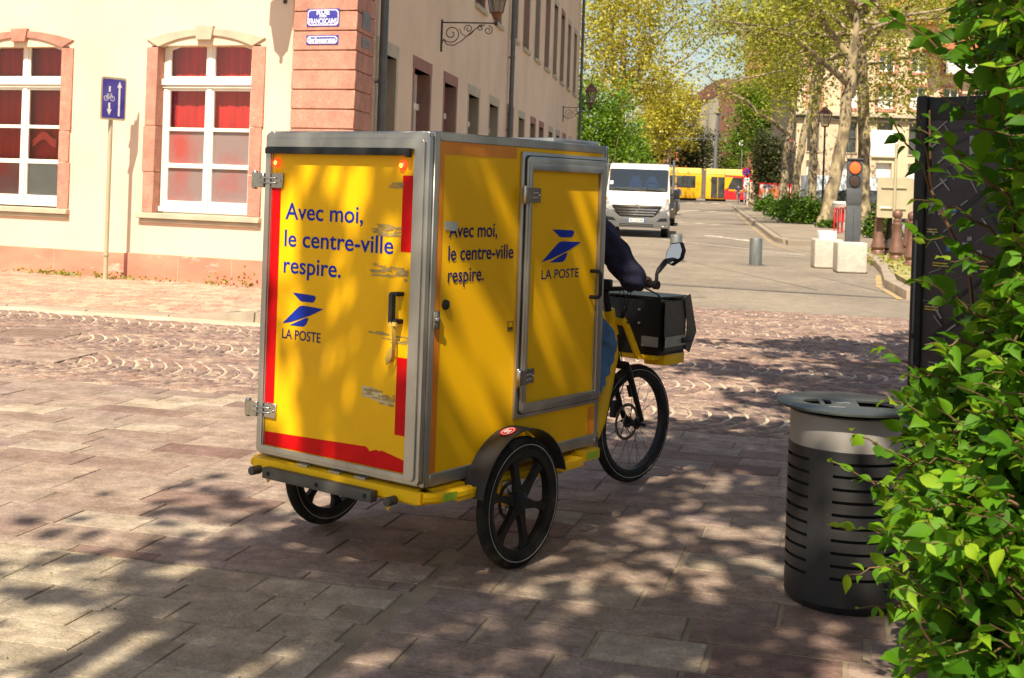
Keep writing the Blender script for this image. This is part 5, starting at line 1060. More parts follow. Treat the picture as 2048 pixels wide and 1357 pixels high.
# cast iron bollards
prof = [(.17, 0), (.17, .05), (.15, .07), (.15, .10), (.125, .13), (.175, .2), (.17, .25), (.135, .38), (.115, .62), (.105, .80), (.115, .82), (.115, .85), (.095, .87), (.095, .92), (.10, .94), (.08, .96), (.07, .975), (.105, 1.02), (.118, 1.075), (.105, 1.13), (.06, 1.17), (0, 1.18)]
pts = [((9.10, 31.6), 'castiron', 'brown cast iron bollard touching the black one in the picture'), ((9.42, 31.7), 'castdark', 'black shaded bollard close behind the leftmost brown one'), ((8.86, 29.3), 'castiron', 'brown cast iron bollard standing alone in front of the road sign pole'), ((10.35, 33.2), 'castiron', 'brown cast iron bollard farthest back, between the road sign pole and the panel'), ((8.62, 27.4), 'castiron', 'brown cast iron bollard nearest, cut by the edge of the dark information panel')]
for (x, y), m, lb in pts:
    t = thing('cast_iron_bollard', lb, 'bollard', (x, y, gz(y) + .10), 0, 'cast iron bollards on the verge'); k = .92 if m == 'castdark' else 1
    b = MB(); b.lathe([(r, z * k) for r, z in prof if z <= .975], 20); b.build('shaft', M_[m], t, smooth=40)
    b = MB(); b.lathe([(r, z * k) for r, z in prof if z >= .96], 20); b.build('ball_cap', M_[m], t, smooth=60)
# road sign seen from behind
p = at(1786, 470, 31.2); sg = thing('direction_sign', 'beige back of a square road sign with a blank white board above it', 'road sign', (p.x, p.y, gz(p.y) + .1), R(-6))
b = MB(); b.tube([(0, -.05, 0), (0, -.05, 2.75)], .038, 12); b.build('pole', M_['signback'], sg, smooth=40)
b = MB(); b.mesh(flat([rrect(-.41, .45, .94, 1.93, .04)], .012), frameM((0, 0, 0), (1, 0, 0), (0, 0, 1), (0, -1, 0))); pl2 = b.build('sign_back', M_['signback'], sg, bevel=.004, seg=1)
b = MB(); 
for z in (1.68, 1.17): b.box(-.32, .28, -.05, -.012, z - .012, z + .012)
b.build('rail', M_['signback'], pl2)
b = MB(); b.box(-.34, -.08, -.03, -.0125, 1.16, 1.21); b.build('label_strip', M_['enamel_white'], pl2)
b = MB(); b.mesh(flat([rrect(-.60, .03, 2.44, 3.08, .03)], .012), frameM((0, 0, 0), (1, 0, 0), (0, 0, 1), (0, -1, 0))); b.build('white_board', M_['whitepaint'], sg, bevel=.004, seg=1)
b = MB(); b.box(-.60, .04, -.09, -.013, 2.41, 2.44); b.box(-.58, -.03, -.02, -.0125, 2.33, 2.405); b.build('bracket', M_['signback'], sg)
# red bicycle racks
for k, (px, D) in enumerate(((1672, 45), (1680, 45.8), (1687, 46.6))):
    p = at(px, 470, D); t = thing('bike_rack', ['red hoop bicycle rack nearest the leaning tree trunk', 'red hoop bicycle rack in the middle of the three', 'red hoop bicycle rack nearest the signal column'][k], 'bike rack', (p.x, p.y, gz(D) + .13), R(62), 'red bicycle racks')
    b = MB(); hoop = [(-.3, 0, 0), (-.3, 0, .75), (-.24, 0, .86), (-.1, 0, .9), (.1, 0, .9), (.24, 0, .86), (.3, 0, .75), (.3, 0, 0)]; b.tube(hoop, .025, 8); b.build('hoop', M_['rackred'], t, smooth=50)
    b = MB(); b.tube([(-.3, 0, .4), (.3, 0, .4)], .02, 8); b.tube([(-.05, 0, .4), (-.05, 0, .9)], .02, 8); b.build('crossbar', M_['rackred'], t, smooth=50)
p = at(1692, 430, 50); t = thing('planter_tub', 'pale grey tub behind the red bicycle racks', 'planter', (p.x, p.y, gz(50) + .13)); b = MB(); b.lathe([(.30, 0), (.34, .1), (.40, .62), (.52, .80), (.54, 1.06), (.50, 1.06), (.48, .9), (0, .9)], 28); b.build('tub', M_['concrete'], t, smooth=40)
b = MB(); b.lathe([(.545, .98), (.555, 1.0), (.555, 1.08), (.50, 1.09)], 28); b.build('rim', M_['whitepaint'], t, smooth=40)
# lantern posts
def lamp_post(px, py, D, h, lb):
    p = at(px, py, D); t = thing('street_lantern', lb, 'street lamp', (p.x, D, gz(D) + .12), 0, 'lantern posts along the trees')
    b = MB(); b.lathe([(.14, 0), (.14, .3), (.10, .4), (.07, .9), (.05, 1.0), (.045, h), (.02, h + .08)], 12); b.build('post', M_['iron'], t, smooth=40)
    T = Matrix.Translation((0, 0, h)); b = MB(); b.lathe([(.35, .62), (.33, .66), (.2, .8), (.12, .84), (.1, .9), (0, .96)], 6, T)
    for i in range(6): a = 2 * math.pi * i / 6; b.tube([T @ Vector((.16 * math.cos(a), .16 * math.sin(a), .06)), T @ Vector((.3 * math.cos(a), .3 * math.sin(a), .63))], .014, 5)
    b.lathe([(.05, 0), (.17, .04), (.17, .07), (0, .07)], 6, T); lo = b.build('lantern', M_['copper'], t, smooth=30)
    b = MB(); b.lathe([(.15, .07), (.29, .63)], 6, T); b.build('lantern_glass', M_['lampglass'], lo)
lamp_post(1644, 430, 58, 4.35, 'black lantern post with a copper cap between the second and the leaning tree trunk')
lamp_post(1578, 400, 84, 3.95, 'farther lantern post with a reddish cap beside the leftmost tree trunk')

# ================================================================ VEHICLES
def tyre(g, c, r, w_, mi=0): g.lathe([(0, -w_ / 2), (r * .93, -w_ / 2), (r, -w_ * .3), (r, w_ * .3), (r * .93, w_ / 2), (0, w_ / 2)], 24, Matrix.Translation(c) @ Matrix.Rotation(R(90), 4, 'Y'), mi)
def wheels(par, xs, ys, r, w_, rimmat='carsilver'):
    for x in xs:
        for y in ys:
            g = MB(); tyre(g, (x, y, r), r, w_); wo = g.build('wheel', M_['rubber'], par, smooth=40)
            s = 1 if x > 0 else -1; g = MB(); g.lathe([(0, .02), (r * .25, .02), (r * .55, .0), (r * .62, .012), (r * .64, 0)], 18, Matrix.Translation((x + s * (w_ / 2 + .001), y, r)) @ Matrix.Rotation(R(90 * s), 4, 'Y')); g.build('rim', M_[rimmat], wo, smooth=40)
vp = at(1270, 450, 40.0)
van = thing('flatbed_truck', 'white flatbed light truck with a dark grey bumper coming down the street', 'truck', (vp.x, 39.6, rz(40)), R(172.33))
hw = 1.0; side = [(-2.15, .45), (-.12, .45), (-.02, .60), (-.03, .98), (-.10, 1.08), (-.62, 1.40), (-1.22, 2.12), (-1.40, 2.26), (-1.7, 2.32), (-2.15, 2.30)]
b = MB(); sec = []
for x, k in ((-hw, .90), (-hw * .97, 1), (hw * .97, 1), (hw, .90)): sec.append([(x * (1 if z < 1.3 else 1 - .07 * (z - 1.3)), y * 1. - (.06 if abs(x) == hw else 0), .45 + (z - .45) * (1 if abs(x) < hw else .985)) for y, z in side])
n = len(side); vv = [p for s in sec for p in s]; fs = [(i * n + j, i * n + (j + 1) % n, (i + 1) * n + (j + 1) % n, (i + 1) * n + j) for i in range(3) for j in range(n)] + [tuple(range(n)), tuple(range(3 * n, 4 * n))[::-1]]
b.add(vv, fs); cab = b.build('cab', M_['vanwhite'], van, bevel=.04, seg=2)
e1 = Vector((1, 0, 0)); e2 = Vector((0, -.60, .72)).normalized(); e3 = -e1.cross(e2); WSM = frameM((0, -.66, 1.44), e1, e2, e3)
trap = lambda b0, b1, t0, h0, h1: [(-b0, h0), (b0, h0), (b1, h1), (-b1, h1)]
b = MB(); b.mesh(flat([rrect(-.93, .93, -.04, .90, .06)], .006), WSM @ Matrix.Translation((0, 0, .004))); ws = b.build('dark_cab_backing', M_['black'], van, bevel=.004, seg=1)  # rim is the border; the black middle paints in the dark cab interior
b = MB()
for x in (-.42, .10): b.mesh(flat([[(x - .22, .14), (x + .22, .14), (x + .17, .42), (x + .10, .50), (x + .10, .60), (x - .10, .60), (x - .10, .50), (x - .17, .42)]], .008), WSM @ Matrix.Translation((0, 0, .016)))
b.build('seat', M_['seatcloth'], ws)
b = MB(); b.mesh(flat([[(-.88, 0), (.88, 0), (.86, .12), (-.86, .12)]], .008), WSM @ Matrix.Translation((0, 0, .016))); b.build('dashboard', M_['tramgrey'], ws)
b = MB(); b.tube([WSM @ Vector((-.42 + .17 * math.cos(a), .17 + .15 * math.sin(a), .035)) for a in [2 * math.pi * i / 18 for i in range(18)]], .012, 6, closed=True); b.build('steering_wheel', M_['black'], ws, smooth=50)
b = MB(); b.mesh(flat([rrect(-.89, .89, .0, .86, .05)], .001), WSM @ Matrix.Translation((0, 0, .05))); b.build('windscreen', glass_mat('screen_glass', (.72, .78, .78), .10, .03), ws)
b = MB()
for x in (-.75, .1): b.tube([WSM @ Vector((x, -.02, .055)), WSM @ Vector((x + .7, .045, .055))], .012, 5)
b.build('wiper', M_['black'], ws)
b = MB(); FV = frameM((0, 0, 0), (1, 0, 0), (0, 0, 1), (0, 1, 0))
bump = [(-1.01, .30), (1.01, .30), (1.02, .62), (.90, .88), (.62, .72), (.5, .62), (-.5, .62), (-.62, .72), (-.90, .88), (-1.02, .62)]
b.mesh(flat([bump], .10), FV @ Matrix.Translation((0, 0, .0))); bo_ = b.build('bumper', M_['vangrey'], van, bevel=.03, seg=2)
b = MB()
for s in (-1, 1): b.mesh(flat([[(s * .62, .50), (s * .95, .52), (s * .93, .62), (s * .72, .60)]], .004), FV @ Matrix.Translation((0, 0, .102)))
b.mesh(flat([rect(-.52, .52, .345, .415)], .004), FV @ Matrix.Translation((0, 0, .102))); b.build('air_intake', M_['dark'], bo_)
b = MB(); b.box(-.5, .5, .10, .108, .372, .388)
for s in (-1, 1): b.lathe([(.06, 0), (.06, .012), (.045, .006), (0, .006)], 16, FV @ Matrix.Translation((s * .82, .41, .1)))
b.build('fog_lamp', M_['chrome'], bo_)
b = MB(); b.mesh(flat([[(-.78, .98), (.78, .98), (.60, .70), (.50, .645), (-.50, .645), (-.60, .70)]], .02), FV @ Matrix.Translation((0, 0, .035))); gr = b.build('grille', M_['black'], van, bevel=.01)
b = MB()
for z, wd in ((.86, .66), (.78, .60), (.70, .54)): b.box(-wd, wd, .055, .075, z - .022, z + .022)
b.mesh(flat([[(-.80, 1.0), (.80, 1.0), (.77, .965), (.16, .93), (-.16, .93), (-.77, .965)]], .014), FV @ Matrix.Translation((0, 0, .055))); b.build('grille_bar', M_['chrome'], gr, bevel=.008)
b = MB(); b.mesh(flat([[(0, 1.06), (.10, .90), (0, .74), (-.10, .90)], [(0, 1.0), (.055, .90), (0, .80), (-.055, .90)]], .012), FV @ Matrix.Translation((0, 0, .09))); b.build('emblem', M_['chrome'], gr, bevel=.006)
for s in (-1, 1):
    b = MB(); b.mesh(flat([[(s * .62, .80), (s * .80, .98), (s * .93, 1.24), (s * .985, 1.20), (s * .99, .92), (s * .90, .84)]], .05), FV @ Matrix.Translation((0, 0, -.02)) ); hl = b.build('headlight', M_['headlight'], van, bevel=.012)
    b = MB(); b.mesh(flat([[(s * .90, 1.16), (s * .93, 1.24), (s * .985, 1.20), (s * .985, 1.14)]], .004), FV @ Matrix.Translation((0, 0, .034))); b.build('indicator', M_['amber'], hl)
    b = MB(); b.cbox((s * 1.20, -.72, 1.36), .20, .10, .30); b.tube([(s * .98, -.75, 1.36), (s * 1.14, -.74, 1.36)], .04, 8); b.build('door_mirror', M_['black'], van, bevel=.03)
    b = MB(); b.box(min(s * .985, s * 1.0), max(s * .985, s * 1.0), -1.75, -1.0, 1.38, 2.05); b.build('side_window', M_['darkglass'], van)
b = MB(); b.box(-.27, .27, .10, .106, .47, .58); npl = b.build('number_plate', M_['plate'], van)
b = MB(); b.box(-.27, -.225, .1065, .108, .47, .58); b.box(.225, .27, .1065, .108, .47, .58); b.build('plate_band', M_['print_blue'], npl)
b = MB(); b.mesh(text_mesh('DL 315 HS', .40, .095, .02), frameM((.20, .108, .492), (-1, 0, 0), (0, 0, 1), (0, 1, 0))); b.build('plate_text', M_['ink'], npl)
b = MB(); b.mesh(flat([rect(.80, .90, .20, .34)], .001), WSM @ Matrix.Translation((0, 0, .053))); b.build('windscreen_sticker', M_['enamel_white'], ws)
b = MB(); b.box(-1.02, 1.02, -5.4, -2.3, .85, .95); b.box(-1.03, -1.0, -5.4, -2.3, .95, 1.32); b.box(1.0, 1.03, -5.4, -2.3, .95, 1.32); b.box(-1.03, 1.03, -5.42, -5.38, .95, 1.32); b.box(-.4, .4, -5.3, -1.5, .5, .84); bedo = b.build('flatbed', M_['vangrey'], van, bevel=.008)
b = MB()
for x in (-1.08, 1.08): b.box(x - .035, x + .035, -2.36, -2.27, .9, 2.48)
for x in (-.7, -.35, 0, .35, .7): b.box(x - .015, x + .015, -2.33, -2.29, .95, 2.3)
b.box(-1.1, 1.1, -2.34, -2.28, 2.26, 2.32); b.build('headboard', M_['steelpost'], van)
wheels(van, (-.86, .86), (-.85, -4.4), .345, .22)
def car(lb, paint, loc, rot, L=4.2, W=1.78, H=1.48, group='cars parked beyond the hedge', name='parked_car', nom=None):
    t = thing(name, lb, 'car', loc, rot, group); h2 = W / 2
    prof = [(-L / 2, .35), (-L / 2 - .03, .6), (-L / 2 + .05, .88), (-L * .28, .95), (L * .20, .95), (L * .43, .84), (L / 2 + .02, .66), (L / 2, .32), (L * .36, .22), (-L * .36, .22)]
    g = MB(); n = len(prof); sc_ = [(-h2, .93), (-h2 * .96, 1), (h2 * .96, 1), (h2, .93)]
    vv = [(x, y * (1 if abs(x) < h2 else .985), .58 + (z - .58) * k) for x, k in sc_ for y, z in prof]
    g.add(vv, [(i * n + j, i * n + (j + 1) % n, (i + 1) * n + (j + 1) % n, (i + 1) * n + j) for i in range(3) for j in range(n)] + [tuple(range(n)), tuple(range(3 * n, 4 * n))[::-1]])
    g.build('body', M_[paint], t, bevel=.05, seg=2)
    g = MB(); c0 = [(-L * .44, .93), (L * .24, .93), (L * .08, H - .04), (-L * .30, H - .04)]
    vv = [(s * h2 * k, y, z) for s in (-1, 1) for (y, z), k in zip(c0, (.94, .94, .76, .76))]; g.add(vv, [(0, 1, 2, 3), (4, 5, 6, 7), (0, 1, 5, 4), (1, 2, 6, 5), (2, 3, 7, 6), (3, 0, 4, 7)]); g.build('windows', M_['darkglass'], t, bevel=.03)
    g = MB(); g.add([(s * h2 * .75, y, z) for z in (H - .05, H) for s in (-1, 1) for y in (-L * .31, L * .085)], [(0, 1, 3, 2), (4, 5, 7, 6), (0, 1, 5, 4), (2, 3, 7, 6), (0, 2, 6, 4), (1, 3, 7, 5)])
    for s in (-1, 1):
        g.tube([(s * h2 * .93, L * .24, .94), (s * h2 * .75, L * .085, H - .03)], .03, 6); g.tube([(s * h2 * .93, -L * .44, .94), (s * h2 * .75, -L * .31, H - .03)], .035, 6); g.tube([(s * h2 * .95, -L * .03, .94), (s * h2 * .765, -L * .06, H - .03)], .03, 6)
    g.build('roof', M_[paint], t, bevel=.015)
    for s in (-1, 1):
        g = MB(); g.cbox((s * h2 * .74, L / 2 - .03, .70), .36, .12, .13); g.build('headlight', M_['headlight'], t, bevel=.03)
        g = MB(); g.cbox((s * h2 * .80, -L / 2 + .02, .78), .28, .10, .16); g.build('tail_light', M_['red'], t, bevel=.03)
        g = MB(); g.cbox((s * (h2 + .08), L * .2, 1.0), .16, .1, .12); g.build('door_mirror', M_[paint], t, bevel=.03)
    wheels(t, (-h2 + .1, h2 - .1), (-L * .31, L * .31), .32, .2)
    return t
p = at(1333, 440, 52); car('dark parked car close behind the white truck, mostly hidden', 'cargrey', (p.x - .45, 53, rz(52)), R(172.33), 4.4, 1.8, 1.6, None)
p = at(1702, 410, 66); car('black car seen between the leaning trunk and the signal column', 'carblack', (p.x, 66, gz(66) + .12), R(80), 4.3, 1.8, 1.55)
p = at(1655, 400, 78); car('silver car farther back, between the lantern post and the leaning trunk', 'carsilver', (p.x, 78, gz(78) + .12), R(100), 4.2)
p = at(1745, 420, 60); car('dark blue car with a bright roof behind the straight tree trunk', 'carblack', (p.x + .8, 62, gz(62) + .12), R(75), 4.3, 1.8, 1.5)
p = at(1822, 450, 44); car('navy blue car nearest, between the road sign and the dark panel', 'carblue', (p.x + .9, 44, gz(44) + .12), R(80), 4.2, 1.8, 1.45)
# scooter rider beside the parked cars
def figure(name, lb, loc, rot, h, top, legs, pose='stand', parent=None):
    t = thing(name, lb, 'person', loc, rot); k = h / 1.72; q = lambda x, y, z: (x * k, y * k, z * k)
    if pose == 'stand': hip, kn, an, to, y0 = .90, .48, .07, .04, 0
    N = {'pelvis': (q(0, 0, .93), (.13 * k, .10 * k)), 'chest': (q(0, .01, 1.28), (.15 * k, .095 * k)), 'neck': (q(0, .01, 1.46), .05 * k), 'head': (q(0, .02, 1.56), (.075 * k, .085 * k)), 'crown': (q(0, .01, 1.66), (.06 * k, .07 * k))}
    E2 = [('pelvis', 'chest'), ('chest', 'neck'), ('neck', 'head'), ('head', 'crown')]
    for s, n in ((1, 'R'), (-1, 'L')):
        st_ = .14 * s
        if pose == 'ride': L_ = {'sh': (.19 * s, .0, 1.40), 'el': (.28 * s, .2, 1.18), 'ha': (.27 * s, .42, 1.08), 'hip': (.12 * s, .05, .90), 'kn': (.2 * s, .36, .72), 'an': (.19 * s, .28, .22), 'to': (.19 * s, .42, .17)}
        else: L_ = {'sh': (.19 * s, .0, 1.40), 'el': (.24 * s, .0 - st_ * .3, 1.12), 'ha': (.25 * s, .08 - st_ * .4, .86), 'hip': (.09 * s, 0, .90), 'kn': (.10 * s, .04 + st_ * .7, .49), 'an': (.10 * s, st_ * 1.0 - .02, .08), 'to': (.11 * s, st_ * 1.0 + .13, .04)}
        for a, r in (('sh', .055), ('el', .042), ('ha', .032), ('hip', .08), ('kn', .055), ('an', .038), ('to', .032)): N[a + n] = (q(*L_[a]), r * k)
        E2 += [('chest', 'sh' + n), ('sh' + n, 'el' + n), ('el' + n, 'ha' + n), ('pelvis', 'hip' + n), ('hip' + n, 'kn' + n), ('kn' + n, 'an' + n), ('an' + n, 'to' + n)]
    link_mesh('body', skin_mesh(N, E2, 1), M_['skin'], t)
    def cl(keys, m, nm):
        nn = {a: (N[a][0], tuple(v + .018 for v in (N[a][1] if hasattr(N[a][1], '__len__') else (N[a][1],) * 2))) for a in keys}; link_mesh(nm, skin_mesh(nn, [e for e in E2 if e[0] in nn and e[1] in nn], 1), M_[m], t)
    cl(['pelvis', 'chest', 'shR', 'elR', 'shL', 'elL'] + (['haR', 'haL'] if pose == 'ride' else []), top, 'top'); cl(['pelvis', 'hipR', 'knR', 'anR', 'hipL', 'knL', 'anL'], legs, 'trousers')
    g = MB(); g.sphere(q(0, -.01, 1.64), .09 * k, .10 * k, .08 * k); g.build('hair' if pose == 'stand' else 'helmet', M_['hair'], t, smooth=80)
    return t
M_['tan'] = mat('tan_cloth', (.36, .22, .13), .9, col2=(.3, .18, .1)); M_['greycloth'] = mat('grey_cloth', (.16, .17, .17), .9, col2=(.12, .13, .13)); M_['navycloth'] = mat('navy_cloth', (.03, .035, .10), .9, col2=(.04, .045, .12)); M_['lightjeans'] = mat('light_denim', (.22, .36, .48), .9, col2=(.18, .3, .42))
p = at(1476, 405, 112); figure('person', 'standing pedestrian in a navy top and grey trousers in front of the red tram end', (p.x, 112, gz(112) + .10), R(20), 1.74, 'navycloth', 'greycloth')
p = at(1491, 406, 114); figure('person', 'standing pedestrian in a tan top and light blue jeans by the no parking sign', (p.x, 114, gz(114) + .10), R(-20), 1.66, 'tan', 'lightjeans')
p = at(1351, 425, 69); sc_ = thing('motor_scooter', 'dark motor scooter standing in the road beyond the white truck', 'scooter', (p.x, 69, rz(69)), R(172))
g = MB(); tyre(g, (0, .62, .25), .25, .11); tyre(g, (0, -.6, .25), .25, .12); g.build('wheel', M_['rubber'], sc_, smooth=40)
g = MB(); g.tube([(0, .64, .3), (0, .5, .8), (0, .42, 1.05)], [.05, .10, .05], 10); g.tube([(0, .48, .45), (0, .2, .24), (0, -.15, .26), (0, -.4, .55), (0, -.75, .68)], [.10, .12, .13, .18, .08], 12); g.tube([(-.34, .38, 1.06), (.34, .38, 1.06)], .02, 8); g.build('fairing', M_['carblack'], sc_, smooth=50)
g = MB(); g.box(-.14, .14, -.75, -.05, .72, .82); g.build('saddle', M_['black'], sc_, bevel=.04)
figure('person', 'person in dark clothes sitting on the motor scooter beyond the white truck', (p.x, 69.2, rz(69)), R(172), 1.72, 'navycloth', 'greycloth', 'ride')
# tram
tp = at(1200, 405, 131); tz = gz(131); KX_ = 131 / F_PX
tm = thing('tram', 'yellow and red articulated tram crossing the end of the street', 'tram', (tp.x, 131, tz), R(-.4))
def X_(px): return (px - 1200) * KX_
def seg(a, c, m, nm='car_body'):
    g = MB(); pr = [(-1.2, .22), (1.2, .22), (1.25, .6), (1.25, 2.4), (1.1, 2.95), (-1.1, 2.95), (-1.25, 2.4), (-1.25, .6)]; g.prism(pr, lambda y, z, d: (d, y, z), a, c); o_ = g.build(nm, M_[m], tm, bevel=.06, seg=2)
    g = MB(); g.prism([(-1.22, 2.70), (1.22, 2.70), (1.15, 3.3), (-1.15, 3.3)], lambda y, z, d: (d, y, z), a + .02, c - .02); g.build('roof_fairing', M_['tramroof'], tm, bevel=.08, seg=2)
    return o_
s1 = seg(X_(1160), X_(1398), 'tramyellow'); s2 = seg(X_(1407), X_(1444), 'tramyellow'); s3 = seg(X_(1444) + .001, X_(1560), 'tramred')
g = MB(); g.prism([(-1.1, .3), (1.1, .3), (1.1, 3.1), (-1.1, 3.1)], lambda y, z, d: (d, y, z), X_(1397), X_(1408)); g.build('bellows', M_['tramgrey'], tm)
def tw(par, a, c, z0, z1, nm, m='darkglass'): g = MB(); g.box(X_(a), X_(c), -1.262, -1.248, z0, z1); return g.build(nm, M_[m], par, bevel=.004)
tw(s1, 1290, 1346, 1.28, 2.5, 'window'); tw(s1, 1348, 1386, 1.28, 2.5, 'window'); d1 = tw(s2, 1417, 1429.5, .34, 2.48, 'door'); tw(s2, 1430.5, 1443.5, .34, 2.48, 'door'); tw(s3, 1452, 1480, 1.25, 2.45, 'window'); tw(s3, 1498, 1506, .34, 2.48, 'door')
g = MB(); g.mesh(flat([[(X_(1444), 2.5), (X_(1460), 2.5), (X_(1450), 1.4), (X_(1444), 1.2)]], .003), frameM((0, -1.266, 0), (1, 0, 0), (0, 0, 1), (0, -1, 0))); g.mesh(flat([[(X_(1444), 2.72), (X_(1480), 2.60), (X_(1520), 2.72)]], .003), frameM((0, -1.262, 0), (1, 0, 0), (0, 0, 1), (0, -1, 0))); g.mesh(flat([rect(X_(1452), X_(1480), 1.1, 1.24)], .003), frameM((0, -1.264, 0), (1, 0, 0), (0, 0, 1), (0, -1, 0))); g.build('yellow_livery', M_['tramyellow'], s3)
g = MB(); g.mesh(flat([circ(X_(1487), 1.72, .30, 18), circ(X_(1487), 1.72, .19, 18)], .003), frameM((0, -1.262, 0), (1, 0, 0), (0, 0, 1), (0, -1, 0))); g.mesh(flat([rect(X_(1482), X_(1492), 2.15, 2.4)], .003), frameM((0, -1.262, 0), (1, 0, 0), (0, 0, 1), (0, -1, 0))); g.build('white_mark', M_['whitepaint'], s3)
g = MB(); 
for px in (1240, 1300, 1372, 1430, 1500): g.box(X_(px) - .9, X_(px) + .9, -1.0, 1.0, .02, .3)
g.build('bogie', M_['dark'], tm)
# no-parking sign, wall, kiosk, mast
p = at(1497, 417, 98); t = thing('no_parking_sign', 'round blue and red no parking sign above a white plate on a thin pole', 'road sign', (p.x, 98, gz(98) + .12))
g = MB(); g.tube([(0, 0, 0), (0, 0, 3.0)], .04, 8); g.build('pole', M_['steelpost'], t, smooth=40)
D_ = frameM((0, -.05, 2.62), (1, 0, 0), (0, 0, 1), (0, -1, 0)); g = MB(); g.mesh(flat([circ(-.25, 0, .36, 28)], .01), D_); ds = g.build('disc', M_['red'], t)
g = MB(); g.mesh(flat([circ(-.25, 0, .28, 24)], .004), D_ @ Matrix.Translation((0, 0, .012))); g.build('blue_field', M_['enamel'], ds); g = MB(); g.mesh(flat([[(-.45, .17), (-.41, .21), (-.05, -.17), (-.09, -.21)]], .002), D_ @ Matrix.Translation((0, 0, .019))); g.build('slash', M_['red'], ds)
g = MB(); g.mesh(flat([rect(-.42, -.02, -.98, -.42)], .01), D_); g.build('white_plate', M_['whitepaint'], t)
p = at(1500, 408, 100); g = MB(); g.box(0, 1.5, -.2, .2, -.2, 2.0); g.box(1.5, 2.6, -.2, .2, -.2, 1.3); o = g.build('low_wall', M_['cream'], None, bevel=.02); o.location = (p.x - .1, 101, gz(101)); tag(o, 'low cream wall at the far street corner below the dark shrub', 'wall')
p = at(1535, 405, 92); t = thing('poster_hoarding', 'long low hoarding covered with colourful posters behind the leftmost trunks', 'hoarding', (p.x, 95, gz(95) + .1))
g = MB(); g.box(0, 2.3, -.05, .05, .2, 1.75); g.build('posters', M_['poster'], t); g = MB(); g.box(-.06, 2.36, -.07, .04, 1.75, 1.85); g.box(-.06, 0, -.07, .04, 0, 1.75); g.box(2.3, 2.36, -.07, .04, 0, 1.75); g.build('frame', M_['rackred'], t)
p = at(1600, 395, 90); t = thing('delivery_van', 'long pale grey box van parked behind the trunks and hedge', 'van', (p.x, 88, gz(88) + .12)); g = MB(); g.box(-.2, 8.6, -1.1, 1.1, .5, 2.45); g.build('body', M_['hoard'], t, bevel=.06); g = MB()
for x in (1.2, 7.2): tyre(g, (0, 0, 0), .38, .3) if 0 else g.lathe([(0, -1.12), (.38, -1.12), (.38, 1.12), (0, 1.12)], 20, Matrix.Translation((x, 0, .38)) @ Matrix.Rotation(R(90), 4, 'X'))
g.build('wheel', M_['rubber'], t)
p = at(1430, 340, 140); t = thing('catenary_mast', 'grey tram catenary mast with bracket arms rising behind the tram', 'mast', (p.x, 140, gz(140)))
mz = lambda py: at(1430, py, 140).z - gz(140)
g = MB(); g.tube([(0, 0, 0), (.02, 0, mz(285)), (.12, 0, mz(228))], [.24, .20, .14], 12); g.lathe([(0, .15), (.35, .05), (.3, 0)], 16, Matrix.Translation((.12, 0, mz(228)))); g.build('mast', M_['steelpost'], t, smooth=40)
g = MB(); g.tube([(-5.5, -2, mz(283)), (0, 0, mz(277)), (1.0, 0, mz(278))], .05, 6); g.tube([(-1.4, -.5, mz(268)), (0, 0, mz(280))], .05, 6); g.tube([(.1, 0, mz(229)), (1.2, 0, mz(228))], .05, 6); g.tube([(-1.5, 0, mz(228)), (.1, 0, mz(229))], .03, 6); g.build('bracket_arm', M_['steelpost'], t)
t = MB(); t.tube([(-12, 127, 7.6), (40, 128, 7.7)], .025, 4); t.tube([(-12, 127, 8.5), (14, 127.5, 7.9), (40, 128, 8.8)], .02, 4); tag(t.build('overhead_wire', M_['black']), 'thin tram overhead wires crossing above the tram', 'wire')
t = thing('globe_lamp', 'small pale globe street lamp among leaves behind the tram', 'street lamp', (at(1484, 300, 150).x, 150, gz(150))); gzz = at(1484, 288, 150).z - gz(150)
g = MB(); g.tube([(0, 0, 0), (0, 0, gzz - .3)], .08, 8); g.build('post', M_['steelpost'], t); g = MB(); g.sphere((0, 0, gzz), .42); g.build('globe', M_['whitepaint'], t, smooth=80)

# ================================================================ BUILDINGS IN THE DISTANCE
D = 98.; xl, xr = at(1592, 300, D).x, at(2150, 300, D).x; base = gz(D); zz = lambda py: at(1760, py, D).z - base
kb_ = thing('cream_house', 'large cream house with red framed windows and an orange tiled roof behind the plane trees', 'building', (0, D, base))
xx = lambda px: at(px, 300, D).x
g = MB(); holes = []
def cols(): return [(1613, 1637), (1684, 1712), (1752, 1784), (1816, 1850), (1882, 1914), (1946, 1978), (2010, 2042), (2074, 2106)]
rows = [((102, 143), 'small'), ((172, 218), 'tall'), ((246, 308), 'bars'), ((326, 368), 'white')]
for (a, c) in cols():
    for (t0, t1), k in rows: holes.append(rect(xx(a), xx(c), zz(t1), zz(t0)))
g.mesh(flat([rect(xl, xr, -.5, zz(48))] + holes, .15), frameM((0, .15, 0), (1, 0, 0), (0, 0, 1), (0, -1, 0))); g.build('wall', M_['cream'], kb_)
g = MB(); g.box(xl + .02, xr - .02, .8, .9, -.5, zz(50)); g.box(xl, xl + .2, .3, 10, -.5, zz(48)); g.build('inner_wall', M_['tramgrey'], kb_)
g = MB(); g.box(xl - .3, xr, -.45, .0, zz(236), zz(227)); g.build('cornice', M_['grey_stone'], kb_, bevel=.03); g = MB(); g.box(xl - .2, xr, -.25, .0, zz(244), zz(237)); g.build('shadow_band', M_['tramgrey'], kb_)
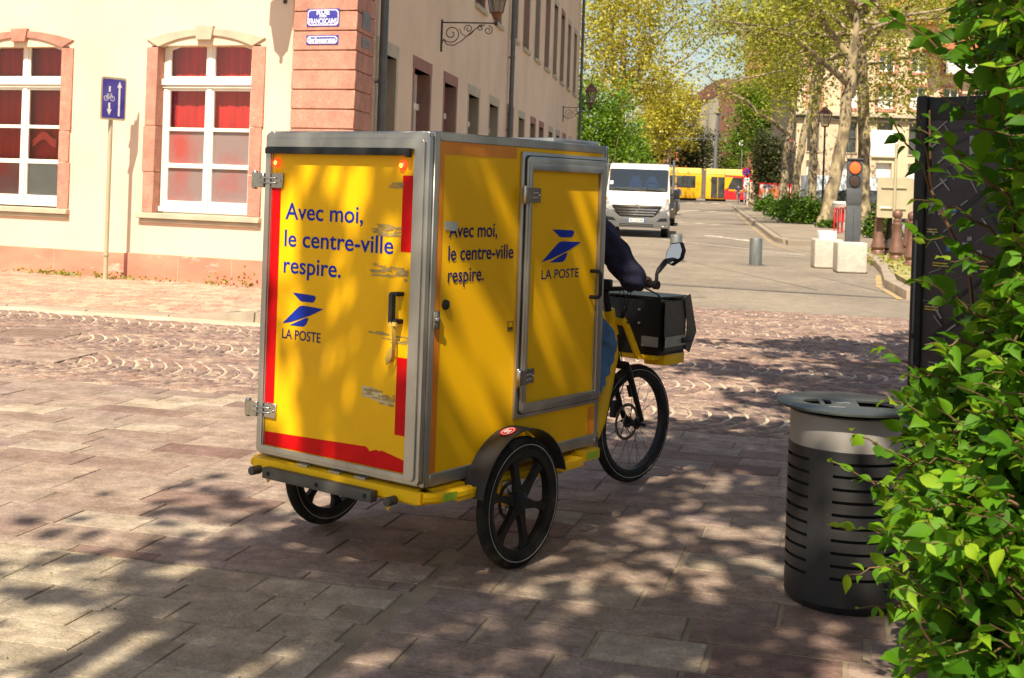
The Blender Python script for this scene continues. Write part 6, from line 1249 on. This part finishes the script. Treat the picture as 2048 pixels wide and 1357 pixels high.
for (a, c) in cols():
    for (t0, t1), k in rows:
        x0, x1, z0, z1 = xx(a), xx(c), zz(t1), zz(t0)
        g = MB(); o_ = .22 if k in ('small', 'tall') else .06
        g.mesh(flat([rect(x0 - o_, x1 + o_, z0 - o_, z1 + o_), rect(x0, x1, z0, z1)], .06), frameM((0, -.03, 0), (1, 0, 0), (0, 0, 1), (0, -1, 0))); w_ = g.build('window', M_['sand'] if k in ('small', 'tall') else M_['cream'], kb_)
        g = MB(); g.box(x0, x1, .28, .32, z0, z1); g.build('pane', M_['whitepaint'] if k in ('white',) else M_['darkglass'], w_)
        g = MB(); m_ = (x0 + x1) / 2; th = .09 if k != 'bars' else .05
        if k != 'white':
            hs_ = [rect(x0 + th, m_ - th / 2, z0 + th, (z0 + z1) / 2 - th / 2), rect(m_ + th / 2, x1 - th, z0 + th, (z0 + z1) / 2 - th / 2), rect(x0 + th, m_ - th / 2, (z0 + z1) / 2 + th / 2, z1 - th), rect(m_ + th / 2, x1 - th, (z0 + z1) / 2 + th / 2, z1 - th)]
            g.mesh(flat([rect(x0, x1, z0, z1)] + hs_, .05), frameM((0, .22, 0), (1, 0, 0), (0, 0, 1), (0, -1, 0))); g.build('frame', M_['whitepaint'] if k != 'bars' else M_['steelpost'], w_)
            if k == 'tall': g = MB(); g.box(x0 + .05, x1 - .05, .1, .14, z0 + .02, z0 + (z1 - z0) * .5); g.build('blind', M_['whitepaint'], w_)
g = MB(); x0, x1 = xx(1790), xr + 2; e = zz(92); rg = zz(-40)
g.add([(xl - .5, -.8, zz(47)), (xr + .5, -.8, zz(47)), (xr + .5, 11, zz(47)), (xl - .5, 11, zz(47)), (xl + 5, 5, zz(-55)), (xr - 5, 5, zz(-55))], [(0, 1, 5, 4), (1, 2, 5), (2, 3, 4, 5), (3, 0, 4), (0, 1, 2, 3)]); g.build('roof', M_['rooftile'], kb_)
# projecting gabled wing with white verge boards
g = MB(); a, c, m_ = xx(1835), xx(1985), xx(1905); y0 = -2.2
g.add([(a, y0, zz(100)), (c, y0, zz(100)), (m_, y0, zz(52)), (a, 4, zz(100)), (c, 4, zz(100)), (m_, 4, zz(52))], [(0, 1, 2), (0, 2, 5, 3), (1, 2, 5, 4), (3, 4, 5), (0, 1, 4, 3)]); wg = g.build('gable', M_['rooftile'], kb_)
g = MB(); g.tube([(a, y0 - .05, zz(100)), (m_, y0 - .05, zz(52)), (c, y0 - .05, zz(100))], .22, 4); g.build('verge_board', M_['whitepaint'], wg)
g = MB(); g.box(xx(1868), xx(1925), -2.6, -2.1, zz(150), zz(108)); g.build('dormer', M_['whitepaint'], kb_, bevel=.03)
D2 = 172; z2 = lambda py: at(1465, py, D2).z - gz(D2); x2 = lambda px: at(px, 230, D2).x
t = thing('brown_block', 'brown clad flat roofed block with a stained pale end wall, beyond the tram', 'building', (0, D2, gz(D2)))
g = MB(); g.add([(x, y, z) for x, y, z in ((x2(1437), 0, 0), (x2(1560), 0, 0), (x2(1560), 0, z2(157)), (x2(1437), 0, z2(159)), (x2(1437), 14, 0), (x2(1560), 14, 0), (x2(1560), 14, z2(157)), (x2(1437), 14, z2(159)))], [(0, 1, 2, 3), (1, 5, 6, 2), (4, 5, 6, 7), (2, 6, 7, 3), (0, 4, 7, 3)]); g.build('wall', M_['brownclad'], t)
g = MB(); g.add([(x2(1437) - .02, 0, 0), (x2(1437) - .02, 0, z2(190)), (x2(1406), 12, z2(200)), (x2(1406), 12, 0)], [(0, 1, 2, 3)]); g.build('end_wall', mat('stained_wall', (.42, .37, .27), .9, col2=(.12, .11, .10), scale=.35, stretch=(1, 1, .12), contrast=(.5, .72)), t)
g = MB(); g.add([(x2(1440), -.1, z2(157)), (x2(1437), -.1, z2(192)), (x2(1398), 12, z2(202)), (x2(1402), 12, z2(186))], [(0, 1, 2, 3)]); g.build('roof_edge', M_['brownclad'], t)
D3 = 150; z3 = lambda py: at(1550, py, D3).z - gz(D3); x3 = lambda px: at(px, 90, D3).x
t = thing('orange_house', 'tall orange rendered house with a white balcony, glimpsed through the plane leaves', 'building', (0, D3, gz(D3)))
g = MB(); g.box(x3(1522), x3(1620), 0, 10, 0, z3(48)); g.build('wall', mat('orange_render', (.58, .24, .13), .9, col2=(.5, .2, .11), scale=.5), t)
g = MB(); g.box(x3(1553), x3(1585), -1.4, 0, z3(96), z3(82)); bl = g.build('balcony', M_['whitepaint'], t); g = MB(); g.box(x3(1556), x3(1582), -.05, .05, z3(118), z3(98)); g.build('window', M_['darkglass'], t)
g = MB(); g.prism([(x3(1516), z3(48)), (x3(1626), z3(48)), (x3(1571), z3(18))], lambda a, c, d: (a, d, c), -.5, 10.5); g.build('roof', M_['rooftile'], t)
t = thing('low_house', 'low house with a red roof behind the dark shrubs and the tram', 'building', (0, 190, gz(190))); D4 = 190
g = MB(); g.box(at(1300, 300, D4).x, at(1420, 300, D4).x, 0, 8, 0, 3.8); g.build('wall', M_['cream'], t); g = MB(); a, c = at(1296, 300, D4).x, at(1425, 300, D4).x
g.add([(a, -.5, 3.8), (c, -.5, 3.8), (c, 8.5, 3.8), (a, 8.5, 3.8), (a, 4, 7.0), (c, 4, 7.0)], [(0, 1, 5, 4), (2, 3, 4, 5), (1, 2, 5), (3, 0, 4)]); g.build('roof', M_['rooftile'], t)
# ================================================================ TREES AND PLANTS
def subbranches(limbs, n, length, seed, start=.3, lift=.15, drop=0.):
    """thin boughs leaving the limbs; returns polylines"""
    r = random.Random(seed); out = []
    for k in range(n):
        pl, w0 = r.choice(limbs); i = r.uniform(start, .999) * (len(pl) - 1); a = int(i); p = pl[a].lerp(pl[min(a + 1, len(pl) - 1)], i - a)
        d = (pl[min(a + 1, len(pl) - 1)] - pl[a]).normalized() * .5 + Vector((r.gauss(0, 1), r.gauss(0, 1), r.gauss(lift, .6))).normalized()
        l = length * r.uniform(.5, 1.2); pts = [p]
        for s in range(4): d = (d + Vector((r.gauss(0, .25), r.gauss(0, .25), r.gauss(.02 - drop, .2)))).normalized(); pts.append(pts[-1] + d * l / 4)
        out.append((pts, w0))
    return out
def along(pls, n, sig, seed, start=.25):
    g = np.random.default_rng(seed); r = random.Random(seed); P = []
    per = max(1, n // len(pls))
    for pl, w_ in pls:
        for k in range(per):
            i = r.uniform(start, 1) ** .8 * (len(pl) - 1); a = min(int(i), len(pl) - 2); p = pl[a].lerp(pl[a + 1], i - a); P.append((p.x, p.y, p.z))
    return np.array(P) + g.normal(size=(len(P), 3)) * sig
def tree(name, label, base, trunk, limbs, nsub, sublen, nleaf, leaf, lmat, seed, group, sig=.35, bark='bark', lift=.15, twigs=True, extra=None, drop=0., start=.3):
    """trunk, limbs: lists of ([(x,y,z) world...], [radii]); base: world point of the foot"""
    t = thing(name, label, 'tree', base, 0, group); B = Vector(base); g = MB(); lm = []
    for pts, rad in [trunk] + limbs:
        pts = [Vector(p) - B for p in pts]
        fine, fr = [], []
        for i in range(len(pts) - 1):
            for s in range(4): fine.append(pts[i].lerp(pts[i + 1], s / 4) + Vector((rng.gauss(0, rad[i] * .12), 0, 0)) * (1 if i or s else 0)); fr.append((rad[i] + (rad[i + 1] - rad[i]) * s / 4) * rng.uniform(.93, 1.07))
        fine.append(pts[-1]); fr.append(rad[-1]); g.tube(fine, fr, 10)
    for pts, rad in limbs: lm.append(([Vector(p) - B for p in pts], rad[0]))
    sb = subbranches(lm, nsub, sublen, seed, start, lift=lift, drop=drop)
    for pl, w0 in sb: g.tube(pl, [w0 * .22, w0 * .16, w0 * .12, w0 * .08, w0 * .03], 5)
    ss = subbranches(sb, nsub * 2, sublen * .5, seed + 1, .2, lift, drop)
    if twigs:
        for pl, w0 in ss: g.tube(pl, [w0 * .09, w0 * .07, w0 * .05, w0 * .04, w0 * .02], 4)
    g.build('trunk', M_[bark], t, smooth=60)
    P = along(sb + ss, nleaf, sig, seed)
    if extra is not None: P = np.concatenate([P, extra - np.array(B)])
    leaf_cloud('crown', P, leaf, M_[lmat], t, seed)
    return t
def clumps(c, rad, ncl, per, sig, seed, low=-1., shell=.5):
    g = np.random.default_rng(seed); d = g.normal(size=(ncl * 3, 3)); d /= np.linalg.norm(d, axis=1)[:, None]; d = d[d[:, 2] > low][:ncl]
    r = (shell + (1 - shell) * g.random(len(d))) ** 1.0; q = d * r[:, None] * (1 + .18 * np.sin(d[:, :1] * 5 + seed) + .15 * np.cos(d[:, 1:2] * 6 + d[:, 2:] * 4))
    cen = np.array(c) + q * np.array(rad); sz = sig * g.uniform(.6, 1.4, len(cen))
    return (cen[:, None, :] + g.normal(size=(len(cen), per, 3)) * sz[:, None, None] * np.array([1, 1, .7])).reshape(-1, 3)
G1 = 'plane trees along the right of the street'
def V(px, py, D): v = at(px, py, D); return (v.x, v.y, v.z)
def foot(px, D, h=.12): return (at(px, 420, D).x, D, gz(D) + h)
def auto_limbs(top, n, L_, seed, el=(20, 60), r0=.12):
    r = random.Random(seed); o = []
    for k in range(n):
        a = 2 * math.pi * (k + r.random() * .7) / n; e = R(r.uniform(*el)); d = Vector((math.cos(a) * math.cos(e), math.sin(a) * math.cos(e), math.sin(e))); p = Vector(top) + Vector((0, 0, r.uniform(-1.6, .5))); pts = [p]; l = L_ * r.uniform(.7, 1.2)
        for s in range(5): d = (d + Vector((r.gauss(0, .14), r.gauss(0, .14), r.gauss(.02, .12)))).normalized(); pts.append(pts[-1] + d * l / 5)
        o.append((pts, [r0, r0 * .8, r0 * .6, r0 * .45, r0 * .3, r0 * .12]))
    return o
# leaning plane tree with a big limb swinging to the left
d = 55; tp_ = V(1716, 40, d)
lb_ = [([V(1706, 122, d), V(1672, 78, d), V(1650, 55, d - 1), V(1640, 20, d - 2), V(1618, -20, d - 3), V(1590, -60, d - 3)], [.20, .15, .13, .11, .09, .05]), ([V(1693, 165, d), V(1664, 140, d - 1), V(1630, 110, d - 2), V(1580, 68, d - 3), V(1530, 62, d - 3), V(1480, 80, d - 3)], [.17, .13, .10, .08, .06, .03]),
       ([V(1640, 20, d - 2), V(1600, 40, d - 3), V(1555, 60, d - 4), V(1490, 48, d - 5), V(1420, 40, d - 5)], [.09, .07, .06, .04, .02])]
tree('plane_tree', 'leaning plane tree with a thick limb, rising behind the red bike racks', foot(1652, d), ([foot(1650, d, 0), V(1656, 425, d), V(1672, 340, d), V(1688, 250, d), V(1703, 150, d), V(1712, 60, d), V(1716, -60, d)], [.42, .30, .27, .26, .24, .18, .10]), lb_ + auto_limbs(V(1714, 10, d), 8, 6.5, 31, (-5, 40)), 120, 2.2, 10000, .155, 'lf_plane', 11, G1)
d = 59
tree('plane_tree', 'straight mottled plane tree rising just behind the signal column', foot(1728, d), ([foot(1728, d, 0), V(1729, 430, d), V(1729, 340, d), V(1727, 240, d), V(1723, 140, d), V(1722, 40, d), V(1716, -70, d)], [.38, .30, .28, .28, .26, .22, .14]),
     [([V(1726, 100, d), V(1775, 35, d), V(1820, 12, d - 2), V(1850, -10, d - 3)], [.17, .15, .13, .08]), ([V(1722, 130, d), V(1770, 125, d - 1), V(1815, 115, d - 3), V(1850, 120, d - 4)], [.07, .06, .05, .02]), ([V(1725, 205, d), V(1765, 200, d - 1), V(1800, 206, d - 2)], [.05, .04, .02]), ([V(1724, 60, d), V(1690, 25, d + 1), V(1668, 5, d + 1), V(1640, -30, d)], [.11, .09, .07, .04])] + auto_limbs(V(1720, 20, d), 9, 6.5, 32, (-5, 45)), 130, 2.3, 11000, .155, 'lf_plane', 12, G1, extra=clumps(V(1775, 165, d), (2.2, 1.5, 1.4), 22, 26, .3, 44))
d = 70
tree('plane_tree', 'forking plane tree standing behind the tallest dark green shrub', foot(1624, d), ([foot(1624, d, 0), V(1623, 400, d), V(1625, 300, d), V(1631, 200, d), V(1640, 150, d), V(1648, 110, d), V(1655, 40, d)], [.34, .26, .24, .25, .24, .17, .12]),
     [([V(1636, 160, d), V(1625, 125, d), V(1610, 98, d), V(1592, 60, d), V(1580, 0, d)], [.20, .16, .13, .10, .05]), ([V(1640, 170, d), V(1670, 140, d), V(1690, 120, d)], [.12, .09, .06]), ([V(1628, 190, d), V(1595, 180, d - 1), V(1560, 175, d - 2)], [.07, .05, .03])] + auto_limbs(V(1650, 60, d), 8, 7, 33, (-5, 45)), 110, 2.4, 9500, .175, 'lf_plane', 13, G1)
d = 77
tree('plane_tree', 'slim curving plane tree between the forking tree and the farthest tree', foot(1592, d), ([foot(1590, d, 0), V(1590, 400, d), V(1596, 330, d), V(1608, 270, d), V(1622, 210, d), V(1632, 120, d), V(1636, 20, d)], [.30, .25, .23, .22, .18, .14, .08]), auto_limbs(V(1632, 60, d), 8, 7.5, 34, (-5, 45)), 100, 2.5, 9000, .18, 'lf_plane', 14, G1)
d = 85
tree('plane_tree', 'farthest plane tree of the row, with a long low limb reaching over the street', foot(1562, d), ([foot(1564, d, 0), V(1565, 395, d), V(1571, 330, d), V(1576, 285, d), V(1586, 230, d), V(1590, 150, d), V(1594, 60, d), V(1596, -30, d)], [.32, .28, .24, .23, .20, .18, .13, .07]),
     [([V(1572, 265, d), V(1545, 243, d - 1), V(1510, 222, d - 2), V(1495, 203, d - 3), V(1455, 185, d - 3), V(1432, 170, d - 4), V(1415, 150, d - 4)], [.17, .14, .12, .11, .09, .06, .03]), ([V(1584, 222, d), V(1560, 195, d), V(1545, 170, d), V(1525, 150, d)], [.11, .09, .07, .04]), ([V(1590, 170, d), V(1560, 160, d - 1), V(1520, 150, d - 1)], [.06, .05, .02])] + auto_limbs(V(1592, 90, d), 9, 8.5, 35, (-5, 45)), 105, 2.5, 7000, .19, 'lf_plane', 15, G1, extra=clumps(V(1440, 65, d - 8), (3.2, 2, 2.6), 26, 24, .45, 45))
# far yellow tree and its neighbours
def big_tree(name, label, px, D, top_py, low_py, rx_px, cl, per, sig, leaf, lmat, seed, trunk_r, group=None, shell=.35, cpx=None):
    f = foot(px, D, 0); c = at(cpx or px, (top_py + low_py) / 2, D); rz_ = (at(px, top_py, D).z - at(px, low_py, D).z) / 2; rx = rx_px * D / F_PX
    P = clumps((c.x, c.y, c.z), (rx, rx * .9, rz_), cl, per, sig, seed, shell=shell)
    lim = auto_limbs((f[0], f[1], c.z - rz_ * .5), 9, max(rx, rz_) * 1.0, seed + 5, (25, 75), trunk_r * .5)
    return tree(name, label, f, ([f, (f[0] + .1, D, c.z - rz_ * .8), (f[0], D, c.z - rz_ * .3), (f[0] + .2, D, c.z + rz_ * .5)], [trunk_r * 1.2, trunk_r, trunk_r * .8, trunk_r * .2]), lim, 40, rx * .4, 400, leaf, lmat, seed, group, extra=P, twigs=False)
big_tree('tall_tree', 'tall loose tree with yellow spring leaves beyond the end of the corner building', 1236, 112, -190, 330, 150, 540, 34, .62, .27, 'lf_yellow', 21, .35, None, .25, 1255)
big_tree('tall_tree', 'lower golden brown tree crown above the tram, beside the tall yellow tree', 1332, 150, 140, 320, 66, 240, 36, .7, .33, 'lf_yellow', 22, .28)
big_tree('green_tree', 'bright green leafy tree at the end of the corner building, behind the far wall lantern', 1195, 78, 150, 400, 72, 260, 40, .36, .2, 'lf_green', 23, .2)
big_tree('green_tree', 'lower green tree directly above the roof of the white truck', 1258, 92, 235, 400, 48, 160, 36, .34, .2, 'lf_green', 24, .16)
GM = 'maples behind the plane trees'
big_tree('maple_tree', 'bright green maple below the long low plane limb, in front of the brown block', 1524, 112, 128, 330, 58, 220, 44, .42, .27, 'lf_green', 25, .18)
big_tree('maple_tree', 'bright green maple showing between the forking and leaning plane trunks', 1622, 108, 120, 345, 72, 280, 44, .42, .27, 'lf_green', 26, .18)
big_tree('dark_tree', 'dark evergreen tree behind the tram, above the white truck mirror', 1300, 160, 225, 400, 55, 170, 34, .6, .32, 'lf_dark', 27, .2)
big_tree('dark_tree', 'dark evergreen tree behind the grey bellows of the tram', 1392, 158, 235, 400, 52, 170, 34, .6, .32, 'lf_dark', 28, .2)
big_tree('dark_tree', 'dense dark holly tree rising above the low cream wall', 1536, 98, 262, 400, 36, 170, 40, .3, .2, 'lf_dark', 29, .12)
big_tree('green_tree', 'light green tree behind the red tram end and the globe lamp', 1475, 158, 250, 400, 42, 130, 34, .55, .32, 'lf_green', 30, .18)
big_tree('dark_tree', 'dull olive tree behind the tram between the grey mast and the holly', 1530, 165, 235, 390, 40, 120, 34, .55, .3, 'lf_plane', 38, .18)
# clipped shrubs
def shrub(label, px, D, w_, h, n, seed, lmat='lf_hedge', py=430):
    f = foot(px, D); t = thing('shrub', label, 'shrub', f, 0, 'shrubs under the plane trees'); g = np.random.default_rng(seed)
    d_ = g.normal(size=(n, 3)); d_ /= np.linalg.norm(d_, axis=1)[:, None]; d_[:, 2] = np.abs(d_[:, 2]); rr = g.uniform(.55, 1.05, n)
    rr *= 1 + .12 * np.sin(d_[:, 0] * 7 + seed) + .1 * np.cos(d_[:, 1] * 9)
    P = d_ * rr[:, None] * np.array([w_ / 2, w_ / 2.4, h * .95]) + np.array([0, 0, .06]); leaf_cloud('foliage', P, .13, M_[lmat], t, seed, up=.7)
    m = MB(); r = random.Random(seed)
    for k in range(8): a = r.uniform(0, 6.28); m.tube([(0, 0, 0), (math.cos(a) * w_ * .2, math.sin(a) * w_ * .18, h * .4), (math.cos(a) * w_ * .36, math.sin(a) * w_ * .3, h * .7)], [.03, .02, .01], 5)
    m.build('stems', M_['twig'], t); return t
shrub('small rounded green shrub, farthest in the hedge, beside the low cream wall', 1536, 78, 1.7, 1.05, 2600, 51); shrub('broad green shrub in the middle of the hedge in front of the slim trunks', 1574, 66, 2.1, 1.10, 3200, 52)
shrub('tallest dark green shrub, nearest in the hedge under the forking tree', 1612, 56, 2.4, 1.25, 4000, 53); shrub('green shrub behind the black bollard and the signal column', 1765, 42, 1.35, 1.0, 2600, 54); shrub('low ground shrub at the foot of the leaning plane tree', 1662, 51, 1.2, .3, 700, 55)
# weeds along the foot of the corner building
g = np.random.default_rng(9); P = []
for u, s, n in ((5.9, .25, 12), (5.2, .3, 22), (4.75, .25, 60), (4.45, .15, 70), (3.9, .2, 30), (3.55, .15, 45), (3.1, .2, 20), (2.6, .2, 10), (2.0, .06, 14), (1.75, .08, 22), (1.45, .06, 30), (2.9, 1.5, 50)):
    for k in range(n):
        uu = u + g.normal() * s; nn = .10 + abs(g.normal()) * .16; v = C0 + EU * uu + NF * nn; P.append((v.x, v.y, .09 + abs(g.normal()) * .035 * (2.6 if u < 2.1 else 1)))
o = leaf_cloud('weeds', np.array(P), .05, M_['grass'], None, 9, up=.2); tag(o, 'straggly green weeds growing along the foot of the cream wall', 'weeds', kind='stuff')
P = [(x, y, gz(y) + .12 + abs(g.normal()) * .03) for x, y in zip(g.uniform(7.2, 11, 500), g.uniform(24, 34, 500)) if x > 7.2 + (y - 24) * .15]
o = leaf_cloud('verge_grass', np.array(P), .10, M_['grass'], None, 10, up=.2); tag(o, 'yellowish sparse grass on the verge around the bollards', 'grass', kind='stuff')
# small moss in the paver joints
P = []
for k in range(260): a = PQ(g.uniform(-4.5, -1.6), 4.585 - g.integers(0, 9) * .27 + g.normal() * .006); P.append((a[0], a[1], .000 + abs(g.normal()) * .003))
o = leaf_cloud('joint_moss', np.array(P), .012, M_['grass'], None, 12, up=1.); tag(o, 'tiny green moss in the joints of the beige pavers', 'moss', kind='stuff')
# stone planter and the big leafy bush on the right
b = MB(); pl = [(1.33, 4.16), (1.30, 3.3), (1.34, 2.3), (3.6, 2.2), (3.6, 4.25), (2.4, 4.22)]
vs_ = []; nz = 6
for k in range(nz + 1):
    for i in range(len(pl)):
        a, c = Vector(pl[i]), Vector(pl[(i + 1) % len(pl)])
        for s in range(6): p = a.lerp(c, s / 6); q_ = rng.uniform(-.018, .018); vs_.append((p.x + q_, p.y + q_, .44 * k / nz + (rng.uniform(-.02, .02) if k == nz else 0) - (.03 if k == 0 else 0)))
m = len(pl) * 6; b.add(vs_, [(k * m + i, k * m + (i + 1) % m, (k + 1) * m + (i + 1) % m, (k + 1) * m + i) for k in range(nz) for i in range(m)] + [tuple(range(nz * m, (nz + 1) * m))])
tag(b.build('stone_planter', M_['seam'], None, smooth=70), 'rough reddish stone planter edge under the leafy bush', 'planter')
bs = thing('leafy_bush', 'large bright green leafy bush growing over the dark information panel and litter bin', 'bush', (2.0, 3.4, .40)); B = Vector((2.0, 3.4, .40)); r = random.Random(3); gen = np.random.default_rng(3)
stems = MB(); LP, LD, LS, LR = [], [], [], []
def sprig(a, c, nl, size, tip=.8, col=.45, th=.0035, sagk=.06):
    a, c = Vector(a), Vector(c); d = c - a; L_ = d.length; pts = []
    for k in range(9):
        t = k / 8; p = a + d * t + Vector((0, 0, sagk * L_ * math.sin(math.pi * t))) + Vector((r.gauss(0, .006), r.gauss(0, .006), r.gauss(0, .006))) * (1 if 0 < k < 8 else 0); pts.append(p)
    stems.tube([p - B for p in pts], [th * (1.25 - .9 * k / 8) for k in range(9)], 5)
    for k in range(nl):
        t = .18 + .82 * (k + r.random() * .6) / nl; i = min(int(t * 8), 7); p = pts[i].lerp(pts[i + 1], min(1, t * 8 - i)); dr = (pts[i + 1] - pts[i]).normalized(); s = dr.cross(Vector((0, 0, 1)))
        if s.length < .1: s = Vector((1, 0, 0))
        s.normalize(); sd = 1 if k % 2 else -1; dd = (dr * .55 + s * sd * r.uniform(.5, 1) + Vector((0, 0, r.uniform(-.45, .25)))).normalized()
        q = p + dd * .008 - B; LP.append((q.x, q.y, q.z)); LD.append(dd[:]); LS.append(size * (1.08 - .5 * max(0, t - .55) / .45) * r.uniform(.75, 1.15)); LR.append(col + (.5 * max(0, t - .72) / .28) + r.gauss(0, .07))
    return pts
# outline sprigs that stick out of the bush
for (sx, sy, sd), (ex, ey, ed), nl, sz, col in [((1905, 1000, 3.4), (1690, 855, 3.25), 13, 0.051, .6), ((1880, 1090, 3.4), (1655, 920, 3.35), 13, 0.049, .55), ((1900, 1130, 3.3), (1678, 1055, 3.2), 12, 0.051, .6), ((1900, 1160, 3.2), (1690, 1150, 3.1), 10, 0.054, .55), ((1930, 1230, 3.1), (1712, 1218, 3.0), 10, 0.054, .62), ((1930, 820, 3.3), (1745, 690, 3.2), 9, 0.056, .5), ((1960, 790, 3.2), (1800, 745, 3.1), 10, .048, .45),
      ((1990, 380, 3.0), (1838, 258, 2.95), 8, .050, .6), ((1990, 470, 3.0), (1828, 400, 2.9), 10, .050, .5), ((1985, 520, 3.0), (1822, 480, 2.95), 9, .055, .42), ((1990, 660, 3.0), (1830, 560, 3.0), 10, .055, .42), ((2040, 250, 2.9), (1745, 5, 2.8), 14, .060, .40), ((2050, 200, 2.8), (1870, 60, 2.75), 9, .06, .35), ((2040, 100, 2.8), (1900, -30, 2.75), 9, .06, .4), ((1950, 900, 3.2), (1765, 800, 3.1), 12, 0.055, .55), ((2000, 720, 3.0), (1850, 690, 2.9), 9, .052, .5), ((1950, 1080, 3.2), (1735, 960, 3.1), 12, 0.056, .5), ((2000, 1250, 3.0), (1800, 1290, 2.95), 10, 0.056, .5), ((2045, 560, 2.9), (1890, 520, 2.8), 9, .056, .4), ((2045, 420, 2.85), (1900, 330, 2.8), 9, .056, .35), ((2020, 300, 2.9), (1880, 190, 2.9), 9, .056, .35)]:
    sprig(at(sx, sy, sd), at(ex, ey, ed), nl, sz, col=col)
# body of the bush: boughs from the planter arch up and out, each with side sprigs
def inside_edge(z):      # left edge of the dense foliage (world x at y = 3.3) by height
    pts = [(.30, 1.05), (.5, 1.01), (.65, .97), (.78, .95), (.9, .98), (1.03, 1.05), (1.2, 1.16), (1.42, 1.21), (1.68, 1.20), (1.95, 1.12), (2.2, 1.07), (2.6, 1.1)]
    for (z0, x0), (z1, x1) in zip(pts, pts[1:]):
        if z <= z1: return x0 + (x1 - x0) * max(0, (z - z0) / (z1 - z0))
    return 1.3
for k in range(3200):
    z = r.uniform(.42, 2.35); y = r.uniform(2.55, 3.95); ex = inside_edge(z) * y / 3.3
    x = ex + abs(r.gauss(0, .34)); a = Vector((x + r.uniform(.12, .35), y + r.uniform(-.1, .2), z - r.uniform(.0, .22))); c = Vector((x, y - r.uniform(.05, .25), z + r.uniform(-.03, .10)))
    depth = (x - ex); sprig(a, c, r.randint(7, 11), r.uniform(.044, .070), col=r.uniform(.12, .66), th=.0028)
for k in range(34):
    a = Vector((r.uniform(1.5, 2.6), r.uniform(2.8, 4.0), .42)); c = Vector((a.x + r.uniform(-.5, .3), a.y + r.uniform(-.4, .2), r.uniform(1.0, 2.4))); pts = [a.lerp(c, s / 6) + Vector((r.gauss(0, .02), r.gauss(0, .02), 0)) for s in range(7)]; stems.tube([p - B for p in pts], [.010, .009, .008, .007, .006, .005, .003], 6)
    for s in range(3): i = r.randint(2, 5); sprig(pts[i], pts[i] + Vector((r.uniform(-.3, .2), r.uniform(-.3, .1), r.uniform(0, .25))), 9, .05, col=r.uniform(.15, .4))
stems.build('branches', M_['twig'], bs, smooth=60)
leaf_cloud('foliage', LP, LS, M_['lf_bush'], bs, 4, up=.55, shape='leaf', dirs=LD, rnd=LR, droop=.15)
# ivy over the planter
iv = thing('ivy', 'low pale green ivy spilling over the reddish stone planter', 'ivy', (1.9, 3.0, .4)); P, Dd = [], []
for k in range(1100):
    y = r.uniform(2.3, 3.9); x = 1.36 + abs(r.gauss(0, .3)) + (y < 3.0) * r.uniform(-.06, .06); z = .47 + r.gauss(0, .04) - max(0, (1.40 - x)) * 3 * r.random(); P.append((x - 1.9, y - 3.0, z - .4)); Dd.append((r.gauss(-.3, .6), r.gauss(-.5, .6), -.1))
leaf_cloud('leaves', P, .05, M_['lf_ivy'], iv, 6, up=.6, shape='leaf', dirs=Dd)
m = MB()
for k in range(14): x, y = r.uniform(1.36, 2), r.uniform(2.5, 3.8); m.tube([(x - 1.9, y - 3, .06), (x - 2.05, y - 3.15, .10), (x - 2.2, y - 3.25, .05)], .003, 5)
m.build('runners', M_['twig'], iv)
# street trees behind the camera whose shade dapples the pavement
def shade_tree(label, f, top, limbs, nsub, sl_, n, leaf, seed, lmat='lf_plane'):
    return tree('plane_tree', label, f, ([f, (f[0] + .05, f[1], top * .5), (f[0], f[1] + .1, top)], [.32, .26, .2]), limbs, nsub, sl_, n, leaf, lmat, seed, 'plane trees over the near pavement', sig=.15, start=.62)
def limbset(f, targets, z0):
    o = []
    for (x, y, z) in targets: a = Vector((f[0], f[1], z0)); c = Vector((x, y, z)); m_ = a.lerp(c, .5) + Vector((0, 0, .5)); o.append(([a, a.lerp(m_, .5) + Vector((0, 0, .3)), m_, m_.lerp(c, .5) + Vector((0, 0, .1)), c], [.13, .11, .09, .06, .03]))
    return o
f1 = (-3.4, -3.0, 0); H = 7.
shade_tree('plane tree near the pavement whose leaves dapple the trike with shade', f1, 6, limbset(f1, [(-2.0, -.6, 7.2), (-.6, -.3, 7.4), (-1.4, .4, 7.2), (-2.2, .8, 7.0), (-2.7, .2, 6.8), (-1.7, 1.3, 7.2), (-1.9, .3, 7.0)], 5.2), 48, 1.3, 1250, .18, 71)
f2 = (4.6, 1.6, 0)
shade_tree('plane tree behind the leafy bush whose leaves shade the near slabs', f2, 6, limbset(f2, [(.1, 2.2, 7.3), (.3, 3.4, 7.0), (-.3, 1.2, 7.1), (.9, 2.3, 7.1), (1.3, 3.6, 7.2), (2.2, 1.4, 7), (2.6, 3.4, 7.2), (3.6, 5.4, 7.4), (4.6, 6.6, 7.5), (1.6, 2.6, 7.0), (5.5, 4.5, 7.6), (.4, 1.2, 7.4), (2.2, 5.0, 7.6), (5.8, 6.9, 7.8)], 5.4), 150, 1.7, 10500, .2, 62)
f3 = (6.2, 6.6, 0)
shade_tree('plane tree beyond the information panel whose leaves shade the far cobbles', f3, 6, limbset(f3, [(1.2, 4.6, 7.0), (1.8, 6.4, 7.2), (2.6, 7.6, 7.4), (.9, 3.4, 7.2), (3.6, 8.2, 7.5), (2.8, 5.6, 7), (1.5, 7.6, 7.6), (4.4, 7.2, 7.3), (.6, 5.6, 7.3)], 5.4), 110, 1.6, 8000, .21, 63)
f4 = (-2.4, -3.8, 0)
shade_tree('plane tree near the litter bin whose leaves shade the slabs around the trike wheel', f4, 6, limbset(f4, [(-1.3, -1.3, 6.6), (-1.1, -.5, 6.8), (-1.0, -1.1, 6.5), (-.9, -.0, 6.8), (-1.35, -.9, 6.9)], 5.4), 24, 1.0, 600, .19, 64)
